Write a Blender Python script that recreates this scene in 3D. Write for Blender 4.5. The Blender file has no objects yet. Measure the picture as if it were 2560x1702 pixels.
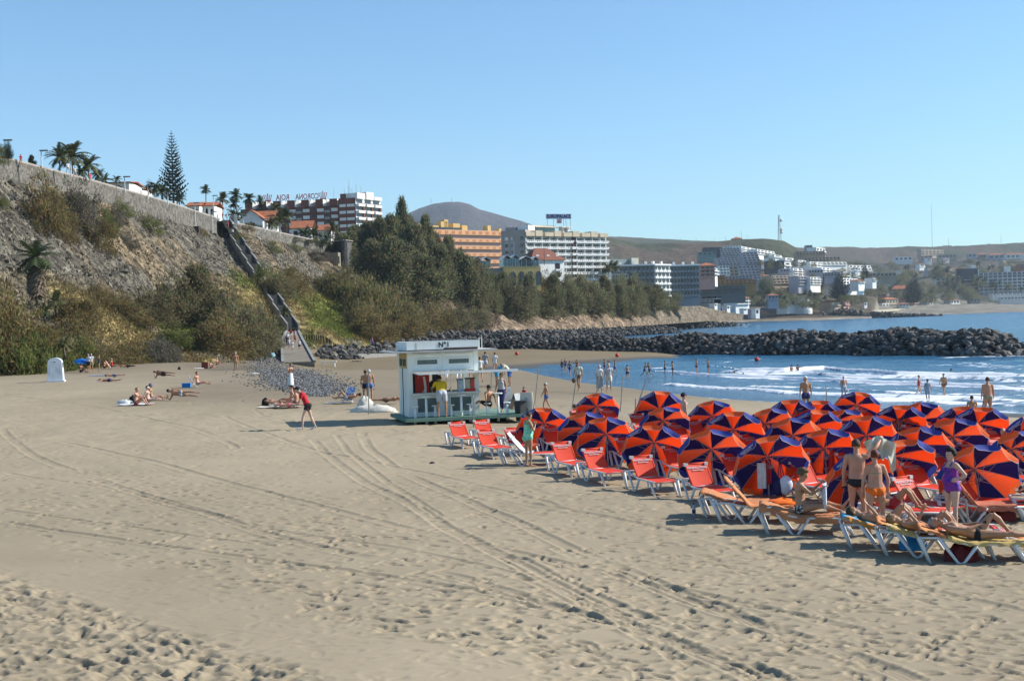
import bpy, bmesh, math, random
import numpy as np
from mathutils import Vector, Matrix
R = math.radians
random.seed(7); rng = np.random.default_rng(7)
scn = bpy.context.scene
COL = scn.collection

# ---------------------------------------------------------------- camera
F = 3200.0; CH = 7.0; ROLL = R(1.7); PITCH = math.atan(48 / F)
fwd = Vector((0, math.cos(PITCH), -math.sin(PITCH))); up0 = Vector((0, math.sin(PITCH), math.cos(PITCH))); rt0 = Vector((1, 0, 0))
rt = rt0 * math.cos(ROLL) - up0 * math.sin(ROLL)
upv = rt0 * math.sin(ROLL) + up0 * math.cos(ROLL)
camd = bpy.data.cameras.new('camera'); cam = bpy.data.objects.new('camera', camd); COL.objects.link(cam)
camd.sensor_width = 36; camd.lens = 36 * F / 2560; camd.clip_start = 0.5; camd.clip_end = 20000
M = Matrix((rt, upv, -fwd)).transposed().to_4x4(); M.translation = (0, 0, CH)
cam.matrix_world = M
scn.camera = cam
# ---------------------------------------------------------------- light
SUN_EL = R(35); SUN_AZ = R(10)          # azimuth measured from +X towards +Y
sd = Vector((math.cos(SUN_EL) * math.cos(SUN_AZ), math.cos(SUN_EL) * math.sin(SUN_AZ), math.sin(SUN_EL)))
w = bpy.data.worlds.new('World'); scn.world = w; w.use_nodes = True
nt = w.node_tree; bg = nt.nodes['Background']
sky = nt.nodes.new('ShaderNodeTexSky'); sky.sky_type = 'NISHITA'; sky.sun_disc = False
sky.sun_elevation = SUN_EL; sky.sun_rotation = R(90) - SUN_AZ
sky.altitude = 0; sky.air_density = 1.0; sky.dust_density = 0.35; sky.ozone_density = 2.2
tn = nt.nodes.new('ShaderNodeMixRGB'); tn.blend_type = 'MULTIPLY'; tn.inputs[0].default_value = 1; tn.inputs[2].default_value = (.75, 1.03, 1.18, 1)
nt.links.new(sky.outputs[0], tn.inputs[1]); nt.links.new(tn.outputs[0], bg.inputs[0]); bg.inputs[1].default_value = 0.092
ld = bpy.data.lights.new('sun', 'SUN'); ld.energy = 4.7; ld.angle = R(0.53); ld.color = (1.0, 0.945, 0.86)
so = bpy.data.objects.new('sun', ld); COL.objects.link(so); so.rotation_euler = sd.to_track_quat('Z', 'Y').to_euler()
scn.view_settings.view_transform = 'Standard'; scn.view_settings.look = 'None'
scn.view_settings.gamma = 1; scn.view_settings.use_curve_mapping = False
scn.view_settings.exposure = 0.70
scn.render.engine = 'CYCLES'
scn.cycles.max_bounces = 6; scn.cycles.diffuse_bounces = 2; scn.cycles.glossy_bounces = 2
scn.cycles.transmission_bounces = 3; scn.cycles.volume_bounces = 0; scn.cycles.transparent_max_bounces = 6
scn.cycles.use_denoising = True
scn.cycles.caustics_reflective = False; scn.cycles.caustics_refractive = False

# ---------------------------------------------------------------- where a thing seen in the photo really stands
def ray(px, py):
    v = fwd + rt * ((px - 1280) / F) + upv * ((851 - py) / F)
    return v / v.y
def P(px, py, D):
    return Vector((0, 0, CH)) + ray(px, py) * D
def XZ(px, D, z): return XD(px, D) + .0297 * (z - 7)     # the same, for a thing standing high above the horizon line
def PZ(px, py, z):
    r = ray(px, py); return Vector((0, 0, CH)) + r * ((z - CH) / r.z)
def XD(px, D):                      # plan x of a column of the photo at a depth, near the horizon
    return P(px, 803 - 0.0297 * (px - 1280), D).x
def proj(p):
    d = Vector(p) - Vector((0, 0, CH)); k = d.dot(fwd)
    return 1280 + F * d.dot(rt) / k, 851 - F * d.dot(upv) / k
def sst(a, b, x):
    t = np.clip((x - a) / (b - a), 0, 1); return t * t * (3 - 2 * t)

# value noise (numpy) used for all relief
class VN:
    def __init__(s, seed): s.g = np.random.default_rng(seed).random((256, 256))
    def __call__(s, x, y):
        xi = np.floor(x).astype(int); yi = np.floor(y).astype(int); fx = x - xi; fy = y - yi
        fx = fx * fx * (3 - 2 * fx); fy = fy * fy * (3 - 2 * fy)
        g = s.g; a = g[xi & 255, yi & 255]; b = g[(xi + 1) & 255, yi & 255]; c = g[xi & 255, (yi + 1) & 255]; d = g[(xi + 1) & 255, (yi + 1) & 255]
        return (a * (1 - fx) + b * fx) * (1 - fy) + (c * (1 - fx) + d * fx) * fy - 0.5
vn = [VN(i) for i in range(8)]
def fbm(x, y, o=4, k=0):
    r = 0; a = 1; f = 1
    for i in range(o):
        r = r + a * vn[(k + i) % 8](x * f + 17.3 * i, y * f - 9.1 * i); a *= .5; f *= 2.03
    return r

# ---------------------------------------------------------------- beach relief
_nx = np.array([-60, -24, 0.6, 2.4, 5, 11.4, 21, 33, 60.]); _nyr = np.array([172, 166, 160, 147, 134, 114, 98.7, 83, 60.])   # near waterline
_fx = np.array([-60, -24, 0.6, 7, 21, 41, 60, 90.]); _fyr = np.array([174, 179, 191, 198, 210, 213, 209, 200.])     # far waterline
def beach_h(x, y):
    x = np.asarray(x, float); y = np.asarray(y, float)
    up = np.clip(2.65 - 0.02 * x, 2.2, 3.15)
    yn = np.interp(x, _nx, _nyr); yf = np.interp(x, _fx, _fyr)
    t = np.clip((yn - y) / 46.0, 0, 1)
    near = up * (0.35 * t + 0.65 * sst(0.1, 1, t)) 
    near = np.where(y > yn, 0, near)
    d = np.minimum(y - yn, yf - y); depth = -np.clip(d, 0, 40) * 0.035
    far = np.clip((y - yf) * 0.02, 0, 1.3); fx_ = sst(24, 44, x + 0 * y); far = far * (1 - fx_) - 1.5 * fx_
    h = np.where(y < yn, near, np.where(y < yf, depth, far))
    left = up + 0.0 * y - 0.6 * sst(150, 190, y) + 1.2 * sst(200, 300, y)
    wl = sst(-25, -42, x + 0 * y) if False else 1 - sst(-44, -27, x + 0 * y)
    return h * (1 - wl) + left * wl
_tt = 8.0 * 1.004 ** np.arange(1010)
def G(px, py):                      # point of the beach seen at a pixel of the photo
    r = ray(px, py); hh = np.maximum(0.0, beach_h(r.x * _tt, r.y * _tt)); dz = CH + r.z * _tt - hh
    k = int(np.argmax(dz <= 0)); k = max(k, 1); q = dz[k - 1] / (dz[k - 1] - dz[k]) if dz[k - 1] != dz[k] else 0
    p = r * float(_tt[k - 1] + (_tt[k] - _tt[k - 1]) * q)
    return Vector((p.x, p.y, CH + p.z))
def ground_z(x, y): return max(-0.05, float(beach_h(x, y)))

# ---------------------------------------------------------------- materials
_m = {}
def mk(name, c, c2=None, scale=3.0, rough=.7, bump=0.0, bscale=None, spec=.3, metal=0, detail=5, transl=0, obj=True, ramp=(.35, .65)):
    if name in _m: return _m[name]
    m = bpy.data.materials.new(name); m.use_nodes = True; _m[name] = m
    n = m.node_tree.nodes; l = m.node_tree.links; b = n['Principled BSDF']
    b.inputs['Roughness'].default_value = rough; b.inputs['Specular IOR Level'].default_value = spec; b.inputs['Metallic'].default_value = metal
    c = tuple(c) + (1,); b.inputs['Base Color'].default_value = c
    tc = n.new('ShaderNodeTexCoord'); out = 'Object' if obj else 'Generated'
    if c2 is None: c2 = tuple(v * .82 for v in c[:3])
    nz = n.new('ShaderNodeTexNoise'); nz.inputs['Scale'].default_value = scale; nz.inputs['Detail'].default_value = detail
    l.new(tc.outputs[out], nz.inputs['Vector'])
    r = n.new('ShaderNodeValToRGB'); r.color_ramp.elements[0].position = ramp[0]; r.color_ramp.elements[1].position = ramp[1]
    r.color_ramp.elements[0].color = tuple(c2)[:3] + (1,); r.color_ramp.elements[1].color = c
    l.new(nz.outputs['Fac'], r.inputs[0]); l.new(r.outputs[0], b.inputs['Base Color'])
    if bump:
        nb = n.new('ShaderNodeTexNoise'); nb.inputs['Scale'].default_value = bscale or scale * 4; nb.inputs['Detail'].default_value = 4
        l.new(tc.outputs[out], nb.inputs['Vector']); bp = n.new('ShaderNodeBump'); bp.inputs['Strength'].default_value = bump; bp.inputs['Distance'].default_value = .02
        l.new(nb.outputs['Fac'], bp.inputs['Height']); l.new(bp.outputs[0], b.inputs['Normal'])
    if transl:
        t = n.new('ShaderNodeBsdfTranslucent'); l.new(r.outputs[0], t.inputs['Color']); mx = n.new('ShaderNodeMixShader'); mx.inputs[0].default_value = transl
        l.new(b.outputs[0], mx.inputs[1]); l.new(t.outputs[0], mx.inputs[2]); l.new(mx.outputs[0], n['Material Output'].inputs['Surface'])
    return m
def vcol_mat(name, rough=.8, transl=0, bump=0, bscale=1.0, mult=None, bdist=.1):
    m = bpy.data.materials.new(name); m.use_nodes = True; _m[name] = m
    n = m.node_tree.nodes; l = m.node_tree.links; b = n['Principled BSDF']; b.inputs['Roughness'].default_value = rough; b.inputs['Specular IOR Level'].default_value = .15
    a = n.new('ShaderNodeVertexColor'); a.layer_name = 'Col'; src = a.outputs['Color']
    tc = n.new('ShaderNodeTexCoord')
    if mult:
        vz = n.new('ShaderNodeTexVoronoi'); vz.inputs['Scale'].default_value = mult[0]; l.new(tc.outputs['Object'], vz.inputs['Vector'])
        cr = n.new('ShaderNodeValToRGB'); cr.color_ramp.elements[0].position = .0; cr.color_ramp.elements[1].position = 1
        lo, hi = mult[1], mult[2]; cr.color_ramp.elements[0].color = (lo,) * 3 + (1,); cr.color_ramp.elements[1].color = (hi,) * 3 + (1,)
        sp = n.new('ShaderNodeSeparateColor'); l.new(vz.outputs['Color'], sp.inputs[0]); l.new(sp.outputs[0], cr.inputs[0])
        mm = n.new('ShaderNodeMixRGB'); mm.blend_type = 'MULTIPLY'; mm.inputs[0].default_value = 1; l.new(src, mm.inputs[1]); l.new(cr.outputs[0], mm.inputs[2]); src = mm.outputs[0]
    l.new(src, b.inputs['Base Color'])
    if bump:
        nb = n.new('ShaderNodeTexNoise'); nb.inputs['Scale'].default_value = bscale; nb.inputs['Detail'].default_value = 6; nb.inputs['Roughness'].default_value = .65
        l.new(tc.outputs['Object'], nb.inputs['Vector']); bp = n.new('ShaderNodeBump'); bp.inputs['Strength'].default_value = bump; bp.inputs['Distance'].default_value = bdist
        l.new(nb.outputs['Fac'], bp.inputs['Height']); l.new(bp.outputs[0], b.inputs['Normal'])
    if transl:
        t = n.new('ShaderNodeBsdfTranslucent'); l.new(src, t.inputs['Color']); mx = n.new('ShaderNodeMixShader'); mx.inputs[0].default_value = transl
        l.new(b.outputs[0], mx.inputs[1]); l.new(t.outputs[0], mx.inputs[2]); l.new(mx.outputs[0], n['Material Output'].inputs['Surface'])
    return m

# ---------------------------------------------------------------- objects
def tag(o, label=None, cat=None, group=None, kind=None):
    if label: o['label'] = label
    if cat: o['category'] = cat
    if group: o['group'] = group
    if kind: o['kind'] = kind
    return o
def empty(name, loc=(0, 0, 0), rz=0, label=None, cat=None, group=None):
    o = bpy.data.objects.new(name, None); COL.objects.link(o); o.location = loc; o.rotation_euler = (0, 0, rz)
    o.empty_display_size = .2
    return tag(o, label, cat, group)
def link(name, me, parent=None, loc=None):
    o = bpy.data.objects.new(name, me); COL.objects.link(o)
    if parent: o.parent = parent
    if loc is not None: o.location = loc
    return o
def np_mesh(name, V, Fq, mats=(), smooth=False, midx=None, cols=None):
    me = bpy.data.meshes.new(name); V = np.asarray(V, np.float32)
    me.vertices.add(len(V)); me.vertices.foreach_set('co', V.ravel())
    Fq = np.asarray(Fq, np.int32); k = Fq.shape[1]
    me.loops.add(Fq.size); me.loops.foreach_set('vertex_index', Fq.ravel())
    me.polygons.add(len(Fq)); me.polygons.foreach_set('loop_start', np.arange(0, Fq.size, k, dtype=np.int32))
    me.polygons.foreach_set('loop_total', np.full(len(Fq), k, np.int32)) if bpy.app.version < (4, 0) else None
    if midx is not None: me.polygons.foreach_set('material_index', np.asarray(midx, np.int32))
    me.polygons.foreach_set('use_smooth', np.full(len(Fq), smooth))
    for m in mats: me.materials.append(m)
    me.update(calc_edges=True)
    if cols is not None:
        ca = me.color_attributes.new('Col', 'FLOAT_COLOR', 'POINT'); c4 = np.ones((len(V), 4), np.float32); c4[:, :3] = cols
        ca.data.foreach_set('color', c4.ravel())
    return me
def grid_faces(nr, nc):
    i = np.arange(nr - 1)[:, None] * nc + np.arange(nc - 1)[None, :]
    return np.stack([i, i + 1, i + nc + 1, i + nc], -1).reshape(-1, 4)

class MB:
    def __init__(s): s.v = []; s.f = []; s.m = []
    def add(s, vs, fs, mi=0):
        k = len(s.v); s.v += [tuple(v) for v in vs]; s.f += [tuple(i + k for i in f) for f in fs]; s.m += [mi] * len(fs); return s
    def box(s, c, d, rz=0, mi=0, rot=None):
        c = Vector(c); h = Vector(d) / 2; mt = rot if rot is not None else Matrix.Rotation(rz, 3, 'Z')
        vs = [c + mt @ Vector((h.x * a, h.y * b, h.z * e)) for a in (-1, 1) for b in (-1, 1) for e in (-1, 1)]
        return s.add(vs, [(0, 1, 3, 2), (4, 6, 7, 5), (0, 4, 5, 1), (2, 3, 7, 6), (0, 2, 6, 4), (1, 5, 7, 3)], mi)
    def bar(s, a, b, w, h, up=(0, 0, 1), mi=0):
        a = Vector(a); b = Vector(b); z = (b - a); L = z.length
        if L < 1e-6: return s
        z /= L; x = z.cross(Vector(up)); x = x.normalized() if x.length > 1e-4 else Vector((1, 0, 0)); y = z.cross(x)
        return s.box((a + b) / 2, (w, h, L), rot=Matrix((x, y, z)).transposed(), mi=mi)
    def tube(s, pts, rs, n=8, mi=0, cap=True, sq=1.0, ref=None):
        pts = [Vector(p) for p in pts]
        if not hasattr(rs, '__len__'): rs = [rs] * len(pts)
        prev = Vector(ref) if ref is not None else None; vs = []; fs = []
        for i, p in enumerate(pts):
            t = (pts[min(i + 1, len(pts) - 1)] - pts[max(i - 1, 0)]).normalized()
            if prev is None: prev = Vector((0, 0, 1)) if abs(t.z) < .9 else Vector((1, 0, 0))
            x = (prev - t * prev.dot(t))
            if x.length < 1e-5: x = t.orthogonal()
            x.normalize(); y = t.cross(x); prev = x
            r = rs[i]; rx, ry = (r, r * sq) if not hasattr(r, '__len__') else r
            for k in range(n):
                a = 2 * math.pi * k / n; vs.append(p + x * (rx * math.cos(a)) + y * (ry * math.sin(a)))
        for i in range(len(pts) - 1):
            for k in range(n):
                fs.append((i * n + k, i * n + (k + 1) % n, (i + 1) * n + (k + 1) % n, (i + 1) * n + k))
        if cap: fs.append(tuple(range(n))[::-1]); fs.append(tuple((len(pts) - 1) * n + k for k in range(n)))
        return s.add(vs, fs, mi)
    def ball(s, c, r, nu=10, nv=7, mi=0, mat=None, jit=0):
        c = Vector(c); r = (r, r, r) if not hasattr(r, '__len__') else r; vs = []; fs = []
        for j in range(nv + 1):
            th = math.pi * j / nv
            for i in range(nu):
                ph = 2 * math.pi * i / nu; q = 1 + (random.random() - .5) * jit
                v = Vector((r[0] * math.sin(th) * math.cos(ph), r[1] * math.sin(th) * math.sin(ph), r[2] * math.cos(th))) * q
                vs.append(c + (mat @ v if mat else v))
        for j in range(nv):
            for i in range(nu): fs.append((j * nu + i, (j + 1) * nu + i, (j + 1) * nu + (i + 1) % nu, j * nu + (i + 1) % nu))
        return s.add(vs, fs, mi)
    def quad(s, a, b, c, d, mi=0): return s.add([a, b, c, d], [(0, 1, 2, 3)], mi)
    def sheet(s, fn, nu, nv, mi=0, closed=False):
        vs = [fn(i / nu, j / nv) for j in range(nv + 1) for i in range(nu + 1)]
        fs = [(j * (nu + 1) + i, j * (nu + 1) + i + 1, (j + 1) * (nu + 1) + i + 1, (j + 1) * (nu + 1) + i) for j in range(nv) for i in range(nu)]
        return s.add(vs, fs, mi)
    def mesh(s, name, mats, smooth=False):
        me = bpy.data.meshes.new(name); me.from_pydata([tuple(v) for v in s.v], [], s.f)
        for m in (mats if isinstance(mats, (list, tuple)) else [mats]): me.materials.append(m)
        me.polygons.foreach_set('material_index', s.m); me.polygons.foreach_set('use_smooth', [smooth] * len(s.f)); me.update(); return me
    def obj(s, name, mats, parent=None, smooth=False, loc=None, **k):
        o = link(name, s.mesh(name, mats, smooth), parent, loc)
        if k: tag(o, **k)
        return o
def kids(o): return [c for c in bpy.data.objects if c.parent == o]
_kc = {}
def copy_tree(o, parent=None):
    c = o.copy(); COL.objects.link(c)
    if parent: c.parent = parent
    for ch in list(o.children): copy_tree(ch, c)
    return c
def text_mesh(txt, size, mat, bold=0.0, extrude=.003, mirror=False, italic=0):
    cu = bpy.data.curves.new('lettering', 'FONT'); cu.body = txt; cu.size = size; cu.align_x = 'CENTER'; cu.align_y = 'CENTER'; cu.offset = bold; cu.extrude = extrude; cu.shear = italic
    cu.resolution_u = 3
    ob = bpy.data.objects.new('tmp', cu); COL.objects.link(ob); dg = bpy.context.evaluated_depsgraph_get(); dg.update()
    me = bpy.data.meshes.new_from_object(ob.evaluated_get(dg)); bpy.data.objects.remove(ob); bpy.data.curves.remove(cu)
    me.materials.clear(); me.materials.append(mat)
    if mirror: me.transform(Matrix.Scale(-1, 4, (1, 0, 0))); me.flip_normals()
    return me
# ================================================================ BEACH
def PG2(px, py): p = G(px, py); return p.x, p.y
yr = np.concatenate([np.exp(np.linspace(math.log(8.5), math.log(60), 1000)), np.exp(np.linspace(math.log(60), math.log(330), 420))[1:]])
us = np.linspace(-.66, .66, 1050)
U, Y = np.meshgrid(us, yr); X = U * Y
H0 = beach_h(X, Y); Hh = np.zeros_like(H0)
dry = 1 - sst(62, 80, Y + 0.4 * np.maximum(X, 0)); dry = np.maximum(dry, sst(-20, -30, X))
Hh += dry * (0.05 * fbm(X / 5, Y / 5, 3) + .010 * fbm(X * 1.3, Y * 1.3, 3, 2))
Hh += 0.02 * fbm(X / 3, Y / 9, 2, 3)
# churned soft sand, near left, beyond a straight edge of the raked band
a = np.array(PG2(0, 1422)); b = np.array(PG2(880, 1702)); dn = b - a; dn /= np.linalg.norm(dn)
side = (X - a[0]) * dn[1] - (Y - a[1]) * dn[0] + .25 * fbm(X, Y, 2)           # >0 towards the camera side
if ((0 - a[0]) * dn[1] - (8 - a[1]) * dn[0]) < 0: side = -side
ch = sst(0, .35, side)
lum = np.abs(fbm(X * 2.2 + Y * .5, Y * 2.4, 2, 1)) * 1.7
Hh += ch * (0.042 * (lum - .35) + .012 * fbm(X * 6, Y * 6, 2, 4)) + .015 * np.exp(-((side - .2) / .25) ** 2)
smooth_band = (1 - ch) * (1 - sst(1.3, 2.4, -side))
Hh *= 1 - .6 * smooth_band
# scuffed sand around the loungers and the kiosk
scf = np.exp(-((X - 9 - (Y - 27) * -.12) / 9) ** 2 - ((Y - 36) / 12) ** 2) * sst(-6, 2, X + (Y - 30) * .25)
Hh += scf * .05 * fbm(X * 2.4, Y * 1.8, 3, 5)
Hh += .03 * fbm(X * 2.2, Y * 1.2, 2, 6) * sst(40, 50, Y) * dry
def track(pts, w=.42, dep=.035, rib=True):
    q = sorted([PG2(*p) for p in pts], key=lambda t: t[1]); ys = np.array([t[1] for t in q]); xs = np.array([t[0] for t in q])
    # smooth the centre line
    yy = np.linspace(ys[0], ys[-1], 400); xx = np.interp(yy, ys, xs); k = np.ones(31) / 31
    xx = np.convolve(np.pad(xx, 15, 'edge'), k, 'valid'); xx += .05 * vn[2](yy * .7, yy * 0 + 3.3)
    xc = np.interp(yr, yy, xx); sl = np.gradient(xc, yr); cs = 1 / np.sqrt(1 + sl ** 2)
    inr = ((yr > ys[0] - .01) & (yr < ys[-1])).astype(float)
    d = (X - xc[:, None]) * cs[:, None]; ad = np.abs(d)
    v = sst(.4, .75, vn[5](yr * .35, yr * 0 + w * 50) + .9)[:, None]
    dep = dep * .5; w = w * .8; prof = -dep * (1 - sst(w * .32, w * .52, ad)) + dep * .9 * np.exp(-((ad - w * .62) / (w * .14)) ** 2)
    if rib: prof += dep * .28 * np.sin(d * 2 * math.pi / .085) * (ad < w * .42)
    if rib == 2: prof += dep * .5 * np.sin((Y + X) * 2 * math.pi / .16) * (ad < w * .42)
    return prof * inr[:, None] * v
TR = [([(134, 1100), (269, 1131), (330, 1140), (522, 1194), (768, 1257), (900, 1294), (988, 1313), (1053, 1334), (1217, 1368), (1320, 1391), (1453, 1422), (1625, 1460), (1800, 1498), (2200, 1590), (2540, 1680)], .4, .035, 1),
 ([(0, 1070), (73, 1135), (269, 1211), (515, 1280), (672, 1338), (900, 1392), (1072, 1425), (1224, 1465), (1308, 1498), (1434, 1532), (1625, 1586), (1800, 1632), (1980, 1690)], .42, .03, 2),
 ([(0, 1271), (200, 1300), (480, 1340), (691, 1365)], .25, .03, 0), ([(0, 1303), (115, 1323), (384, 1361), (595, 1390), (900, 1432), (1308, 1498), (1500, 1545)], .3, .04, 0),
 ([(1037, 1265), (1117, 1322), (1224, 1376), (1323, 1429), (1510, 1525), (1701, 1612), (1800, 1654), (1900, 1698)], .45, .035, 1),
 ([(1281, 1395), (1396, 1452), (1579, 1532), (1700, 1580), (1800, 1630), (1960, 1700)], .4, .04, 0),
 ([(905, 1080), (920, 1120), (1000, 1180), (1167, 1250), (1281, 1300), (1407, 1361), (1548, 1422), (1663, 1467), (1900, 1560)], .42, .035, 1),
 ([(1396, 1372), (1510, 1422), (1663, 1479), (1800, 1532), (2050, 1612), (2280, 1698)], .42, .035, 1),
 ([(780, 1095), (820, 1140), (900, 1200), (1037, 1265)], .4, .03, 1), ([(840, 1085), (870, 1130), (960, 1200), (1100, 1290)], .3, .03, 0),
 ([(1280, 1250), (1500, 1290), (1700, 1330), (2000, 1400), (2560, 1530)], .4, .03, 1), ([(560, 1040), (640, 1075), (800, 1130), (1100, 1190), (1400, 1262)], .35, .03, 1),
 ([(0, 985), (250, 1020), (500, 1075), (600, 1120)], .4, .04, 0), ([(640, 985), (600, 1000), (660, 1040), (760, 1060)], .3, .03, 0), ([(0, 1180), (300, 1225), (700, 1330), (1000, 1372), (1300, 1440), (1700, 1640)], .3, .022, 1)]
for t in TR: Hh += track(*t)
# footprints: trails of pressed ovals with a raised heel rim
def stamp(x0, y0, th, L, W, dep):
    r0 = np.searchsorted(yr, y0 - L); r1 = np.searchsorted(yr, y0 + L)
    if r1 <= r0: return
    c0 = np.searchsorted(us, (x0 - L) / y0); c1 = np.searchsorted(us, (x0 + L) / y0)
    if c1 <= c0: return
    dx = X[r0:r1, c0:c1] - x0; dy = Y[r0:r1, c0:c1] - y0; c, s = math.cos(th), math.sin(th)
    a = (dx * c + dy * s) / (L * .5); b = (-dx * s + dy * c) / (W * .5); q = a * a + b * b
    Hh[r0:r1, c0:c1] += (1 - .8 * smooth_band[r0:r1, c0:c1]) * -dep * np.exp(-q ** 3 * .7) + (1 - .8 * smooth_band[r0:r1, c0:c1]) * dep * .22 * np.exp(-((np.sqrt((a + .25) ** 2 + b * b) - 1.45) / .3) ** 2)
for k in range(700):
    y0 = math.exp(random.uniform(math.log(12), math.log(75))); x0 = random.uniform(-.5, .5) * y0
    dr = random.choice([random.gauss(0.15, .5), random.gauss(3.0, .5), random.uniform(0, 6.3)]); n = random.randint(3, 14)
    for i in range(n):
        s = .075 if i % 2 else -.075
        x = x0 + math.cos(dr) * i * .66 - math.sin(dr) * s; y = y0 + math.sin(dr) * i * .66 + math.cos(dr) * s
        sd_ = (x - a[0]) * dn[1] - (y - a[1]) * dn[0]
        stamp(x + random.gauss(0, .05), y + random.gauss(0, .05), (dr if random.random() < .4 else random.gauss(.1, .35)), random.uniform(.24, .36), random.uniform(.10, .15), random.uniform(.018, .036))
for k in range(3200):
    y0 = random.uniform(10.5, 24); x0 = random.uniform(-.5, -.05) * y0
    if abs(((x0 - a[0]) * dn[1] - (y0 - a[1]) * dn[0])) < 0: continue
    sg_ = ((x0 - a[0]) * dn[1] - (y0 - a[1]) * dn[0]) * (1 if ((0 - a[0]) * dn[1] - (8 - a[1]) * dn[0]) > 0 else -1)
    if sg_ > .05: stamp(x0, y0, random.gauss(.1, .6), random.uniform(.22, .42), random.uniform(.12, .22), random.uniform(.008, .026))
for k in range(5200):
    y0 = math.exp(random.uniform(math.log(12), math.log(62))); x0 = random.uniform(-.5, .5) * y0
    stamp(x0, y0, random.gauss(0.1, .5), random.uniform(.18, .36), random.uniform(.08, .13), random.uniform(.016, .034))
Hh *= 1 - sst(85, 130, Y) * .7
Z = H0 + Hh
# colour and wetness of the sand
yn = np.interp(X, _nx, _nyr); yf = np.interp(X, _fx, _fyr); 
wet = sst(24, 5, yn - Y) * (Y < yn) + (Y >= yn) * 1.0 * sst(16, 3, Y - yf); wet = np.where(X < -44, 0, wet) * sst(-46, -30, X)
nz = fbm(X / 7, Y / 14, 3, 1)[..., None]
wet2 = np.clip(wet + 0.25 * nz[..., 0] * (wet > .02), 0, 1)[..., None]
cdry = np.array([.305, .25, .17]); cwet = np.array([.085, .072, .05]); cbar = np.array([.185, .145, .088])
bar = (sst(0, 25, Y - yf) * (X > -48))[..., None]
damp = (sst(58, 78, Y) * sst(-30, -18, X))[..., None]
C = cdry * (1 - damp) + np.array([.215, .175, .118]) * damp
C = C * (1 - bar) + cbar * bar
C = C * (1 - wet2) + cwet * wet2
ff = sst(88, 150, Y)[..., None] * (1 - bar) * (X < -18)[..., None]; C = C * (1 - ff * .35)
C = C * (1 + .14 * nz + .10 * fbm(X / 1.5, Y / 1.5, 2, 3)[..., None])
low = np.clip(-Hh * 8, 0, .4)[..., None]; C = C * (1 - .25 * low)      # deeper prints darkened: damper sand, and pit shade put into the colour
sandm = vcol_mat('sand', rough=.95, bump=.35, bscale=38, bdist=.012)
n = sandm.node_tree.nodes; l = sandm.node_tree.links; b_ = n['Principled BSDF']
at = n.new('ShaderNodeAttribute'); at.attribute_name = 'Wet'; mr = n.new('ShaderNodeMapRange'); mr.inputs[3].default_value = .95; mr.inputs[4].default_value = .5
l.new(at.outputs['Fac'], mr.inputs[0]); l.new(mr.outputs[0], b_.inputs['Roughness'])
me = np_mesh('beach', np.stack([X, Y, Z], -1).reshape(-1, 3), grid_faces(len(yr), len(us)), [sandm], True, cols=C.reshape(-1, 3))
aw = me.attributes.new('Wet', 'FLOAT', 'POINT'); aw.data.foreach_set('value', wet2.astype(np.float32).ravel())
tag(link('sand_beach', me), 'pale grey beige beach sand with tyre tracks and footprints', kind='structure')
del X, Y, U, H0, C, nz

# ================================================================ SEA
foam_lines = [([(1735, 906), (1765, 914), (1800, 921), (1850, 925), (1960, 927), (2000, 925), (2060, 922), (2100, 926), (2180, 931), (2240, 936), (2360, 936), (2600, 940)], 2.6, 1.0),
 ([(1780, 930), (1900, 933), (2000, 934), (2100, 940), (2200, 944), (2400, 946), (2600, 952)], 3.2, .75),
 ([(1585, 915), (1640, 928), (1700, 935), (1800, 941), (1960, 946), (2100, 955), (2240, 960), (2400, 966), (2600, 974)], 2.4, 1.0),
 ([(1625, 961), (1700, 964), (1820, 972), (1960, 982), (2100, 987), (2240, 993), (2400, 998), (2600, 1004)], 1.6, .9),
 ([(1800, 962), (1960, 968), (2240, 980), (2600, 990)], 1.2, .45), ([(2050, 990), (2200, 1001), (2400, 1008), (2600, 1016)], 1.3, .8),
 ([(1352, 959), (1420, 963), (1480, 964), (1560, 968)], .7, .8), ([(1590, 925), (1640, 922), (1700, 916)], .9, .6),
 ([(1790, 909), (1830, 903), (1850, 903)], 1.2, .7), ([(1860, 903), (1900, 898), (1930, 897)], .9, .6), ([(2040, 902), (2070, 900)], 1, .5),
 ([(2340, 897), (2450, 893), (2560, 890), (2640, 889)], 1.0, .7), ([(2470, 902), (2530, 899), (2600, 902)], 1.0, .5), ([(1600, 980), (1800, 998), (1960, 1008), (2200, 1020), (2600, 1033)], .5, .55)]
yw = np.concatenate([np.linspace(70, 225, 560), np.exp(np.linspace(math.log(225), math.log(9000), 330))[1:]])
uw = np.linspace(-.28, .62, 760)
U, Y = np.meshgrid(uw, yw); X = U * Y
W_ = np.zeros_like(X); foam = np.zeros_like(X)
att = sst(70, 95, Y)
W_ += .05 * np.sin(Y / 2.1 + X * .09 + 3 * fbm(X / 20, Y / 20, 2)) + .06 * fbm(X / 1.6, Y / .9, 3, 2) + .10 * fbm(X / 8, Y / 4, 3, 1)
W_ *= np.clip((Y - np.interp(X, _nx, _nyr)) / 25, .12, 1) * np.where(Y > 240, 1.6, 1)
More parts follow.
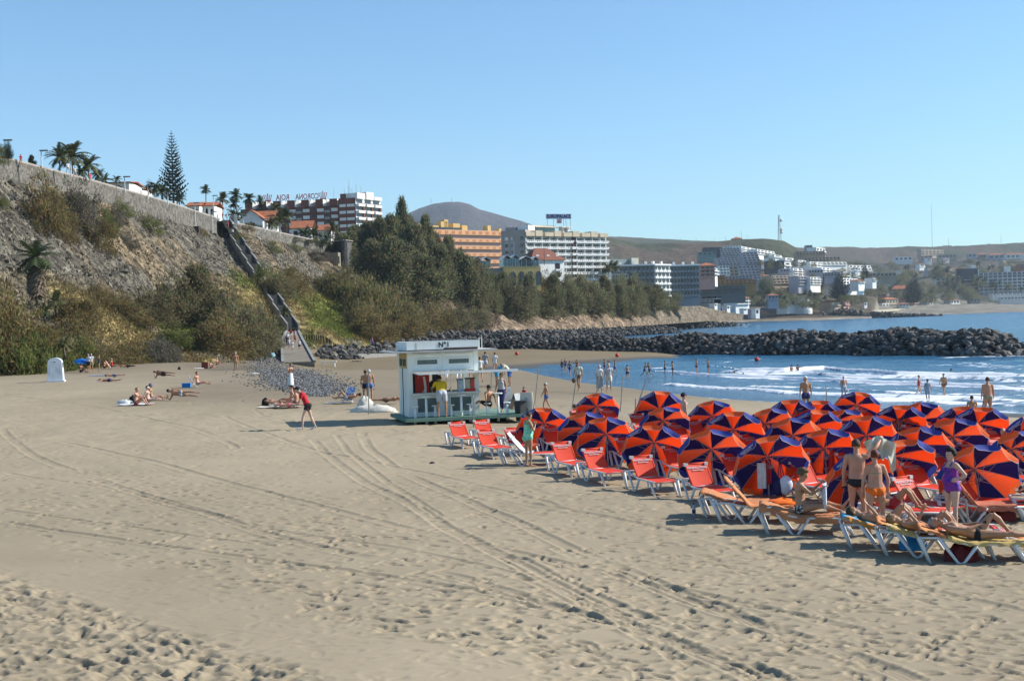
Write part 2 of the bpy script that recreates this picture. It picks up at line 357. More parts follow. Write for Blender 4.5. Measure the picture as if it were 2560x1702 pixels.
for pts, th, am in foam_lines:
    q = [PZ(px, py, 0) for px, py in pts]; xs = [p.x for p in q]; ys = [p.y for p in q]
    o = np.argsort(xs); xs = np.array(xs)[o]; ys = np.array(ys)[o]
    xf = np.linspace(-30, 90, 1200); yfc = np.interp(xf, xs, ys) + 1.3 * vn[4](xf / 5, xf * 0 + th * 7) + .6 * vn[3](xf / 1.3, xf * 0 + th * 7)
    yc = np.interp(X, xf, yfc)
    on = sst(xs[0] - 1, xs[0] + 3, X) * (1 - sst(xs[-1] - 3, xs[-1] + 1, X)); d = Y - yc
    foam = np.maximum(foam, on * am * np.where(d < 0, np.exp(-(d / (th * .7)) ** 2), np.exp(-(d / (th * 1.9)) ** 2)))
    W_ += on * am * min(th, 2.6) * .13 * np.where(d < 0, np.exp(-(d / .5) ** 2), np.exp(-(d / 2.2) ** 2))
# the unbroken green swell on the right
q = [PZ(2330, 918, 0), PZ(2600, 906, 0)]; d = Y - (q[0].y + (X - q[0].x) / (q[1].x - q[0].x) * (q[1].y - q[0].y)); W_ += .45 * sst(q[0].x - 4, q[0].x + 5, X) * np.exp(-(d / 2.2) ** 2)
q = [PZ(2080, 906, 0), PZ(2330, 908, 0)]; d = Y - (q[0].y + (X - q[0].x) / (q[1].x - q[0].x) * (q[1].y - q[0].y)); W_ += .3 * sst(q[0].x - 4, q[0].x + 5, X) * np.exp(-(d / 2) ** 2) * (1 - sst(q[1].x, q[1].x + 6, X))
foam += .42 * sst(-.10, .30, fbm(X / 4, Y / 3, 3, 5)) * sst(PZ(1900, 940, 0).x - 12, PZ(2000, 940, 0).x, X) * (1 - sst(150, 165, Y)) * att
foam = np.clip(foam, 0, 1)
deep = sst(0, 60, Y - np.interp(X, _nx, _nyr)); deep = np.maximum(deep, Y > 230)[..., None]
C = np.array([.07, .15, .24]) * (1 - deep) + np.array([.025, .12, .22]) * deep
C = C + .02 * np.array([.3, 1, .6]) * sst(.12, .4, W_)[..., None] * (Y < 240)[..., None]
wm = bpy.data.materials.new('sea_water'); wm.use_nodes = True; n = wm.node_tree.nodes; l = wm.node_tree.links; b_ = n['Principled BSDF']
vc = n.new('ShaderNodeVertexColor'); vc.layer_name = 'Col'; b_.inputs['Roughness'].default_value = .16; b_.inputs['IOR'].default_value = 1.33
fa = n.new('ShaderNodeAttribute'); fa.attribute_name = 'Foam'; tc = n.new('ShaderNodeTexCoord')
nf = n.new('ShaderNodeTexNoise'); nf.inputs['Scale'].default_value = 1.1; nf.inputs['Detail'].default_value = 9; nf.inputs['Roughness'].default_value = .72
mp = n.new('ShaderNodeMapping'); mp.inputs['Scale'].default_value = (.7, 1.3, 1); l.new(tc.outputs['Object'], mp.inputs[0]); l.new(mp.outputs[0], nf.inputs['Vector'])
ad = n.new('ShaderNodeMath'); ad.operation = 'ADD'; l.new(fa.outputs['Fac'], ad.inputs[0]); sc2 = n.new('ShaderNodeMath'); sc2.operation = 'MULTIPLY_ADD'; sc2.inputs[1].default_value = 2.6; sc2.inputs[2].default_value = -1.3; l.new(nf.outputs['Fac'], sc2.inputs[0]); l.new(sc2.outputs[0], ad.inputs[1])
cr = n.new('ShaderNodeMapRange'); cr.inputs[1].default_value = .42; cr.inputs[2].default_value = .72; l.new(ad.outputs[0], cr.inputs[0])
l.new(vc.outputs[0], b_.inputs['Base Color'])
nb = n.new('ShaderNodeTexNoise'); nb.inputs['Scale'].default_value = .5; nb.inputs['Detail'].default_value = 9; nb.inputs['Roughness'].default_value = .62; mp2 = n.new('ShaderNodeMapping'); mp2.inputs['Scale'].default_value = (.6, 1.6, 1)
l.new(tc.outputs['Object'], mp2.inputs[0]); l.new(mp2.outputs[0], nb.inputs['Vector']); bp = n.new('ShaderNodeBump'); bp.inputs['Strength'].default_value = 1; bp.inputs['Distance'].default_value = .9
l.new(nb.outputs['Fac'], bp.inputs['Height']); l.new(bp.outputs[0], b_.inputs['Normal'])
fo = n.new('ShaderNodeBsdfDiffuse'); fo.inputs[0].default_value = (.82, .84, .86, 1); mx = n.new('ShaderNodeMixShader'); l.new(cr.outputs[0], mx.inputs[0]); l.new(b_.outputs[0], mx.inputs[1]); l.new(fo.outputs[0], mx.inputs[2]); l.new(mx.outputs[0], n['Material Output'].inputs['Surface'])
me = np_mesh('sea', np.stack([X, Y, W_ - .0], -1).reshape(-1, 3), grid_faces(len(yw), len(uw)), [wm], True, cols=C.reshape(-1, 3))
af = me.attributes.new('Foam', 'FLOAT', 'POINT'); af.data.foreach_set('value', foam.astype(np.float32).ravel())
tag(link('sea_water', me), 'blue sea with low white breakers rolling in', kind='structure')
del X, Y, U, W_, foam, C

# ================================================================ HILLSIDE
hc = [  # px, toe (y, D), crest (y, D), share of rise reached half way up
 (-700, 975, 112, 280, 152, .40), (-300, 950, 118, 395, 165, .40), (0, 938, 126, 447, 192, .38), (130, 930, 134, 472, 206, .36), (250, 918, 148, 502, 226, .34), (400, 904, 168, 542, 259, .34), (490, 898, 172, 568, 285, .36), (540, 893, 178, 583, 303, .40),
 (575, 890, 186, 583, 317, .44), (640, 880, 205, 592, 335, .46), (700, 862, 235, 603, 356, .46), (760, 856, 250, 618, 382, .42), (820, 853, 262, 640, 408, .42), (880, 851, 280, 662, 424, .42), (950, 848, 305, 672, 432, .45), (1100, 838, 365, 676, 462, .45),
 (1200, 822, 418, 690, 500, .5), (1400, 809, 475, 690, 540, .5), (1600, 801, 555, 720, 600, .5), (1660, 798, 600, 732, 640, .5), (1700, 796, 650, 748, 690, .5), (1760, 793, 720, 768, 745, .5), (1860, 790, 820, 787, 840, .5)]
hp = np.array([c[0] for c in hc], float)
def hcol(px):
    g = lambda k: np.interp(px, hp, [c[k] for c in hc])
    return g(1), g(2), g(3), g(4), g(5)
def hill_t(px, t):                  # smooth hillside point, t = 0 toe .. 1 crest
    ty, tD, cy, cD, mid = hcol(px)
    T = P(px, ty, tD); Cc = P(px, cy, cD); D = tD + (cD - tD) * t
    k = math.log(max(mid, .05)) / math.log(.5); z = T.z + (Cc.z - T.z) * (t ** k)
    return Vector((XZ(px, D, z), D, z))
def hill_at(px, py):                # hillside point seen at a pixel
    lo, hi = 0, 1
    for _ in range(24):
        m = (lo + hi) / 2; y = proj(hill_t(px, m))[1]
        if y > py: lo = m
        else: hi = m
    return hill_t(px, (lo + hi) / 2)
# stairs run
ST0 = P(733, 822, 256); ST1 = P(562, 552, 317)
NPX, NT = 1500, 330
pxs = np.linspace(-700, 1860, NPX); ts = np.linspace(-.06, 1, NT)
g = lambda k: np.interp(pxs, hp, [c[k] for c in hc])
ty, tD, cy, cD, mid = g(1), g(2), g(3), g(4), g(5)
ker = np.ones(41) / 41; sm = lambda v: np.convolve(np.pad(v, 20, 'edge'), ker, 'valid')
ty, tD, cy, cD, mid = map(sm, (ty, tD, cy, cD, mid))
yhz = 803 - .0297 * (pxs - 1280)
Tz = CH + (yhz - ty) / F * tD; Cz = CH + (yhz - cy) / F * cD
T_ = ts[:, None]; D = tD + (cD - tD) * T_; k = np.log(mid) / np.log(.5)
tc_ = np.clip(T_, 0, 1); Zh = Tz + (Cz - Tz) * tc_ ** k + np.minimum(T_, 0) * 40
ax = (pxs - 1280) / F * D; Xh = ax; Yh = D + 0 * ax
Xh = Xh + .0297 * (Zh - 7)
env = np.sin(np.clip(T_ + .02, 0, 1) * math.pi) ** .6
rock = sst(.45, .62, T_ + .25 * fbm(Xh / 30, Yh / 30, 3) + 0 * Xh)                 # bare scree above
rock = np.maximum(rock, sst(.0, .25, fbm(Xh / 14, Yh / 14, 3, 2)) * .8)
rz = np.abs(fbm(Xh / 9, (Yh * .5 + Zh) / 9, 5, 1)); 
gul = np.abs(fbm(Xh / 16 + Yh / 40, Yh / 60, 3, 6))
Zh += env * (2.4 * (fbm(Xh / 24, Yh / 24, 4, 3)) + rock * (2.8 * (rz - .3) + 1.2 * fbm(Xh / 1.7, (Yh * .6 + Zh) / 1.7, 3, 4) + 1.5 * (np.abs(fbm(Xh / 26, Zh / 2.4, 3, 2)) - .25)) - 2.2 * (.35 - gul) * (1 - rock * .4) * (gul < .35) + (1 - rock) * .8 * fbm(Xh / 4, Yh / 4, 3, 5))
bl = (sst(980, 1200, pxs))[None, :]; Zh += bl * env * 2.6 * (np.abs(fbm(Xh / 7, Xh * 0 + Yh / 60, 3, 5)) - .3)
# the ground is cut down along the stairs
sx, sy = ST0.x, ST0.y; ex, ey = ST1.x, ST1.y; L2 = (ex - sx) ** 2 + (ey - sy) ** 2
tt = ((Xh - sx) * (ex - sx) + (Yh - sy) * (ey - sy)) / L2; tq = np.clip(tt, 0, 1)
ds = np.hypot(Xh - (sx + (ex - sx) * tq), Yh - (sy + (ey - sy) * tq)); sz = ST0.z + (ST1.z - ST0.z) * tq
cut = 1 - sst(2.4, 4.6, ds); lim = sz - 1.3; Zh = np.where(Zh > lim, Zh * (1 - cut) + lim * cut, Zh)
fill = (1 - sst(3, 14, ds)) * ((tt > 0) & (tt < 1.05)); Zh = np.where(Zh < lim, Zh * (1 - fill) + (lim) * fill, Zh)
# colours
n1 = fbm(Xh / 11, Yh / 11, 4, 2)[..., None]; n2 = fbm(Xh / 3, Zh / 3 + Yh / 3, 3, 5)[..., None]; n3 = fbm(Xh / 20, Yh / 20, 3, 7)[..., None]
grey = np.array([.12, .107, .084]); tan_ = np.array([.185, .14, .085]); straw = np.array([.215, .165, .07]); green = np.array([.10, .115, .028]); dk = np.array([.07, .062, .05]); red = np.array([.24, .12, .065])
PXg = (pxs[None, :] + 0 * T_)
s3 = lambda a_, b2_, v: sst(a_, b2_, v)
rk = rock[..., None]
Crock = grey * (1 - s3(.05, .35, n1) * .75) + tan_ * s3(.05, .35, n1) * .75; Crock = Crock * (1 - .6 * s3(.1, .5, -n2)) + dk * .6 * s3(.1, .5, -n2)
veg = straw * (1 - s3(.0, .35, n3)) + green * s3(.0, .35, n3); veg = veg * (1 + .5 * n2)
gr = (sst(745, 800, PXg) * (1 - sst(900, 990, PXg)) * sst(.02, .06, T_ + 0 * PXg) * (1 - sst(.42, .6, T_ + .1 * n1[..., 0])))[..., None]
veg = veg * (1 - gr) + (np.array([.13, .145, .03]) * (1 + .8 * n2)) * gr
rk = rk * (1 - gr * .9)
C = Crock * rk + veg * (1 - rk)
rdz = (gr[..., 0] * sst(.12, .3, fbm(Xh / 6, Yh / 9, 3, 4)))[..., None]; C = C * (1 - rdz * .6) + red * rdz * .6
bf = (sst(940, 1080, PXg) * (1 - sst(.5, .8, T_ + 0 * PXg)))[..., None]; cb = np.array([.19, .14, .095]) * (1 + .7 * n2); C = C * (1 - bf) + cb * bf
gb = (sst(1560, 1700, PXg))[..., None]; C = C * (1 - gb * .8) + (np.array([.15, .125, .09]) * (1 + .6 * n2)) * gb * .8
C = np.clip(C * (1 + .75 * fbm(Xh / .8, Yh / .8 + Zh, 2, 3)[..., None]), .02, .9)
hm = vcol_mat('hillside_scree', rough=.95, bump=1.0, bscale=1.3, mult=(1.1, .42, 1.75), bdist=.9)
me = np_mesh('hillside', np.stack([Xh, Yh, Zh], -1).reshape(-1, 3), grid_faces(NT, NPX), [hm], False, cols=C.reshape(-1, 3))
tag(link('hillside', me), 'steep stony hillside of grey scree and dry grass above the beach', kind='structure')
HZ, HX, HY, HC, HROCK = Zh, Xh, Yh, C, rock
def hidx(px, t): return min(NT - 1, max(0, int((t + .06) / 1.06 * (NT - 1)))), min(NPX - 1, max(0, int((px + 700) / 2560 * (NPX - 1))))
def hill_real(px, py):              # point on the relief itself near a pixel of the photo
    lo = hill_at(px, py); ty_, tD_, cy_, cD_, m_ = hcol(px); t = (lo.y - tD_) / (cD_ - tD_); i, j = hidx(px, t)
    return Vector((HX[i, j], HY[i, j], HZ[i, j]))
# loose stones lying on the scree
ri = rng.integers(12, NT - 3, 40000); rj = rng.integers(0, NPX, 40000); kp = (HROCK[ri, rj] > .45) & (rng.random(40000) < .5) & (pxs[rj] > -120) & (pxs[rj] < 1000); ri, rj = ri[kp][:11000], rj[kp][:11000]
rs_ = np.exp(rng.normal(-1.25, .5, len(ri))).clip(.1, 1.1); cc = HC[ri, rj] * rng.uniform(.5, 1.9, (len(ri), 1))
STONES = (np.stack([HX[ri, rj], HY[ri, rj], HZ[ri, rj]], -1), rs_, cc)
# the level land behind the retaining wall
pp = np.linspace(-700, 1800, 160); wt = {}
def wall_top_y(px): return np.interp(px, [-700, -300, 0, 250, 400, 540, 573, 700, 820, 880], [30, 262, 388, 454, 497, 542, 552, 580, 606, 612])
def wall_D(px): return np.interp(px, hp, [c[4] for c in hc]) + .6
rows = []
for dd, sink in ((0.7, 0), (60, 0), (150, 0), (320, 1), (700, 8)):
    r_ = []
    for px in pp:
        D0 = float(wall_D(px)) + dd
        if px <= 880: z = P(px, float(wall_top_y(px)), float(wall_D(px))).z - 1.0
        else: z = P(px, float(np.interp(px, hp, [c[3] for c in hc])), float(wall_D(px))).z - .3
        r_.append((XZ(px, D0, z), D0, z - sink))
    rows.append(r_)
me = np_mesh('plateau', np.array(rows).reshape(-1, 3), grid_faces(5, len(pp)), [mk('dry_ground', (.22, .17, .11), (.10, .11, .05), .05, .95)], True)
tag(link('clifftop_ground', me), 'level ground on top of the hillside behind the stone wall', kind='structure')

# ================================================================ FAR HILLS AND MOUNTAIN
fpx = np.linspace(1180, 3000, 620); fD = np.concatenate([np.linspace(1000, 2300, 190), np.linspace(2310, 4300, 90)])
PX_, D_ = np.meshgrid(fpx, fD); yhf = 803 - .0297 * (PX_ - 1280)
sh = np.interp(PX_, [1180, 1500, 1780, 2000, 2180, 2200, 2340, 2560, 3000], [1150, 1150, 1190, 1130, 1150, 1800, 1850, 2250, 3000])
X_ = (PX_ - 1280) / F * D_
r1y = np.interp(PX_, [1180, 1450, 1525, 1600, 1680, 1750, 1850, 1910, 1960, 2000, 2060, 2150, 2300, 3000], [600, 598, 600, 614, 612, 612, 604, 601, 607, 628, 668, 720, 740, 750])
z1 = CH + (yhf - r1y) / F * 1900
r2y = np.interp(PX_, [1180, 1500, 1900, 2000, 2100, 2250, 2400, 2560, 3000], [585, 592, 614, 621, 620, 622, 619, 612, 600])
z2 = CH + (yhf - r2y) / F * 3600
low = np.clip((D_ - sh) * .045, -4, 5) + 3 * sst(60, 300, D_ - sh)
Zf = low + np.maximum((z1 - 6) * sst(1330, 1900, D_) ** 1.0 * (1 - .6 * sst(1950, 2400, D_)), 0) * (z1 > 10)
r2 = (z2 - 6) * (.62 * sst(2450, 2950, D_) + .38 * sst(3150, 3600, D_)); Zf = np.maximum(Zf, low + r2)
rel = sst(30, 250, D_ - sh) * (D_ > 1350)
Zf += rel * (7 * fbm(X_ / 120, D_ / 160, 4, 1) + 2 * fbm(X_ / 25, D_ / 40, 3, 4)) * np.where(np.abs(D_ - 1900) < 90, .3, 1)
na = fbm(X_ / 90, D_ / 130, 4, 3)[..., None]; nb_ = fbm(X_ / 14, D_ / 20, 3, 5)[..., None]
C = np.array([.105, .078, .056]) * (1 - sst(-.1, .35, na)) + np.array([.062, .066, .036]) * sst(-.1, .35, na)
C = C * (1 - .55 * sst(.1, .3, nb_)) + np.array([.035, .05, .028]) * .55 * sst(.1, .3, nb_)
bt = (1 - sst(20, 60, D_ - sh))[..., None]; C = C * (1 - bt) + np.array([.30, .255, .19]) * bt
gb = (sst(2050, 2250, PX_) * (D_ - sh < 90))[..., None] * .7; C = C * (1 - gb) + np.array([.17, .165, .135]) * gb
dkc = (sst(2800, 2900, D_) * (1 - sst(2950, 3050, D_)))[..., None] * .8; C = C * (1 - dkc) + np.array([.04, .045, .035]) * dkc
C = np.clip(C * (1 + .5 * nb_), .01, .9)
fm = vcol_mat('far_scrub', rough=.95, bump=1, bscale=.06, bdist=6)
me = np_mesh('far_hills', np.stack([X_ + .0297 * Zf, D_, Zf], -1).reshape(-1, 3), grid_faces(len(fD), len(fpx)), [fm], True, cols=C.reshape(-1, 3))
tag(link('far_hills', me), 'brown scrubby hills and low shore behind the resort town', kind='structure')
def far_z(px, D):
    j = int(np.clip((px - 1180) / 1820 * 619, 0, 619)); i = int(np.argmin(np.abs(fD - D))); return float(Zf[i, j])
mpx = np.linspace(600, 1700, 260); mD = np.linspace(4300, 7200, 70); PX_, D_ = np.meshgrid(mpx, mD)
my = np.interp(PX_, [600, 880, 950, 1000, 1050, 1085, 1120, 1150, 1175, 1200, 1250, 1300, 1340, 1400, 1500, 1700], [600, 572, 563, 545, 523, 512, 507, 507, 513, 526, 539, 553, 566, 582, 592, 600])
zm = (803 - .0297 * (PX_ - 1280) - my) / F * 5500 + CH; X_ = (PX_ - 1280) / F * D_
Zm = zm * np.exp(-((D_ - 5500) / 760) ** 2) + 12 * fbm(X_ / 160, D_ / 300, 4, 2) * np.exp(-((D_ - 5000) / 400) ** 2)
C = np.array([.06, .05, .052]) * (1 + .7 * fbm(X_ / 140, D_ / 260, 4, 5)[..., None])
me = np_mesh('mountain', np.stack([X_ + .0297 * Zm, D_, Zm], -1).reshape(-1, 3), grid_faces(len(mD), len(mpx)), [vcol_mat('mountain_rock', rough=.95, bump=1, bscale=.02, bdist=25)], True, cols=C.reshape(-1, 3))
tag(link('mountain', me), 'broad blue grey volcanic mountain on the horizon', kind='structure')

# ================================================================ BOULDERS
def ico(sub, seed, amp, flat=(1, .8, .62)):
    bm = bmesh.new(); bmesh.ops.create_icosphere(bm, subdivisions=sub, radius=1); rr = np.random.default_rng(seed)
    pl = [(Vector(rr.normal(size=3)).normalized(), rr.uniform(.55, .9)) for _ in range(9)]
    for v in bm.verts:
        for nrm, d in pl:
            k_ = v.co.dot(nrm) - d
            if k_ > 0: v.co -= nrm * k_
        v.co += Vector(rr.normal(size=3)) * amp
        v.co = Vector((v.co.x * flat[0], v.co.y * flat[1], v.co.z * flat[2]))
    V = np.array([v.co for v in bm.verts]); Fc = np.array([[x.index for x in f.verts] for f in bm.faces]); bm.free(); return V, Fc
def batch(protos, pts, sizes, mats, name, cols=None, tilt=.5):
    Vs, Fs, Cs = [], [], []; off = 0
    for i, (p, s) in enumerate(zip(pts, sizes)):
        V, Fc = protos[i % len(protos)]; a_, b2, c2 = rng.uniform(0, 6.28), rng.normal(0, tilt), rng.normal(0, tilt)
        m_ = np.array((Matrix.Rotation(a_, 3, 'Z') @ Matrix.Rotation(b2, 3, 'X') @ Matrix.Rotation(c2, 3, 'Y')))
        Vs.append(V @ m_.T * s + p); Fs.append(Fc + off); off += len(V)
        if cols is not None: Cs.append(np.repeat(cols[i][None], len(V), 0))
    return np_mesh(name, np.concatenate(Vs), np.concatenate(Fs), mats, False, cols=np.concatenate(Cs) if cols is not None else None)
bprot = [ico(2, s, .035) for s in range(8)]
boulm = mk('basalt', (.098, .090, .082), (.03, .028, .026), .9, .85, bump=.6, bscale=6)
boulm2 = mk('pale_basalt', (.20, .185, .165), (.08, .075, .07), .9, .85, bump=.6, bscale=6)
rp = []     # (point, size)
def polyl(pts):
    q = [np.array(p, float) for p in pts]; d = [0]
    for a_, b2 in zip(q, q[1:]): d.append(d[-1] + np.linalg.norm(b2 - a_))
    return lambda s: np.array([np.interp(s * d[-1], d, [v[i] for v in q]) for i in range(len(q[0]))]), d[-1]
bwl = [(XD(px, D), D) for px, D in ((1090, 290), (1200, 276), (1300, 266), (1700, 240), (2100, 214), (2400, 194), (2500, 187), (2575, 181))]
fn, L = polyl(bwl)
for i in range(4600):
    s = rng.random(); c = fn(s); t = (fn(min(1, s + .01)) - fn(max(0, s - .01))); t /= np.linalg.norm(t); nv = np.array([-t[1], t[0]])
    v = rng.uniform(-1, 1); 
    if v > .45: continue
    top = 3.1 + .5 * s + .35 * math.sin(s * 40); hh = top * (1 - abs(v) ** 1.7) * min(1, (1 - s) * 14 + .12); wd = 6.5
    p = c + nv * v * wd * (1 if s < .96 else .8); rp.append((np.array([p[0], p[1], hh - .25 + rng.uniform(-.2, .2)]), rng.uniform(.42, 1.0) * (1.15 if s > .5 else .85)))
# rubble in front of the promenade, left of the kiosk and on to the breakwater root
fn2, _ = polyl([(XD(785, 222), 222, 1.4), (XD(870, 228), 228, 1.2), (XD(985, 242), 242, 1.1), (XD(1100, 262), 262, 1.0), (XD(1210, 272), 272, .9)])
for i in range(620):
    s = rng.random(); c = fn2(s); v = rng.random(); rp.append((np.array([c[0] + rng.normal(0, .4), c[1] + v * 13, c[2] + v * 2.0 + rng.uniform(-.3, .3)]), rng.uniform(.35, 1.0)))
# revetment along the foot of the far bluff, and the slope behind the breakwater
fn3, _ = polyl([(XD(1040, 318), 318, 2.2), (XD(1150, 350), 350, 1.6), (XD(1300, 400), 400, .9), (XD(1450, 455), 455, .6), (XD(1600, 510), 510, .3), (XD(1690, 540), 540, 0)])
for i in range(1900):
    s = rng.random(); c = fn3(s); v = rng.random(); rp.append((np.array([c[0] + rng.normal(0, 2) , c[1] + v * 26 - 6, c[2] + v * 2.6 + rng.uniform(-.4, .4)]), rng.uniform(.5, 1.25)))
fn4, _ = polyl([(XD(1560, 620), 620, 1), (XD(1700, 700), 700, 1), (XD(1840, 790), 790, .6)])
for i in range(420):
    s = rng.random(); c = fn4(s); rp.append((np.array([c[0] + rng.normal(0, 3), c[1] + rng.uniform(-14, 6), c[2] + rng.uniform(-1, 1.8)]), rng.uniform(.8, 1.9)))
fn5, _ = polyl([(XD(2060, 1230), 1230, 3), (XD(2110, 1215), 1215, 9), (XD(2150, 1200), 1200, 4), (XD(2200, 1190), 1190, 4), (XD(2250, 1195), 1195, 2), (XD(2335, 1200), 1200, 0)])
for i in range(900):
    s = rng.random(); c = fn5(s); v = rng.random(); rp.append((np.array([c[0] + rng.normal(0, 3), c[1] + rng.uniform(-6, 6), (c[2] + 1.5) * v - .5]), rng.uniform(1.0, 2.6)))
def big(p): return p[1] / p[0][1]
# the 300 that show largest stand on their own, everything else is one heap
order = sorted(range(len(rp)), key=lambda i: -big(rp[i]) if rp[i][0][1] < 300 else 0)
indiv = set(order[:300])
bme = [np_mesh('boulder', V, Fc, [boulm if i % 3 else boulm2]) for i, (V, Fc) in enumerate(bprot)]
for i in sorted(indiv):
    p, s = rp[i]; o = link('boulder', bme[i % 8]); o.location = p; o.scale = (s,) * 3; o.rotation_euler = (rng.normal(0, .5), rng.normal(0, .5), rng.uniform(0, 6.28))
    bx, by = proj(p); wh = ['near the kiosk roof', 'left of the wading youths', 'behind the wading youths', 'above the red floating buoy', 'beyond the main breaker', 'above the waders in the surf', 'in the high right end'][int(np.clip((bx - 1100) / 215, 0, 6))]
    tag(o, f"{'large' if s > 1.15 else 'middling' if s > .95 else 'smaller'} {'pale' if i % 8 % 3 == 0 else 'dark'} breakwater boulder {'on the crest' if p[2] > 2.3 else 'at the waterline' if p[2] < .7 else 'half way up'} {wh}", 'boulder', 'boulders of the long breakwater')
rest = [rp[i] for i in range(len(rp)) if i not in indiv]
cc = np.array([.082, .076, .07]) * rng.uniform(.45, 1.7, (len(rest), 1)) + 0 * rng.random((len(rest), 1))
bm_ = vcol_mat('boulder_heap', rough=.9, bump=.6, bscale=4, mult=(1.2, .7, 1.35), bdist=.1)
o = link('breakwater_rocks', batch([ico(1, s, .07) for s in range(7)], [r_[0] for r_ in rest], [r_[1] for r_ in rest], [bm_], 'rocks', cc)); tag(o, 'heaps of dark basalt rubble along the breakwaters and shore', 'rocks', kind='stuff')
# core under the breakwater so no gaps show water
core = MB()
for i in range(60):
    a_, b2 = fn(i / 60), fn((i + 1) / 60); t = (b2 - a_) / np.linalg.norm(b2 - a_); nv = np.array([-t[1], t[0]]); q = min(1, (1 - i / 60) * 10 + .1)
    A = [(*(a_ + nv * w_), z_ * q) for w_, z_ in ((-5.6, -.5), (-3, 1.7), (0, 2.5), (3, 1.7), (5.6, -.5))]; B = [(*(b2 + nv * w_), z_ * q) for w_, z_ in ((-5.6, -.5), (-3, 1.7), (0, 2.5), (3, 1.7), (5.6, -.5))]
    for j in range(4): core.quad(A[j], B[j], B[j + 1], A[j + 1])
core.obj('breakwater_core', mk('dark_core', (.04, .04, .04), rough=.95), label='dark rubble core inside the breakwater', kind='structure')
hs = link('scree_stones', batch([ico(1, 50 + s, .08) for s in range(6)], list(STONES[0]), list(STONES[1]), [vcol_mat('scree_stone', rough=.95)], 'stones', STONES[2])); tag(hs, 'loose grey and tan stones scattered over the scree', 'stones', kind='stuff')
# pebbles
pts, szs = [], []
for i in range(24000):
    px, py = rng.uniform(540, 1010), rng.uniform(878, 992)
    cx = np.interp(py, [880, 905, 930, 960, 990], [655, 660, 710, 760, 800]); hw = np.interp(py, [880, 905, 930, 960, 975, 992], [60, 55, 92, 125, 95, 15])
    if abs(px - cx) > hw * (.55 + rng.exponential(.22)): continue
    p = G(px, py); pts.append(np.array([p.x, p.y, p.z + .02])); szs.append(rng.uniform(.035, .125) * (p.y / 100) ** .5 * (1.3 if py < 910 else 1))
cc = np.array([.125, .125, .125]) * rng.uniform(.4, 1.9, (len(pts), 1))
o = link('pebbles', batch([ico(1, 30 + s, .02) for s in range(5)], pts, szs, [vcol_mat('pebble_stone', rough=.8)], 'pebbles', cc)); tag(o, 'spread of blue grey pebbles on the sand', 'pebbles', kind='stuff')
ords = ['first', 'second', 'third', 'fourth', 'fifth', 'sixth', 'seventh', 'eighth', 'ninth', 'tenth', 'eleventh', 'twelfth', 'thirteenth', 'fourteenth', 'fifteenth', 'sixteenth', 'seventeenth', 'eighteenth', 'nineteenth', 'twentieth', 'twenty first', 'twenty second', 'twenty third', 'twenty fourth', 'twenty fifth', 'twenty sixth', 'twenty seventh', 'twenty eighth', 'twenty ninth', 'thirtieth', 'thirty first', 'thirty second', 'thirty third', 'thirty fourth', 'thirty fifth', 'thirty sixth', 'thirty seventh', 'thirty eighth', 'thirty ninth', 'fortieth']
# ================================================================ BUILDINGS
white = mk('white_paint', (.78, .77, .74), (.68, .67, .64), .4, .7)
cream = mk('cream_render', (.62, .52, .38), (.54, .45, .32), .4, .8)
glass = mk('window_glass', (.05, .065, .08), (.03, .035, .045), .3, .12, spec=.6)
dkglass = mk('dark_glass', (.04, .06, .075), (.02, .025, .03), .3, .2, spec=.6)
brick = mk('red_brown_brick', (.20, .075, .055), (.16, .06, .045), .3, .85)
greyw = mk('grey_render', (.36, .33, .31), (.30, .28, .26), .3, .85)
orange_p = mk('orange_render', (.66, .39, .23), (.60, .35, .20), .3, .85)
roof_t = mk('terracotta_tile', (.40, .14, .065), (.26, .09, .045), 1.2, .85, bump=.6, bscale=3)
yellow_p = mk('yellow_render', (.72, .48, .19), (.66, .42, .16), .3, .85)
pink_p = mk('pink_render', (.50, .30, .26), (.42, .25, .22), .3, .85)
teal_g = mk('teal_glass', (.12, .22, .24), (.08, .15, .17), .4, .15, spec=.6)
steel = mk('galvanised_steel', (.38, .38, .38), (.28, .28, .28), 4, .4, metal=.7)
dark_i = mk('dark_interior', (.025, .025, .028), (.015, .015, .016), 1, .9)
navy_s = mk('navy_letters', (.015, .02, .10), rough=.5)
red_s = mk('red_letters', (.45, .02, .03), rough=.5)
class Bld:
    def __init__(s, name, x0, D0, x1, D1, zb, label, cat='building', group=None):
        A = Vector((XZ(x0, D0, zb + 12), D0, zb)); B = Vector((XZ(x1, D1, zb + 12), D1, zb)); d = B - A
        s.w = d.length; s.A = A; s.rz = math.atan2(d.y, d.x); s.zb = zb
        s.o = empty(name, A, s.rz, label, cat, group)
    def box(s, name, x0, x1, y0, y1, z0, z1, m, parent=None):
        return MB().box(((x0 + x1) / 2, (y0 + y1) / 2, (z0 + z1) / 2), (x1 - x0, y1 - y0, z1 - z0)).obj(name, m, parent or s.o)
def ztop(px, py, D): return P(px, py, D).z
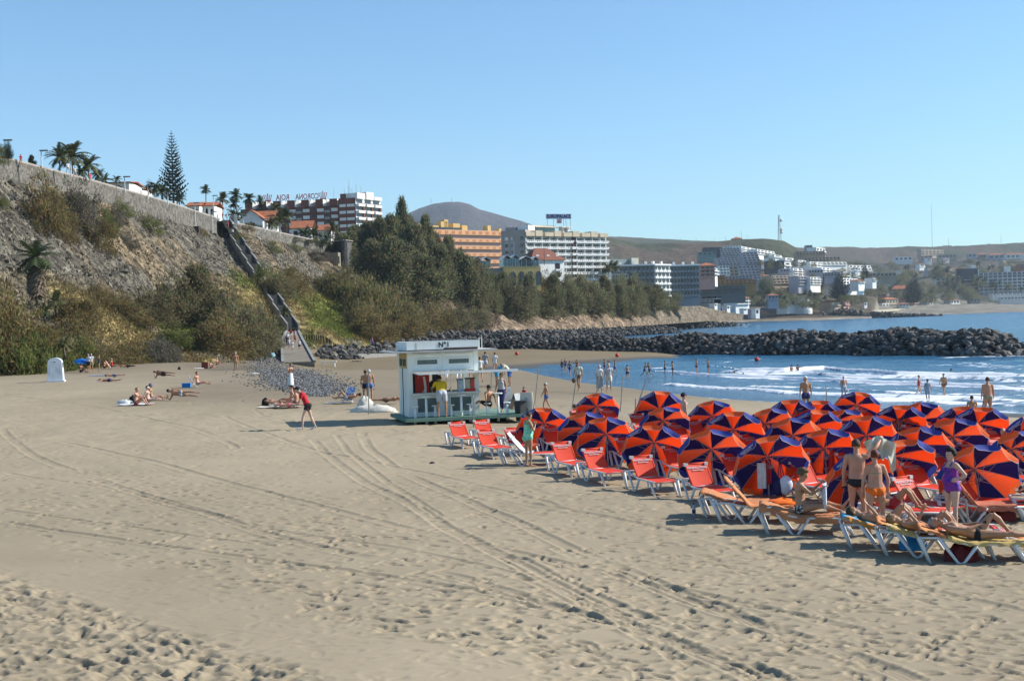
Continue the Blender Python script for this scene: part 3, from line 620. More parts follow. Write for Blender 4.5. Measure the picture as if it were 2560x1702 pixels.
def gable(mb, x0, x1, y0, y1, z0, h, ov=.4, along='x', mi=0):
    x0 -= ov; x1 += ov; y0 -= ov; y1 += ov; t = .18
    if along == 'x':
        ym = (y0 + y1) / 2; a = [(x0, y0, z0), (x1, y0, z0), (x1, ym, z0 + h), (x0, ym, z0 + h), (x0, y1, z0), (x1, y1, z0)]
        q = [(0, 1, 2, 3), (3, 2, 5, 4)]
    else:
        xm = (x0 + x1) / 2; a = [(x0, y0, z0), (x0, y1, z0), (xm, y1, z0 + h), (xm, y0, z0 + h), (x1, y0, z0), (x1, y1, z0)]
        q = [(0, 3, 2, 1), (3, 4, 5, 2)]
    mb.add(a + [(p[0], p[1], p[2] + t) for p in a], [tuple(reversed(f)) for f in q] + [tuple(i + 6 for i in f) for f in q] + [(0, 1, 7, 6), (4, 10, 11, 5) if along == 'x' else (4, 5, 11, 10), (0, 6, 9, 3), (3, 9, 10, 4), (1, 2, 8, 7), (2, 5, 11, 8)], mi)
    return mb
def hip(mb, x0, x1, y0, y1, z0, h, ov=.5, mi=0):
    x0 -= ov; x1 += ov; y0 -= ov; y1 += ov; r = min((y1 - y0) / 2, (x1 - x0) / 2) * .95; ym = (y0 + y1) / 2
    return mb.add([(x0, y0, z0), (x1, y0, z0), (x1, y1, z0), (x0, y1, z0), (x0 + r, ym, z0 + h), (x1 - r, ym, z0 + h)], [(0, 1, 5, 4), (1, 2, 5), (2, 3, 4, 5), (3, 0, 4), (0, 3, 2, 1)], mi)

# ---- the red brown hotel with mirrored roof letters
b = Bld('red_brown_hotel', 606, 536, 852, 531, 22, 'long red brown hotel with white window bands and rooftop letters seen from behind', 'hotel')
zt = 59.2; fl = 2.78; W = b.w
b.box('wall', 0, W, 0, 14, 0, zt - 22 - 2.2, brick)
nb_ = 7; bw = W / nb_
for i in range(nb_):
    b.box('dark_bay', i * bw + .5, i * bw + 2.2, -.05, .2, 1, zt - 24.5, mk('painted_bay_shade', (.11, .11, .12), (.07, .07, .08), .5, .8))  # flat strips: the shade of the bays is put into the grey
    m_ = MB(); x = i * bw; m_.add([(x + 2.4, -1.2, zt - 24.2), (x + bw - .4, -1.2, zt - 24.2), (x + bw - .4, 3, zt - 24.2), (x + 2.4, 3, zt - 24.2), (x + 2.4, -1.2, zt - 21.4), (x + bw - .4, -1.2, zt - 21.4), (x + bw - .4, 3, zt - 21.4), (x + 2.4, 3, zt - 21.4)], [(0, 1, 5, 4), (4, 5, 6, 7), (3, 0, 4, 7), (2, 3, 7, 6)]); m_.obj('roof_parapet', brick, b.o)
    MB().add([(x + bw - .4, -1.2, zt - 24.2), (x + bw + 1.6, 2.6, zt - 24.2), (x + bw + 1.6, 2.6, zt - 21.4), (x + bw - .4, -1.2, zt - 21.4)], [(0, 1, 2, 3)]).obj('white_fin', white, b.o)
for f in range(9):
    for i in range(nb_):
        x = i * bw; z = zt - 26.5 - f * fl
        b.box('window', x + 2.7, x + bw - .5, -.12, .05, z, z + 1.35, white)
        if f < 6: b.box('balcony', x + .1, x + 2.3, -1.0, 0, z - .5, z + .5, brick if i % 2 else greyw)
sg = Bld('rooftop_lettering', 690, 534, 800, 532, zt - .6, 'red rooftop letters and crowns on the brown hotel, mirrored because seen from behind', 'sign')
ox = 0
for i, chr_ in enumerate("AJOR ANOROC"):
    pass
for wd, xa, xb in (("ROJA", 689, 725), ("CORONA", 738, 801)):
    xs = (XZ((xa + xb) / 2, 533, 60) - sg.A.x); me = text_mesh(wd, 3.2, red_s, .03, .1, mirror=True)
    bb = [v.co.x for v in me.vertices]; sw = (max(bb) - min(bb)); tw = (xb - xa) / F * 533 * .94
    me.transform(Matrix.Rotation(R(90), 4, 'X') @ Matrix.Scale(tw / sw, 4, (1, 0, 0))); o = link('letters', me, sg.o, (xs, 0, 2.6))
for pxc in (810, 669):
    x = XZ(pxc, 533, 60) - sg.A.x; m_ = MB(); m_.box((x, 0, 1.6), (2.2, .3, 3.2)) if False else None
    for k in range(5):
        t = (k - 2) * .8; m_.bar((x + t * .6, 0, 1.4), (x + t * 1.0, 0, 3.6 + (.6 if k == 2 else 0)), .34, .2); m_.ball((x + t * 1.0, 0, 3.8 + (.6 if k == 2 else 0)), .26, 6, 4)
    m_.box((x, 0, 1.3), (2.4, .25, .6)); m_.obj('crown', red_s, sg.o)
m_ = MB(); 
for px in range(690, 802, 8): m_.box((XZ(px, 533, 60) - sg.A.x, .3, .4), (.12, .12, 2.6))
m_.obj('support', steel, sg.o)
# its tower and lit end wall
b = Bld('hotel_tower', 852, 529, 894, 527, 18, 'taller brown end tower of the hotel with white balconies on its sunny side', 'hotel'); H_ = ztop(894, 494, 527) - 18
b.box('wall', 0, b.w, 0, 16, 0, H_, brick)
for f in range(11):
    z = H_ - 3.6 - f * fl
    for xa, xb in ((.4, 3.2), (3.7, b.w - .4)): b.box('window', xa, xb, -.12, .05, z, z + 1.15, white)
b.box('roof_house', -.5, b.w + 1.5, 3, 13, H_ + .01, H_ + 2.2, mk('rust_brick', (.26, .11, .075), rough=.85))
def mast_local(b, x, y, z0, h, r=.08, name='antenna'): MB().tube([(x, y, z0), (x, y, z0 + h)], r, 5).obj(name, steel, b.o)
for x, h in ((2.0, 3.5), (3.6, 2.5), (5.5, 4.0)): mast_local(b, x, 6, H_ + 2.1, h)
e = Bld('hotel_wing', 894.5, 527, 957, 541, 18, 'white balconied end of the brown hotel facing the sun', 'hotel'); He = ztop(957, 497, 541) - 18
e.box('wall', .02, e.w, .02, 10, 0, He - 1, white)
for i in range(3):
    x = i * e.w / 3
    e.box('pillar', x + e.w / 3 - 1.1, x + e.w / 3 - .2, -.6, 0, 0, He - 2.6, brick)
    for f in range(12):
        z = He - 3.6 - f * fl
        e.box('window', x + .5, x + e.w / 3 - 1.2, -.1, .0, z + .9, z + 2.4, glass)
        e.box('balcony', x + .2, x + e.w / 3 - 1.1, -1.5, -.15, z - .5, z + .55, white)
e.box('roof_block', 0, e.w / 3 - .5, -1, 5, He - .99, He + 1.4, white); e.box('roof_block', e.w * .38, e.w * .66, -.8, 5, He - .99, He + 2.1, white); e.box('roof_block', e.w * .7, e.w, -.8, 6, He - .99, He + .4, white)
def mast(px, ytop, ybot, D, label, r=.12, cat='mast', lattice=False, group=None, lean=0):
    zb, zt_ = ztop(px, ybot, D), ztop(px, ytop, D); x = XZ(px, D, zb); o = empty('radio_mast', (x, D, zb), 0, label, cat, group); h = zt_ - zb
    m_ = MB()
    if lattice:
        for a_, b2 in ((-1, -1), (1, -1), (0, 1)): m_.tube([(a_ * r * 3, b2 * r * 3, 0), (a_ * r, b2 * r, h)], r * .45, 4)
        for k in range(16):
            q = k / 16; ww = r * (3 - 2 * q); z = q * h; m_.bar((-ww, -ww, z), (ww, -ww, z + h / 16), r * .3, r * .3); m_.bar((ww, -ww, z), (0, ww, z + h / 16), r * .3, r * .3)
    else: m_.tube([(0, 0, 0), (lean, 0, h)], [r, r * .6], 5)
    m_.obj('pole', steel, o)
    if lattice:
        for k, q in enumerate((.35, .45, .8)): MB().ball((r * 4, 0, h * q), (r * 3, r * 1.5, r * 3), 8, 5).obj('dish', white, o)
    return o
mast(874, 448, 484, 534, 'tall thin antenna mast on the brown hotel tower', .12); mast(862, 470, 486, 534, 'short antenna beside the tall mast on the brown tower', .08)
mast(835, 470, 496, 534, 'pair of thin aerials left of the brown tower', .07); mast(903, 466, 488, 534, 'aerial above the white end of the brown hotel', .1)

# ---- cream and white palace hotel
b = Bld('white_balcony_hotel', 1315, 560, 1522, 586, 24, 'big white hotel with seven rows of balconies under a rooftop name board', 'hotel')
HT = ztop(1315, 574, 560) - 24; W = b.w; fl = 2.8
b.box('wall', 0, W, 1.6, 15, 0, HT - 2.8, mk('hotel_plaster', (.66, .64, .60), (.58, .56, .52), .4, .8))
sp = W * .565
for f in range(8):
    z = HT - 5.6 - f * fl
    for xa, xb, nbay in ((.6, sp, 6), (sp + 2.0, W, 4)):
        st = (xb - xa) / nbay
        m_ = MB(); m_.box(((xa + xb) / 2, .1, z + .28), (xb - xa, .2, .56)); m_.box(((xa + xb) / 2, .1, z + 1.06), (xb - xa, .2, .16))
        for i in range(nbay * 4 + 1): m_.box((xa + i * st / 4, .1, z + .77), (st * (.26 if i % 4 == 0 else .11), .2, .42))
        m_.box(((xa + xb) / 2, .85, z - .08), (xb - xa, 1.5, .16)); m_.obj('balcony', white, b.o)
        for i in range(nbay):
            b.box('window', xa + i * st + st * .22, xa + i * st + st * .85, 1.52, 1.6, z + .1, z + 2.2, glass)
            b.box('partition', xa + i * st - .1, xa + i * st + .12, .22, 1.58, z + .02, z + fl - .18, white)
b.box('stair_shaft', sp + .1, sp + 1.9, .6, 1.58, 0, HT - 3, mk('shaft_brown', (.13, .09, .085), rough=.85))
for f in range(6): b.box('white_box', sp - .9, sp + 1.1, -.5, -.02, HT - 8.4 - f * fl, HT - 7.3 - f * fl, white)
for i in range(9):
    x = .2 + i * W / 9; hh = 1.8 + (.7 if i % 2 else 0)
    b.box('roof_terrace', x, x + W / 9 - (1.4 if i % 2 else .5), -.3, 5, HT - 2.79, HT - 2.8 + hh, cream)
b.box('penthouse', W * .22, W * .43, 5.2, 10, HT - 2.79, HT + 1.5, teal_g); m_ = MB(); gable(m_, W * .2, W * .45, 4.5, 10.5, HT + 1.5, 1.0); m_.obj('penthouse_roof', cream, b.o)
b.box('roof_canopy', W * .5, W * .62, 4, 9, HT + 1.6, HT + 2.1, white); b.box('canopy_post', W * .52, W * .54, 5, 8, HT - 2.79, HT + 1.59, white); b.box('canopy_post', W * .58, W * .6, 5, 8, HT - 2.79, HT + 1.59, white)
g2 = Bld('hotel_side_wing', 1254, 566, 1314.5, 560, 24, 'plain grey brown side wall of the white balcony hotel with few windows', 'hotel'); Hg = ztop(1300, 574.5, 561) - 24
g2.box('wall', 0, g2.w - .02, 0, 14, 0, Hg, greyw)
for xf in (.16, .42, .79):
    for f in range(3): g2.box('window', g2.w * xf, g2.w * (xf + (.13 if xf != .42 else .05)), -.1, .02, Hg - 4.4 - f * 3.0, Hg - 2.9 - f * 3.0, glass if (f or xf == .79) else white)
    if xf < .5: g2.box('panel', g2.w * (xf - .02), g2.w * (xf + .15), -.06, -.005, Hg - 14, Hg - 5.0, mk('pale_panel', (.45, .45, .47), rough=.8))
g2.box('roof_room', g2.w * .1, g2.w * .5, 2, 9, Hg + .01, Hg + 1.5, greyw); g2.box('roof_room', g2.w * .55, g2.w, 3, 9, Hg + .01, Hg + 2.1, white)
s_ = Bld('rooftop_name_board', 1364, 574, 1427, 578, ztop(1395, 575, 575), 'blue grey rooftop board reading EUROPALACE above the white hotel', 'sign')
zb0 = ztop(1395, 547, 575) - s_.zb; zb1 = ztop(1395, 534.5, 575) - s_.zb
s_.box('board', 0, s_.w, 0, .25, zb0, zb1, mk('board_blue', (.45, .52, .62), rough=.6))
me = text_mesh("EUROPALACE", 2.2, navy_s, .05, .05); bb = [v.co.x for v in me.vertices]; me.transform(Matrix.Rotation(R(90), 4, 'X') @ Matrix.Scale(s_.w * .95 / (max(bb) - min(bb)), 4, (1, 0, 0)) @ Matrix.Scale(1.05, 4, (0, 1, 0)))
link('letters', me, s_.o, (s_.w / 2, -.08, (zb0 + zb1) / 2))
s_.box('emblem_panel', s_.w * .42, s_.w * .62, 0, .2, zb0 - 2.0, zb0 - .02, mk('emblem_grey', (.42, .4, .45), rough=.6))
m_ = MB(); cx = s_.w * .52
for k in range(3): m_.box((cx - .5 + k * .5, -.05, zb0 - .6), (.3, .06, .3)); m_.box((cx - .5 + k * .5, -.05, zb0 - 1.35), (.28, .06, .7))
m_.obj('emblem', red_s, s_.o)
m_ = MB()
for q in (.06, .3, .7, .8, .97): m_.box((s_.w * q, .4, zb0 / 2 + .5), (.14, .14, zb0 + 1))
m_.obj('support', steel, s_.o)

# ---- orange hotel
b = Bld('orange_hotel', 985, 598, 1262, 640, 24, 'long orange hotel with grey balcony bands behind the dark trees', 'hotel'); HT = ztop(1200, 575, 628) - 24
b.box('wall', 0, b.w, 1.2, 14, 0, HT - .3, mk('grey_orange', (.40, .36, .36), rough=.8))
for f in range(6):
    z = HT - 2.4 - f * 3.45
    b.box('balcony', 0, b.w, 0, 1.18, z, z + (2.3 if f == 0 else 1.75), orange_p)
    for i in range(16):
        x = (i + .25) * b.w / 16
        b.box('window', x, x + b.w / 36, -.06, -.005, z + .35, z + (1.8 if f == 0 else 1.2), mk('deep_orange', (.58, .22, .08), rough=.8))
for xf, w_, h_ in ((.36, .06, 2.2), (.44, .06, 4.2), (.47, .035, 5.2), (.55, .06, 3.5), (.63, .05, 2.7), (.23, .05, 3), (.87, .03, 3.0), (.98, .02, 1.6)):
    b.box('roof_tower', b.w * xf, b.w * (xf + w_), 2, 6, HT - .29, HT - .3 + h_, yellow_p)
b.box('roof_glazing', b.w * .37, b.w * .62, 1.3, 1.98, HT - .29, HT + 1.1, glass)
# ---- glass roofed restaurant on a yellow base
b = Bld('glass_roof_restaurant', 1180, 470, 1350, 476, 22, 'yellow restaurant terrace with arches and zigzag white glass roofs', 'restaurant')
z0 = ztop(1257, 667, 473) - 22; W = b.w; xa = W * .45
b.box('wall', xa, W, 0, 12, -4, z0, yellow_p)
for i in range(4):
    x = xa + 2.4 + i * 3.3; m_ = MB(); n_ = 8; pts = [(x, -.05, z0 - 7), (x + 2.2, -.05, z0 - 7)] + [(x + 1.1 + 1.1 * math.cos(math.pi * k / n_), -.05, z0 - 3.2 + 1.4 * math.sin(math.pi * k / n_)) for k in range(n_ + 1)]
    m_.add(pts, [tuple(range(len(pts)))]); m_.obj('arch', glass, b.o)
b.box('terrace_wall', 0, xa - .03, 1, 12, -4, z0 - .4, mk('terrace_grey', (.30, .27, .25), rough=.85))
for i in range(16): b.box('railing', xa + i * (W - xa) / 16, xa + i * (W - xa) / 16 + .12, -.1, 0, z0 + .01, z0 + 1.1, teal_g)
b.box('railing', xa, W, -.12, -.02, z0 + 1.12, z0 + 1.25, teal_g)
for x, w_, hh in ((0, 3.4, 2.6), (3.5, 3.6, 2.4), (xa, 3.2, 3.0), (xa + 3.2, 3.2, 3.0), (xa + 6.6, 4.6, 2.5), (xa + 11.2, 2.6, 2.3)):
    b.box('glass_wall', x + .1, x + w_ - .1, .6, 7, z0 + .02, z0 + hh - .02, teal_g if w_ < 4 else dkglass)
    m_ = MB(); gable(m_, x, x + w_, .3, 7, z0 + hh, 1.25, .1, 'y'); m_.obj('roof', white if x != xa + 3.2 else mk('roof_glass', (.42, .52, .54), rough=.3), b.o)
    for q in (.08, .5, .92): b.box('post', x + w_ * q - .06, x + w_ * q + .06, .45, .58, z0 + .02, z0 + hh - .02, white)
# ---- villa with red roof
b = Bld('red_roof_villa', 1328, 500, 1410, 508, 20, 'white villa with a steep red brown pyramid roof before the white hotel', 'villa'); z0 = ztop(1370, 650, 502) - 20
b.box('wall', 1.0, b.w, 0, 10, -4, z0, white); m_ = MB(); hip(m_, 0, b.w, 0, 10, z0 + .02, ztop(1350, 620, 506) - 20 - z0, .8); m_.obj('roof', mk('roof_brown', (.22, .085, .055), (.16, .06, .04), 1.2, .85), b.o)
for x, z, w_ in ((b.w * .72, z0 - 3.6, 2.2), (b.w * .72, z0 - 7, 2.2)): b.box('window', x, x + w_, -.1, -.01, z, z + 2.4, dark_i); b.box('balcony', x - .3, x + w_ + .3, -1, -.12, z - .6, z + .1, white)
for q in (.2, .52, .8): b.box('dormer', b.w * q, b.w * q + 1.3, 1.2, 3.5, z0 + .9, z0 + 2.2, white)
m_ = MB().tube([(b.w * .36, -.8, z0 - 2), (b.w * .36, -.8, z0 + 6)], .12, 5); m_.obj('pole', mk('rust', (.3, .13, .08)), b.o)
# ---- arched apartments, lit front white, wings in painted shade grey
def arched(px0, D0, px1, D1, yt, floors, m, label, nb, lit=False):
    dq = 4 if lit else 9
    b = Bld('arched_apartments', px0, D0, px1, D1, 12, label, 'apartments'); H = ztop((px0 + px1) / 2, yt, (D0 + D1) / 2) - 12
    b.box('wall', 0, b.w, .9, dq, 0, H - .5, m); st = b.w / nb
    for f in range(floors):
        z = H - 3.3 - f * 3.1
        for i in range(nb):
            x = i * st; b.box('window', x + st * .15, x + st * .85, .82, .9, z + .2, z + 2.3, dkglass)
            b.box('balcony', x + st * .08, x + st * .92, -.2, .8, z - .45, z + .55, m if not lit else white)
        b.box('slab', 0, b.w, -.05, .88, z + 2.55, z + 2.75, m if not lit else white)
    b.box('parapet', -.1, b.w + .1, -.3, dq + .2, H - .49, H + .2, white)
    for i in range(max(2, nb // 3)): b.box('chimney', (i + .4) * b.w / max(2, nb // 3), (i + .4) * b.w / max(2, nb // 3) + 1.1, 3, 4.2, H + .21, H + 1.7, white)
    return b
dkgrey = mk('shade_grey_render', (.27, .27, .285), (.22, .22, .23), .4, .85)  # shade of the two wings put into this grey, lit front stays white
arched(1540, 625, 1637, 628, 662, 5, dkgrey, 'left wing, painted shade grey, of the arched apartment block', 9)
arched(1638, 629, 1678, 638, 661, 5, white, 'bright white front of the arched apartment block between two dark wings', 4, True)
arched(1679, 646, 1750, 649, 662, 5, dkgrey, 'right wing, painted shade grey, of the arched apartment block beside a pink house', 9)
b = Bld('flat_roof_hall', 1520, 700, 1592, 712, 14, 'low pale hall with a green grey roof behind the dark apartments', 'building'); b.box('wall', 0, b.w * .75, 0, 12, 0, ztop(1540, 648, 703) - 14, mk('hall_grey', (.24, .28, .28), rough=.8)); b.box('end_wall', b.w * .755, b.w, -2, 12, 0, ztop(1580, 645, 708) - 14, mk('hall_cream', (.55, .56, .45), rough=.8)); b.box('door', b.w * .3, b.w * .36, -.08, -.01, 0, 3, dkglass)
o = empty('white_railing', (XD(1500, 560), 560, ztop(1500, 698, 560)), 0, 'white terrace railing above the dark trees right of the hotel', 'railing'); wl = XD(1572, 560) - XD(1500, 560)
MB().box((wl / 2, 0, 1.9), (wl, .15, .3)).obj('rail', white, o)
for i in range(15): MB().box((wl * i / 14, 0, .9), (.14, .14, 1.7)).obj('post', white, o)

# ---- stone retaining wall along the clifftop
wallm = mk('rubble_stone', (.17, .155, .13), (.08, .075, .066), 3.5, .9, bump=1, bscale=2.5, ramp=(.35, .65)); capm = mk('wall_coping', (.34, .30, .27), (.27, .24, .21), .4, .85)
n_ = wallm.node_tree.nodes; l_ = wallm.node_tree.links; vz = n_.new('ShaderNodeTexVoronoi'); vz.inputs['Scale'].default_value = 1.6; tc_n = n_.new('ShaderNodeTexCoord'); l_.new(tc_n.outputs['Object'], vz.inputs[0])
mm = n_.new('ShaderNodeMixRGB'); mm.blend_type = 'MULTIPLY'; mm.inputs[0].default_value = .8; l_.new(n_['Principled BSDF'].inputs['Base Color'].links[0].from_socket, mm.inputs[1]); sc_ = n_.new('ShaderNodeSeparateColor'); l_.new(vz.outputs['Color'], sc_.inputs[0]); cr_ = n_.new('ShaderNodeMapRange'); cr_.inputs[3].default_value = .5; cr_.inputs[4].default_value = 1.5; l_.new(sc_.outputs[0], cr_.inputs[0]); l_.new(cr_.outputs[0], mm.inputs[2]); l_.new(mm.outputs[0], n_['Principled BSDF'].inputs['Base Color'])
def wallseg(name, px0, px1, label, batter=.12):
    o = empty(name, P(px0, float(wall_top_y(px0)), float(wall_D(px0))), 0, label, 'wall'); O = Vector(o.location); pxl = np.linspace(px0, px1, 60); V = []; K = []
    for px in pxl:
        D = float(wall_D(px)) - .3; zt_ = P(px, float(wall_top_y(px)), float(wall_D(px))).z; zb = zt_ - 9.5
        x = XZ(px, D, zt_); V.append([Vector((x, D - batter * 9, zb)), Vector((x, D, zt_ - .3)), Vector((x, D + .6, zt_ - .3)), Vector((x, D + .6, zb))])
        K.append([Vector((x, D - .12, zt_ - .298)), Vector((x, D - .12, zt_)), Vector((x, D + .75, zt_)), Vector((x, D + .75, zt_ - .298))])
    for nm, VV, m in (('stonework', V, wallm), ('coping', K, capm)):
        mb = MB()
        for a_, b2 in zip(VV, VV[1:]):
            for k in range(4): mb.quad(a_[k] - O, b2[k] - O, b2[(k + 1) % 4] - O, a_[(k + 1) % 4] - O)
        mb.quad(*[v - O for v in VV[0]]); mb.quad(*[v - O for v in VV[-1]][::-1]); mb.obj(nm, m, o)
wallseg('stone_wall', -700, 541, 'long grey stone retaining wall running down to the stairs'); wallseg('stone_wall', 575, 821, 'stone retaining wall right of the stairs below the palms')
# bastion at the right end
o = empty('stone_bastion', (XD(850, 412), 412, 20), 0, 'dark square stone bastion ending the clifftop wall', 'wall'); O = Vector(o.location)
zt_ = P(821, 606, 410).z; A, B, Cc = Vector((XZ(822, 411, 30), 411, 0)), Vector((XZ(862, 403, 30), 403, 0)), Vector((XZ(881, 409, 30), 409, 0))
for nm, a_, b2, m in (('shaded_face', A, B, mk('stone_shade_tone', (.06, .055, .05), (.03, .03, .03), 1.5, .9)), ('sunny_face', B, Cc, mk('stone_sun_tone', (.13, .125, .12), (.06, .06, .058), 1.5, .9))):  # same stone twice: sun and shade put into the two colours
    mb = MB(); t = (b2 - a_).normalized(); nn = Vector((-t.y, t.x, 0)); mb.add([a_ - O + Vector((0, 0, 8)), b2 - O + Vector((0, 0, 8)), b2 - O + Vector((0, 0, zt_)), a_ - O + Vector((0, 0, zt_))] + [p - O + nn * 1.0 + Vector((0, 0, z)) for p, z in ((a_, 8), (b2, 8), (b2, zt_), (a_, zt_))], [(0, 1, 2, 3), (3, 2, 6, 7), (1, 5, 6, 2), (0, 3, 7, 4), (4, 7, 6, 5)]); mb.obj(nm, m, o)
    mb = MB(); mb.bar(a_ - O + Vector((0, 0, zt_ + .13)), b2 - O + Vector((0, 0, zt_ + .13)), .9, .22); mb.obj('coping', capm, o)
o = empty('concrete_hut', P(832, 656, 400), R(-8), 'small tan concrete hut at the foot of the bastion', 'hut'); MB().box((-.6, 1.6, .9), (4.6, 3, 4.4)).obj('wall', mk('tan_concrete', (.27, .23, .17), rough=.9), o); MB().box((1.8, -.05, .7), (.9, .08, 2.4)).obj('door', mk('hut_door', (.34, .31, .22), rough=.8), o)

# ---- stairs down the hillside
so_ = empty('hillside_stairs', ST0, 0, 'long straight concrete stairway with stepped grey side walls climbing the hillside', 'stairs')
dvec = Vector((ST1.x - ST0.x, ST1.y - ST0.y, 0)); LL = dvec.length; dn_ = dvec / LL; nn = Vector((dn_.y, -dn_.x, 0)); RZ = ST1.z - ST0.z
conc = mk('pale_concrete', (.27, .275, .27), (.2, .205, .2), .8, .9); conc_d = mk('stair_concrete_shade', (.09, .085, .08), (.06, .057, .055), .8, .9)  # darker step concrete carries the side wall's shade in its colour
NF = 11; hwid = 1.0; mb = MB(); zz = 0
for f in range(NF):
    s0 = f / NF; s1 = (f + 1) / NF; a_ = dn_ * LL * s0; b2 = dn_ * LL * s1; z0 = RZ * s0; z1 = RZ * s1; run = .78
    for k in range(15):
        q0 = s0 + (s1 - s0) * run * k / 15; q1 = s0 + (s1 - s0) * run * (k + 1) / 15; z = z0 + (z1 - z0) * (k + 1) / 15
        p0, p1 = dn_ * LL * q0, dn_ * LL * q1; mb.add([p0 - nn * hwid + Vector((0, 0, z)), p0 + nn * hwid + Vector((0, 0, z)), p1 + nn * hwid + Vector((0, 0, z)), p1 - nn * hwid + Vector((0, 0, z)), p0 - nn * hwid + Vector((0, 0, z - RZ / NF / 15 - .02)), p0 + nn * hwid + Vector((0, 0, z - RZ / NF / 15 - .02))], [(0, 1, 2, 3), (4, 5, 1, 0)])
    p0, p1 = dn_ * LL * (s0 + (s1 - s0) * run), b2; mb.quad(p0 - nn * hwid + Vector((0, 0, z1)), p0 + nn * hwid + Vector((0, 0, z1)), p1 + nn * hwid + Vector((0, 0, z1)), p1 - nn * hwid + Vector((0, 0, z1)))
    for sgn in (-1, 1):
        if sgn == -1 and f in (9, 10): continue
        w0, w1 = nn * sgn * hwid, nn * sgn * (hwid + .28); pr = MB(); ht = .85
        lo = [a_, b2]; vs = []
        za, zb_ = z0 + ht + .25, z1 + ht - .25
        for p, zt2 in ((a_, za), (b2, zb_)):
            for wv in (w0, w1):
                for z in (zt2 - 5.5, zt2): vs.append(p + wv + Vector((0, 0, z)))
        pr.add(vs, [(0, 1, 5, 4), (2, 6, 7, 3), (1, 3, 7, 5), (0, 2, 3, 1), (4, 5, 7, 6)]); pr.obj('side_wall', conc if sgn > 0 or f > 3 else conc, so_)
mb.obj('steps', conc_d, so_)
top_ = dn_ * LL; MB().box(top_ + dn_ * 3 + Vector((0, 0, RZ - .3)), (5, 6, .5), rz=math.atan2(dn_.y, dn_.x) - R(90)).obj('landing', conc_d, so_)
MB().box(top_ + nn * 2.6 + dn_ * 2.5 + Vector((0, 0, RZ - 1.2)), (.8, 6, 5.6), rz=math.atan2(dn_.y, dn_.x) - R(90)).obj('end_pier', conc, so_)
# ramp from the beach to the foot of the stairs
rp_ = empty('concrete_ramp', G(740, 892), 0, 'pale concrete ramp leading up from the sand to the stairs', 'ramp'); O = Vector(rp_.location)
rl = [P(706, 893, 200), P(704, 850, 226), P(716, 828, 250)]; rr_ = [P(786, 893, 200), P(757, 850, 226), P(746, 828, 250)]
rl[0].z = rr_[0].z = ground_z(rl[0].x, 200) + .05
mb = MB()
for i in range(2):
    mb.quad(rl[i] - O, rr_[i] - O, rr_[i + 1] - O, rl[i + 1] - O); dz = Vector((0, 0, 6)); mb.quad(rl[i] - O - dz, rr_[i] - O - dz, rr_[i] - O, rl[i] - O) if i == 0 else None
    mb.quad(rl[i] - O - dz, rl[i] - O, rl[i + 1] - O, rl[i + 1] - O - dz); mb.quad(rr_[i] - O, rr_[i] - O - dz, rr_[i + 1] - O - dz, rr_[i + 1] - O)
mb.obj('deck', mk('ramp_concrete', (.215, .19, .15), (.17, .15, .12), .5, .9), rp_)
for side in (rl, rr_):
    mb = MB()
    for i in range(2): mb.bar(side[i] - O + Vector((0, 0, .02)), side[i + 1] - O + Vector((0, 0, .02)), .4, .35)
    mb.obj('kerb', conc, rp_)
def rampz(px, py):
    t = np.interp(py, [828, 850, 893], [250, 226, 200]); return P(px, py, float(t))
# concrete quay strip behind the sand bar
o = empty('concrete_quay', G(900, 888), 0, 'low pale concrete quay strip behind the sand bar', 'quay'); O = Vector(o.location); mb = MB(); a_, b2 = G(800, 892), G(1010, 889); mb.bar(a_ - O, b2 - O, 1.6, .9); mb.obj('slab', mk('quay_concrete', (.38, .36, .33), rough=.9), o)
for i, px in enumerate((850, 889, 928, 971, 1012)):
    p = G(px, 890); po = empty('quay_post', p, 0, 'thin grey metal post standing on the concrete quay', 'post', 'thin posts along the quay'); MB().tube([(0, 0, -.2), (0, 0, 2.6 * p.y / 200)], .05, 5).obj('pole', steel, po)

# ---- bungalows on the clifftop
def bungalow(px0, px1, D, yeave, ybase, rh, along, label, m=white, yaw=0, dep=9, nw=2):
    zb = ztop((px0 + px1) / 2, ybase, D) ; b = Bld('bungalow', px0, D + yaw, px1, D, zb, label, 'house'); h = ztop(px0, yeave, D) - zb
    b.box('wall', 0, b.w, 0, dep, -5, h, m); mb = MB(); gable(mb, 0, b.w, 0, dep, h - .05, rh, .5, along); mb.obj('roof', roof_t, b.o)
    if along == 'y': MB().add([(0, -.02, h), (b.w, -.02, h), (b.w / 2, -.02, h + rh)], [(0, 1, 2)]).obj('gable_wall', m, b.o)
    for i in range(nw): b.box('window', b.w * (i + .25) / nw, b.w * (i + .65) / nw, -.1, -.015, h - 2.2, h - .8, dark_i)
    b.box('door', b.w * .46, b.w * .52, -.1, -.015, h - 2.6, h - .5, dark_i)
    return b
bungalow(466, 496, 322, 516, 538, 1.3, 'x', 'left white bungalow with orange tiled roof just above the stone wall'); 
b = bungalow(497, 534, 326, 516, 540, 1.3, 'x', 'white bungalow with glazed veranda right at the wall end', nw=3)
bungalow(597, 655, 358, 551, 570, 2.9, 'y', 'pale gabled bungalow half hidden behind clipped bushes', nw=1); bungalow(640, 680, 366, 552, 572, 3.0, 'x', 'bungalow with large orange tiled roof beside a palm')
bungalow(726, 775, 410, 572, 586, 2.7, 'x', 'red roofed house among the palms left of the bastion'); bungalow(792, 826, 432, 577, 592, 2.2, 'x', 'small red roofed house nearest the bastion'); bungalow(330, 352, 300, 474, 492, .6, 'x', 'low white building with flat terracotta roof behind the wall', nw=1); bungalow(270, 320, 262, 458, 470, .5, 'x', 'long low roof peeping over the wall', nw=1)

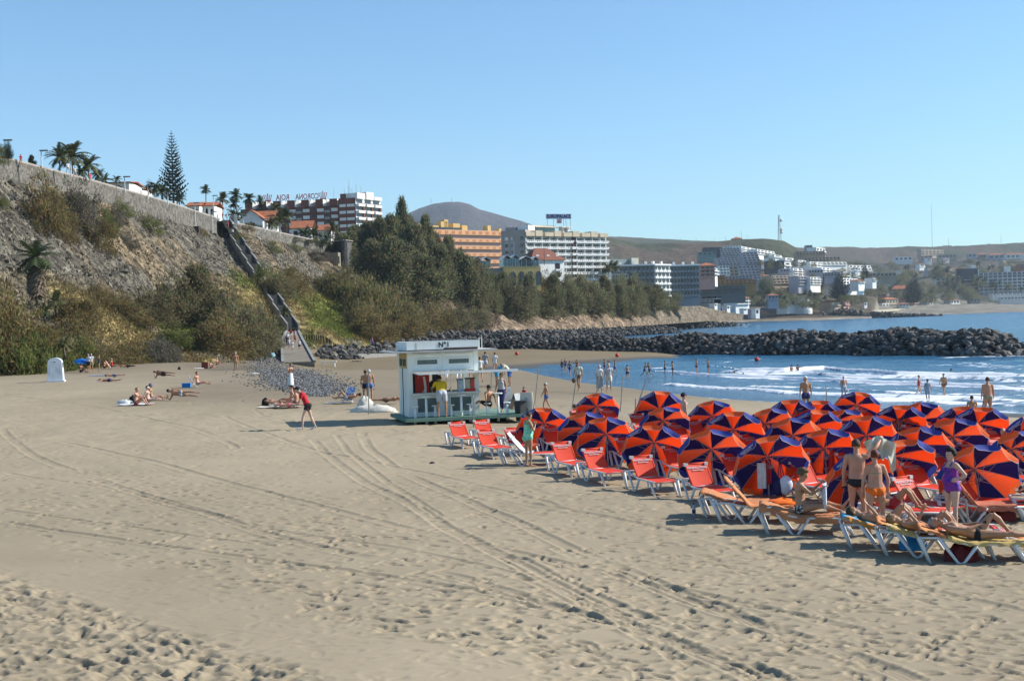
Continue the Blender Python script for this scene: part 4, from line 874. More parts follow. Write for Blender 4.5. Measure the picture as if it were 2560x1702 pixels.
# ================================================================ THE FAR TOWN
def ords_(k): return ['beside a tree', 'between two terraces', 'below a white row', 'above a dark tree', 'near the pines', 'under a tan row'][k % 6]
town = empty  # each building is its own thing
def terr(px0, px1, yt, yb, D, floors, m, label, nb=5, yaw=0, dep=14, step=0, cat='apartments', nm='terraced_apartments', roof=None):
    zb = ztop((px0 + px1) / 2, yb, D); b = Bld(nm, px0, D, px1, D + yaw, zb - 2, label, cat); H = ztop((px0 + px1) / 2, yt, D) - zb + 2; fh = (H - 2) / floors
    for f in range(floors):
        y = step * f; b.box('wall', 0, b.w, y + .01 * f, dep + step * floors, (2 + f * fh) if f else -6, 2 + (f + 1) * fh, m)
        for i in range(nb):
            x = b.w * (i + .18) / nb; b.box('window', x, x + b.w * .62 / nb, y - .25, y - .02, 2 + f * fh + fh * .28, 2 + f * fh + fh * .80, dkglass)
        b.box('balcony', 0, b.w, y - 1.4, y - .3, 2 + f * fh - .1 * fh, 2 + f * fh + fh * .16, m)
    if roof is not None: mb = MB(); hip(mb, 0, b.w, 0, dep, H + .02, roof, 1); mb.obj('roof', roof_t, b.o)
    return b
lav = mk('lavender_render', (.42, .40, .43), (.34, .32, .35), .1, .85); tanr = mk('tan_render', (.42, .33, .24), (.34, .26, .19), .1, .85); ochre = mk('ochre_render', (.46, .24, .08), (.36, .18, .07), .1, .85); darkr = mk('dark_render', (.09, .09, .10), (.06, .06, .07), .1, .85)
T_D = [  # px0, px1, ytop, ybase, D, floors, material, bays, yaw, step, label, roof
 (1750, 1786, 664, 692, 820, 3, pink_p, 3, 0, 0, 'pink house right of the dark arched apartments', 2.2), (1780, 1792, 668, 684, 830, 2, white, 1, 25, 0, 'narrow white tower house beside the pink house', None),
 (1756, 1890, 700, 712, 900, 2, ochre, 12, 0, 1, 'long low ochre terrace above the dark glass hall', None), (1752, 1862, 714, 729, 880, 2, mk('hall_dark', (.13, .14, .14), rough=.7), 8, 0, 0, 'long dark glazed hall behind the palms', None), (1790, 1812, 688, 700, 930, 2, ochre, 3, 0, 0, 'small orange block on the ochre terrace', None), (1812, 1880, 690, 702, 935, 2, lav, 8, 0, 0, 'blue grey row of flats above the ochre terrace', None),
 (1800, 1824, 664, 686, 1150, 3, white, 3, 0, 2, 'white flats with blue shade at the bottom of the stepped complex', None), (1824, 1846, 666, 690, 1150, 3, tanr, 2, 0, 2, 'tan flats at the bottom of the stepped complex', None),
 (1796, 1850, 642, 662, 1330, 4, lav, 6, 0, 5, 'middle left tier of the stepped lavender complex', None), (1806, 1855, 618, 640, 1480, 4, lav, 6, 0, 6, 'upper left tier of the stepped lavender complex', None), (1810, 1852, 614, 618, 1600, 1, white, 6, 0, 0, 'topmost white row of the stepped complex', None),
 (1856, 1905, 662, 706, 1180, 6, lav, 5, 0, 4, 'lower right tiers of the stepped lavender complex', None), (1862, 1902, 628, 660, 1400, 5, lav, 4, 0, 5, 'upper right tiers of the stepped lavender complex', None), (1853, 1895, 615, 626, 1560, 2, white, 4, 90, 0, 'bright white gallery on the crest of the stepped complex', None), (1892, 1935, 622, 634, 1540, 2, white, 5, 80, 0, 'white row descending right of the crest', None),
 (1745, 1790, 630, 638, 1400, 1, teal_g, 4, 0, 0, 'low teal and white pavilion on the hillside', None), (1760, 1806, 618, 630, 1500, 2, darkr, 5, 0, 3, 'dark green block left of the stepped complex', None),
 (1935, 1953, 637, 648, 1380, 2, white, 1, 20, 0, 'topmost white cube villa', None), (1938, 1952, 648, 660, 1340, 2, white, 1, 18, 0, 'white cube villa second from the top', None), (1963, 1983, 644, 658, 1350, 2, white, 1, 22, 0, 'white cube villa in the upper middle', None), (1960, 1976, 655, 672, 1300, 2, white, 1, 16, 0, 'tall white cube villa left of the terraces', None), (1996, 2014, 650, 668, 1320, 3, white, 2, 20, 0, 'tall white block in the middle of the villas', None), (1982, 2006, 670, 688, 1260, 3, white, 2, 26, 0, 'widest white cube of the lower villas', None), (2024, 2052, 654, 672, 1320, 3, white, 3, 30, 0, 'white stepped villa in the right cluster', None), (2054, 2074, 668, 686, 1270, 3, white, 2, 20, 0, 'white block above the palms', None),
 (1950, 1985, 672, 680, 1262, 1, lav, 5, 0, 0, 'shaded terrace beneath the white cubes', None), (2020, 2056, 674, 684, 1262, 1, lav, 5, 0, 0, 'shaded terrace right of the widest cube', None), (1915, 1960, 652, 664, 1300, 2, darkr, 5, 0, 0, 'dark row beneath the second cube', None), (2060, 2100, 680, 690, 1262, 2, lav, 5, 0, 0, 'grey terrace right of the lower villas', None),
 (1932, 1980, 688, 708, 1235, 3, tanr, 5, 15, 1, 'cream apartments above the dark trees', None), (1995, 2022, 690, 712, 1225, 3, lav, 4, 10, 0, 'grey apartments above the promenade palms', None), (2025, 2050, 692, 710, 1230, 3, white, 3, 20, 0, 'white apartments with dark windows above the palms', None), (2108, 2158, 694, 716, 1260, 3, white, 7, 40, 3, 'white balconied block with teal shade right of the pines', None), (2060, 2125, 688, 698, 1290, 1, white, 8, 20, 0, 'long white row behind the pines', None),
 (1990, 2062, 628, 637, 1480, 2, tanr, 9, 0, 2, 'tan terrace row under the ridge', None), (2010, 2100, 643, 652, 1420, 2, tanr, 10, 0, 2, 'brown terrace row in the middle of the slope', None), (2026, 2116, 653, 661, 1380, 2, white, 9, 30, 1, 'long white terrace row', None), (2124, 2178, 662, 676, 1420, 2, white, 6, 30, 1, 'white villas with dark roofs right of the terraces', None), (2160, 2240, 682, 692, 1380, 1, tanr, 8, 0, 0, 'low tan and pink row among trees', None), (2040, 2062, 618, 628, 1560, 1, white, 3, 30, 0, 'small white row at the ridge shoulder', None), (2015, 2030, 613, 625, 1640, 2, greyw, 2, 0, 0, 'grey tower house on the ridge', None), (1830, 1855, 597, 605, 1860, 1, pink_p, 1, 0, 0, 'lone brown hut on the hilltop', 3),
 # right hand hills
 (2236, 2280, 642, 652, 2900, 1, white, 4, 0, 0, 'leftmost long white villa above the dark cliff', None), (2300, 2330, 640, 652, 2850, 2, pink_p, 3, 0, 0, 'pink villa above the dark cliff', None), (2302, 2358, 622, 636, 3150, 3, tanr, 6, 60, 0, 'pink and cream block near the ridge', None), (2345, 2390, 636, 646, 2880, 1, tanr, 5, 0, 0, 'long cream villa above the dark cliff', None), (2420, 2440, 634, 644, 2900, 1, lav, 2, 0, 0, 'blue shaded villa above the cliff', None), (2446, 2465, 636, 646, 2900, 1, tanr, 2, 0, 0, 'small tan villa above the cliff', 3), (2472, 2510, 637, 648, 2880, 1, lav, 3, 0, 0, 'grey villa with brown roof above the cliff', 3), (2515, 2560, 636, 646, 2900, 1, white, 4, 0, 0, 'rightmost villa above the cliff', 3), (2475, 2560, 608, 620, 3600, 2, white, 10, 90, 0, 'long white palace building on the far ridge', None), (2560, 2680, 612, 622, 3600, 2, white, 10, 60, 0, 'lower white wing on the far ridge', None), (2358, 2378, 614, 620, 3550, 1, greyw, 2, 0, 0, 'grey water tank house on the ridge', None),
 # shore houses
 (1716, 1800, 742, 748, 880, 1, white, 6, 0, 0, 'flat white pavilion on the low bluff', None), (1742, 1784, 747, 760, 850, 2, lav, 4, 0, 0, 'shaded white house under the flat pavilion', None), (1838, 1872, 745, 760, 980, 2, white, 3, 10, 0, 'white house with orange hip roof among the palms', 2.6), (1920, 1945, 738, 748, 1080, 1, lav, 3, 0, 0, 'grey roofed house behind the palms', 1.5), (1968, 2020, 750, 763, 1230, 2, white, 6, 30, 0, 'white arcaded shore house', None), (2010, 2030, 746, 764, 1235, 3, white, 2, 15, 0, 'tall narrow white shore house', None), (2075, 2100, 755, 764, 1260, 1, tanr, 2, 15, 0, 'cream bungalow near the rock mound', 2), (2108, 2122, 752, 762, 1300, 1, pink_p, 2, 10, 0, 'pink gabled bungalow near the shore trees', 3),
 (2165, 2215, 735, 742, 1700, 1, roof_t, 4, 0, 0, 'long red roofed row in the park', None), (2230, 2290, 722, 735, 1800, 2, tanr, 5, 0, 0, 'big tan roofed house on the knoll', 5), (2215, 2245, 748, 760, 1650, 1, tanr, 4, 20, 0, 'cream row of bungalows behind the promenade', 2.5), (2262, 2290, 748, 758, 1700, 1, pink_p, 3, 10, 0, 'pink bungalow behind the promenade', 3), (2248, 2272, 759, 766, 1620, 1, white, 3, 0, 0, 'white kiosk row on the promenade', 1.5), (2318, 2332, 755, 763, 1750, 1, white, 2, 10, 0, 'small white cafe left of the awning', 1.5), (2376, 2398, 750, 760, 1800, 1, white, 3, 10, 0, 'white awning cafe on the promenade', 2), (2206, 2222, 758, 766, 1640, 1, white, 2, 10, 0, 'small white shed by the rocks', None), (2425, 2450, 745, 756, 1850, 1, lav, 3, 0, 0, 'grey cafe right of the palms', None), (2480, 2560, 733, 736, 1950, 1, white, 8, 0, 0, 'upper white terrace below the big grid hotel', None), (2500, 2570, 742, 748, 1920, 1, white, 8, 0, 0, 'lower white terrace below the big grid hotel', None),
 (2340, 2408, 695, 702, 2100, 1, white, 6, 0, 0, 'thin white roof line left of the dark tower', None), (2355, 2382, 702, 718, 2080, 2, pink_p, 3, 0, 0, 'red brown block left of the dark tower', None), (2382, 2407, 701, 718, 2070, 2, tanr, 3, 0, 0, 'orange lit block beside the dark tower', None), (2362, 2375, 684, 693, 2200, 2, tanr, 1, 15, 0, 'small house above the thin white roof', 3), (2545, 2600, 660, 672, 2150, 2, roof_t, 2, 0, 0, 'brick red block behind the grid hotel', None)]
for (a_, b2, yt, yb, D, f, m, nb, yaw, st, lb, rf) in T_D: terr(a_, b2, yt, yb, D, f, m, lb, nb, yaw, 12, st, 'building', 'town_building', rf)
rh = random.Random(11)
hpx = sorted(rh.uniform(1905, 2190) for _ in range(34)) + sorted(rh.uniform(2220, 2560) for _ in range(12))
for k in range(46):
    px = hpx[k]; t = rh.random(); 
    if k < 34: y = np.interp(px, [1905, 2050, 2190], [640, 655, 672]) + t * np.interp(px, [1905, 2190], [68, 36]); D = 1480 - t * 230
    else: y = 640 + t * 50; D = 2850 - t * 600
    w2 = rh.uniform(7, 17); h2 = rh.uniform(4.5, 8.5); terr(px, px + w2, y - h2, y, D, rh.choice([1, 2, 2]), rh.choice([white, white, white, tanr, lav]), f"{'narrow' if w2 < 10 else 'broad' if w2 > 14 else 'small'} {'low' if h2 < 6 else 'tall'} house {'high' if t < .33 else 'half way' if t < .66 else 'low'} on the {'villa' if k < 34 else 'far right'} slope, {ords[k if k < 34 else k - 34]} from the left", rh.choice([1, 2, 3]), rh.uniform(0, 14), 9, 0, 'house', 'hillside_house', 1.5 if k % 5 == 0 else None)
b = Bld('grid_hotel', 2447, 2040, 2640, 2010, ztop(2500, 728, 2030), 'large pale hotel with a grid of white balconies at the far right', 'hotel'); H = ztop(2500, 680, 2030) - b.zb
b.box('wall', 0, b.w, 1.5, 20, -6, H, lav)
for f in range(6):
    b.box('balcony', 0, b.w, -1, 1.4, f * H / 6 - .4, f * H / 6 + .9, white if f < 5 else lav)
    for i in range(16): b.box('window', b.w * (i + .12) / 16, b.w * (i + .8) / 16, 1.2, 1.48, f * H / 6 + 1, (f + .8) * H / 6, dkglass)
for i in range(17): b.box('pier', b.w * i / 16 - .5, b.w * i / 16 + .5, -.8, 1.38, -6, H, white)
b.box('roof_house', b.w * .34, b.w * .42, 3, 10, H + .02, H + 9, white)
b = Bld('dark_tower', 2408, 2030, 2446.5, 2035, ztop(2430, 725, 2030), 'dark blue grey tower block joined to the grid hotel', 'building'); H = ztop(2430, 671, 2030) - b.zb; b.box('wall', 0, b.w, 0, 20, -6, H, mk('dark_blue_render', (.035, .035, .055), rough=.8)); b.box('painted_sun_edge', b.w - 1.0, b.w + .1, -.3, -.01, 0, H - 1, white); b.box('roof_drum', b.w * .6, b.w * .9, 3, 9, H + .02, H + 5, white)  # white strip paints a sunlit edge on the tower front
for f in range(3): b.box('balcony', 1, b.w - 3, -1, -.02, 4 + f * 6, 5 + f * 6, lav)
# shore promenade wall, kiosk, hut row
for pts, lb in (([(2140, 781, 1300), (2250, 774, 1600), (2400, 767, 1850), (2445, 764, 1900)], 'long pale sea wall of the far promenade'),):
    o = empty('sea_wall', P(*pts[0]), 0, lb, 'wall'); O = Vector(o.location); mb = MB()
    for a_, b2 in zip(pts, pts[1:]): mb.bar(P(*a_) - O, P(*b2) - O, 2, 2.4)
    mb.obj('coping', mk('sea_wall_tan', (.46, .40, .30), rough=.9), o)
def hutb(px0, px1, yt, yb, D, m, label, nm='beach_hut'):
    zb = ztop(px0, yb, D); b = Bld(nm, px0, D, px1, D + 2, zb, label, 'hut'); h = ztop(px0, yt, D) - zb; b.box('wall', 0, b.w, 0, 4, -2, h, m); b.box('roof', -.4, b.w + .4, -.4, 4.4, h + .01, h + .35, white); b.box('opening', b.w * .15, b.w * .7, -.08, -.01, h * .35, h * .8, dark_i); return b
hutb(1875, 1898, 773, 789, 860, lav, 'grey and white beach hut on the far sand'); hutb(1888, 1898, 772, 789, 855, white, 'bright white end of the far beach hut'); hutb(1816, 1824, 766, 774, 800, white, 'white box on the bluff path', 'white_box'); hutb(1858, 1867, 772, 778, 850, white, 'small white box left of the far hut', 'white_box'); hutb(1785, 1792, 760, 767, 790, white, 'white cabinet on the bluff edge', 'white_box'); hutb(2160, 2167, 757, 766, 1300, white, 'white poster box by the promenade', 'white_box')
mast(1948, 538, 604, 1880, 'tall lattice transmitter mast with dishes on the brown hill', .8, lattice=True); mast(1853, 578, 600, 1880, 'thin cross shaped mast on the hilltop', .35); mast(2330, 510, 618, 3550, 'very tall slender transmitter mast on the far ridge', .55); mast(2371, 596, 615, 3550, 'short mast above the far grey building', .6); mast(2502, 588, 607, 3600, 'thin mast over the white ridge building', .5)
for px, yt in ((1645, 604), (1687, 596), (1702, 596), (1740, 594), (1786, 596), (1800, 600), (1814, 592), (1868, 588)): mast(px, yt, 612, 1880, 'thin pylon standing on the bare hill ridge', .28, 'pylon', group='pylons along the bare ridge')
mast(1078, 494, 508, 5450, 'left thin mast on the mountain top', 1.6); mast(1130, 494, 507, 5450, 'right thin mast on the mountain top', 1.6)
# ================================================================ PLANTS
def crown_mesh(name, seed, kind):
    r = np.random.default_rng(seed); V = []; C = []
    nc, per = {'casuarina': (120, 60), 'bush': (85, 60), 'reed': (90, 55), 'round': (80, 50)}[kind]
    for i in range(nc):
        if kind == 'casuarina':
            h = r.random() ** .8; rad = .36 * (1 - h) ** .55 * (.65 + .5 * r.random()) + .03; a = r.uniform(0, 6.283)
            lead = np.array([.16 * math.sin(seed * 3 + int(h * 4)), .1 * math.cos(seed), 0]) * (1 - h) ; q = r.random() ** .5
            c = np.array([math.cos(a) * rad * q, math.sin(a) * rad * q, .06 + .92 * h]) + lead; sz = .075 * (1.15 - .65 * h); asp = (1, 1, 1.5)
        elif kind == 'reed':
            a = r.uniform(0, 6.283); q = r.random() ** .5; c = np.array([math.cos(a) * .48 * q, math.sin(a) * .48 * q, .12 + .75 * r.random() * (1 - .7 * q * q)]); sz = .10; asp = (1, 1, 1.7)
        else:
            a = r.uniform(0, 6.283); th = math.acos(r.uniform(-.25, 1)); q = .55 + .45 * r.random(); lump = 1 + .22 * math.sin(3 * a + seed) * math.sin(2 * th + seed)
            c = np.array([.46 * math.sin(th) * math.cos(a), .46 * math.sin(th) * math.sin(a), .80 * math.cos(th)]) * q * lump + np.array([0, 0, .14]); sz = .095; asp = (1, 1, 1)
        n = per; p = c + r.normal(size=(n, 3)) * sz * .62 * np.array(asp)
        if kind == 'round': d = r.normal(size=(n, 3)); L, w_ = .030, .014
        elif kind == 'reed': d = r.normal(size=(n, 3)) * .35 + np.array([0, 0, 1.0]); L, w_ = .085, .009
        elif kind == 'casuarina': d = (p - np.array([0, 0, c[2] - .12])) * 3 + r.normal(size=(n, 3)) * .5 + np.array([0, 0, .55]); L, w_ = .052, .010
        else: d = (p - np.array([0, 0, .1])) * 1.5 + r.normal(size=(n, 3)) * .6 + np.array([0, 0, .3]); L, w_ = .055, .011
        d /= np.linalg.norm(d, axis=1, keepdims=True); s = np.cross(d, r.normal(size=(n, 3))); s /= np.linalg.norm(s, axis=1, keepdims=True)
        L = L * r.uniform(.6, 1.4, (n, 1)); w2 = w_ * r.uniform(.7, 1.5, (n, 1))
        V.append(np.stack([p - s * w2, p + s * w2, p + d * L], 1).reshape(-1, 3)); C.append(np.repeat(np.ones((n, 1)) * (.72 + .55 * r.random()) * r.uniform(.8, 1.2, (n, 1)), 3, 0))
    V = np.concatenate(V); C = np.concatenate(C)
    return V, C
kc = {'casuarina': (.18, .16, .085), 'casuarina_dark': (.17, .168, .085), 'bush': (.19, .15, .065), 'bushgreen': (.135, .15, .045), 'bushgrey': (.15, .135, .10), 'reed': (.185, .165, .07), 'round': (.05, .065, .025)}
veg_m = vcol_mat('foliage', rough=.75, transl=.48)
barkm = mk('bark', (.12, .095, .07), (.06, .05, .04), 4, .95)
_cr = {}
def crown(kind, col, seed):
    k = (kind, col, seed)
    if k not in _cr:
        V, C = crown_mesh('crown', seed, kind); cc = np.array(kc[col])[None] * C; r2 = np.random.default_rng(seed + 9); cc = cc * (1 + .14 * r2.normal(size=(len(cc) // 3, 3)).repeat(3, 0)); cc = np.clip(cc, .006, .6)
        F_ = np.arange(len(V)).reshape(-1, 3); _cr[k] = np_mesh('crown', V, F_, [veg_m], False, cols=cc)
    return _cr[k]
tb = MB().tube([(0, 0, -.06), (.01, 0, .2), (-.01, .01, .5), (0, 0, .85)], [.022, .017, .011, .003], 7)
for a_ in range(6):
    q = a_ * 1.05; z = .18 + .09 * a_; tb.tube([(0, 0, z), (.13 * math.cos(q), .13 * math.sin(q), z + .10), (.24 * math.cos(q), .24 * math.sin(q), z + .2)], [.009, .006, .002], 5)
trunk_me = tb.mesh('trunk', barkm, True)
def plant(name, p, hgt, wid, kind, col, label, cat, group=None, seed=None):
    seed = random.randrange(5) if seed is None else seed
    o = empty(name, p, random.uniform(0, 6.28), label, cat, group)
    c = link('crown', crown(kind, col, seed), o); k = {'casuarina': .8, 'reed': 1.0, 'bush': 1.0, 'round': 1.0}[kind]
    c.scale = (wid / k, wid / k, hgt * (.98 if kind == 'casuarina' else 1.0)); t = link('trunk', trunk_me, o); t.scale = (max(wid, hgt * .5), max(wid, hgt * .5), hgt * .9)
    return o
def plant_px(name, px, yb, yt, wpx, kind, col, label, cat, group=None, D=None, seed=None):
    p = hill_real(px, yb) if D is None else P(px, yb, D)
    k = F / p.y; return plant(name, p - Vector((0, 0, .3)), (yb - yt) / k * (1.0), wpx / k, kind, col, label, cat, group, seed)
# big dark casuarinas
A_ = [(865, 668, 585, 80), (893, 672, 566, 90), (925, 676, 556, 90), (955, 690, 545, 90), (985, 695, 538, 100), (1012, 700, 503, 60), (1030, 702, 548, 90), (1068, 705, 545, 70), (1045, 720, 560, 100), (1092, 715, 585, 80), (1129, 735, 592, 70), (1110, 745, 612, 100), (935, 720, 600, 110), (990, 745, 600, 120), (1060, 770, 640, 120), (1150, 760, 630, 80), (1175, 775, 645, 90)]
for i, (px, yb, yt, w_) in enumerate(A_): plant_px('casuarina_tree', px, yb, yt, w_ * 1.15, 'casuarina', 'casuarina_dark', f'dark casuarina, {ords[i]} in the tall grove left of the hotels, {"slender" if w_ < 75 else "broad"} crown', 'tree', 'tall casuarinas left of the hotels')
row = []
for i in range(46):
    px = 1195 + i * 10.7 + random.uniform(-5, 5); yt = np.interp(px, [1195, 1208, 1264, 1300, 1348, 1376, 1432, 1500, 1544, 1595, 1633, 1666, 1690], [652, 656, 680, 680, 674, 676, 690, 696, 695, 694, 708, 732, 748]) + random.uniform(-12, 4)
    yb = np.interp(px, [1195, 1250, 1320, 1432, 1520, 1640, 1690], [790, 775, 796, 782, 790, 778, 768]) + random.uniform(-38, 2)
    if i % 3 == 2: yt += 30; yb += 6
    row.append((px, yb, yt, random.uniform(60, 95)))
row.sort()
for i, (px, yb, yt, w_) in enumerate(row): plant_px('casuarina_tree', px, min(yb, 796), yt, w_, 'casuarina' if i % 6 == 0 else 'bush', 'casuarina_dark' if i % 5 else 'casuarina', f'dark feathery tree in the long belt below the hotels, {ords[i] if i < 40 else "near the right end"} from the left' if i < 40 else 'dark feathery tree near the right end of the long belt on the bluff', 'tree', 'trees of the belt on the bluff')
# palms and shrubs of the slope.  px, base y, top y, width, kind, colour, label
S = [(118, 556, 418, 118, 'bush', 'bush', 'tall brown shrub leaning against the stone wall at far left'), (160, 575, 470, 80, 'bush', 'bush', 'brown shrub spilling below the tall one under the wall'), (205, 575, 440, 100, 'bush', 'bushgrey', 'grey leafless looking shrub under the stone wall'), (250, 612, 505, 90, 'bush', 'bush', 'olive brown shrub hanging down the scree'), (268, 590, 530, 60, 'bush', 'bushgreen', 'small green shrub beside the olive brown one'),
 (310, 540, 492, 66, 'round', 'bushgreen', 'low yellow green shrub below the middle of the wall'), (285, 560, 500, 60, 'bush', 'bushgrey', 'grey shrub left of the low yellow green one'), (375, 575, 528, 80, 'round', 'bushgreen', 'spreading green shrub below the wall'), (320, 610, 570, 60, 'bush', 'bushgrey', 'low grey shrub on the scree'), (505, 583, 562, 40, 'round', 'bush', 'dry tuft under the wall lamps'), (10, 510, 470, 40, 'round', 'bushgreen', 'yellow green shrub at the left edge of the scree'),
 (20, 925, 665, 190, 'bush', 'bush', 'huge brown green shrub at the left edge above the beach'), (-60, 930, 690, 200, 'bush', 'bush', 'shrub mass cut by the left edge'), (95, 915, 745, 170, 'bush', 'bush', 'olive shrub behind the white container'), (40, 935, 800, 190, 'reed', 'bushgreen', 'grey green reeds left of the white container'), (120, 934, 830, 130, 'reed', 'bushgreen', 'reeds just behind the white container'), (165, 915, 790, 140, 'bush', 'bushgreen', 'green shrub behind the blue parasol'), (215, 920, 830, 120, 'bush', 'bush', 'brown green shrub behind the standing couple'), (262, 912, 830, 120, 'bush', 'bush', 'brown shrub behind the seated sunbathers'), (310, 908, 815, 120, 'bush', 'bush', 'dry shrub above the lying sunbather'), (340, 903, 860, 100, 'round', 'bushgreen', 'low bright green shrub at the foot of the slope'), (190, 820, 700, 120, 'bush', 'bush', 'tawny shrub right of the palm'),
 (380, 785, 688, 110, 'bush', 'casuarina', 'dark rounded shrub left of the big casuarina bush'), (440, 795, 655, 120, 'bush', 'casuarina', 'large dark feathery bush in the middle of the slope'), (500, 800, 640, 150, 'casuarina', 'casuarina', 'tallest feathery bush left of the stairs'), (555, 815, 690, 120, 'bush', 'casuarina', 'feathery bush just left of the stairs'), (560, 880, 760, 140, 'bush', 'bush', 'brown green bush above the naturists'), (612, 888, 730, 130, 'bush', 'casuarina', 'dark bush hiding the lower stairs'), (660, 885, 770, 110, 'bush', 'casuarina', 'dark bush beside the ramp'), (440, 870, 800, 110, 'bush', 'bushgreen', 'green bush low on the slope'), (400, 905, 830, 100, 'reed', 'bushgrey', 'grey reeds at the foot of the slope'), (350, 800, 740, 90, 'bush', 'bush', 'straw coloured shrub on the slope'), (300, 770, 705, 90, 'bush', 'bush', 'straw coloured hummock on the slope'), (245, 740, 680, 90, 'round', 'bush', 'topmost straw hummock on the slope'),
 (665, 720, 655, 70, 'bush', 'bushgreen', 'green bush right of the upper stairs'), (700, 760, 680, 90, 'bush', 'casuarina', 'dark bush right of the stairs'), (735, 775, 700, 80, 'bush', 'bush', 'brown bush right of the stairs'), (600, 620, 580, 40, 'bush', 'bushgreen', 'small green bush under the right wall'), (626, 612, 590, 34, 'round', 'bush', 'small bush with red flowers under the right wall'), (680, 630, 600, 60, 'round', 'bushgreen', 'yellow green bush under the right wall'), (735, 625, 608, 60, 'round', 'bushgreen', 'green fringe bush under the right wall'), (790, 650, 620, 80, 'bush', 'bushgrey', 'grey fringe bush left of the bastion'),
 (830, 745, 668, 90, 'reed', 'reed', 'first reed thicket right of the scree'), (870, 770, 665, 120, 'reed', 'reed', 'olive reed thicket under the casuarinas'), (908, 822, 735, 95, 'reed', 'reed', 'reed thicket above the rocks'), (930, 810, 690, 130, 'reed', 'reed', 'tall olive thicket in the middle of the dense slope'), (940, 848, 760, 130, 'bush', 'bush', 'brown thicket low on the dense slope'), (985, 825, 710, 130, 'reed', 'reed', 'olive thicket behind the kiosk roof'), (1000, 848, 770, 120, 'bush', 'bush', 'brown thicket just above the kiosk roof'), (1040, 840, 735, 120, 'bush', 'bush', 'brown thicket right of the kiosk roof'), (1090, 835, 745, 110, 'bush', 'bush', 'thicket left of the bare bluff'), (1140, 822, 745, 100, 'bush', 'casuarina', 'dark thicket at the bare bluff'), (1190, 812, 755, 80, 'bush', 'casuarina', 'dark thicket on the bare bluff'), (1190, 760, 680, 90, 'casuarina', 'casuarina_dark', 'dark feathery tree left of the yellow restaurant'),
 (1010, 850, 825, 80, 'round', 'bushgreen', 'left bright green patch plant above the rocks'), (1070, 842, 820, 60, 'round', 'bushgreen', 'right bright green patch plant above the rocks')]
for (px, yb, yt, w_, kd, cl, lb) in S: plant_px('shrub', px, yb, yt, w_ * 1.08, kd, cl, lb, 'shrub', 'shrubs on the hillside')
# red flowers
# ---- palms
def frond(mb, base, az, el, L, droop, mi=0, wl=.16, n=11):
    pts = []; p = Vector(base); d = Vector((math.cos(az) * math.cos(el), math.sin(az) * math.cos(el), math.sin(el)))
    for i in range(n + 1): pts.append(p.copy()); p += d * (L / n); d.z -= droop / n * (1 + i / n); d.normalize()
    for i in range(n):
        a, b2 = pts[i], pts[i + 1]; t = (b2 - a).normalized(); s = t.cross(Vector((0, 0, 1))); s = s.normalized() if s.length > .01 else Vector((1, 0, 0)); lw = L * wl * math.sin(math.pi * (i + 1.2) / (n + 2)) ** .6
        for sg in (-1, 1):
            tip = (a + b2) / 2 + s * sg * lw * 1.2 + t * lw * .75 - Vector((0, 0, lw * .45)); mb.add([a, b2, tip], [(0, 1, 2) if sg > 0 else (1, 0, 2)], mi)
            tip = a + s * sg * lw * 1.3 + t * lw * .3 - Vector((0, 0, lw * .2)); mb.add([a, (a + b2) / 2, tip], [(0, 1, 2) if sg > 0 else (1, 0, 2)], mi)
palmleaf = mk('palm_leaf', (.065, .085, .028), (.04, .055, .02), 3, .6, transl=.2); palmleaf_y = mk('palm_leaf_light', (.12, .12, .045), (.06, .07, .025), 3, .6, transl=.2); palmtr = mk('palm_trunk', (.17, .13, .09), (.08, .065, .05), 6, .95, bump=.6); skirtm = mk('palm_skirt', (.20, .15, .10), (.10, .08, .06), 8, .95)
def palm_crown(seed, kind):
    r = random.Random(seed); mb = MB()
    if kind == 'date':
        for i in range(34): frond(mb, (0, 0, 0), i * 2.4 + r.uniform(-.2, .2), r.uniform(-.25, 1.35), 1 * r.uniform(.8, 1.1), r.uniform(.7, 1.3))
    else:
        for i in range(22): frond(mb, (0, 0, 0), i * 2.4, r.uniform(-.7, 1.3), r.uniform(.7, .95), r.uniform(.3, .9), wl=.30, n=6)
    return mb.mesh('crown', [palmleaf if seed % 2 else palmleaf_y])
pcm = {k: [palm_crown(s, k) for s in range(3)] for k in ('date', 'fan')}
ptm = MB().tube([(0, 0, 0), (.01, 0, .4), (-.005, 0, .8), (0, 0, 1)], [.028, .022, .022, .03], 8).mesh('trunk', palmtr, True)
def palm(px, yc, yb, D, wpx, kind, label, group='palms on the clifftop', seed=None, skirt=False):
    base = P(px, yb, D); top = P(px, yc, D); h = top.z - base.z; r = wpx / F * D / 2
    o = empty('palm_tree', base - Vector((0, 0, .8)), random.uniform(0, 6), label, 'palm', group); s = random.randrange(3) if seed is None else seed
    c = link('crown', pcm[kind][s], o, (0, 0, h + .8)); c.scale = (r,) * 3; t = link('trunk', ptm, o); t.scale = (max(h, 6) * .9,) * 2 + (h + .8,)
    if skirt: mb = MB(); 
    if skirt:
        for i in range(60): frond(mb, (0, 0, h + .8 - random.uniform(0, h * .55)), i * 2.4, -1.15, r * .8, .25, wl=.3, n=4)
        mb.obj('dead_frond_skirt', skirtm, o)
    return o
palm(92, 640, 745, 142, 125, 'fan', 'shaggy fan palm with a thick skirt of dead fronds on the lower slope', skirt=True, group='palms on the slope', seed=1); palm(140, 752, 775, 140, 62, 'fan', 'young palm right below the shaggy one', group='palms on the slope'); palm(112, 775, 790, 138, 60, 'fan', 'second young palm beneath the shaggy one', group='palms on the slope'); palm(160, 862, 880, 131, 60, 'date', 'low palm hidden in the shrubs behind the blue parasol', group='palms on the slope'); palm(712, 780, 792, 262, 40, 'date', 'light green young palm beside the stairs', group='palms on the slope')
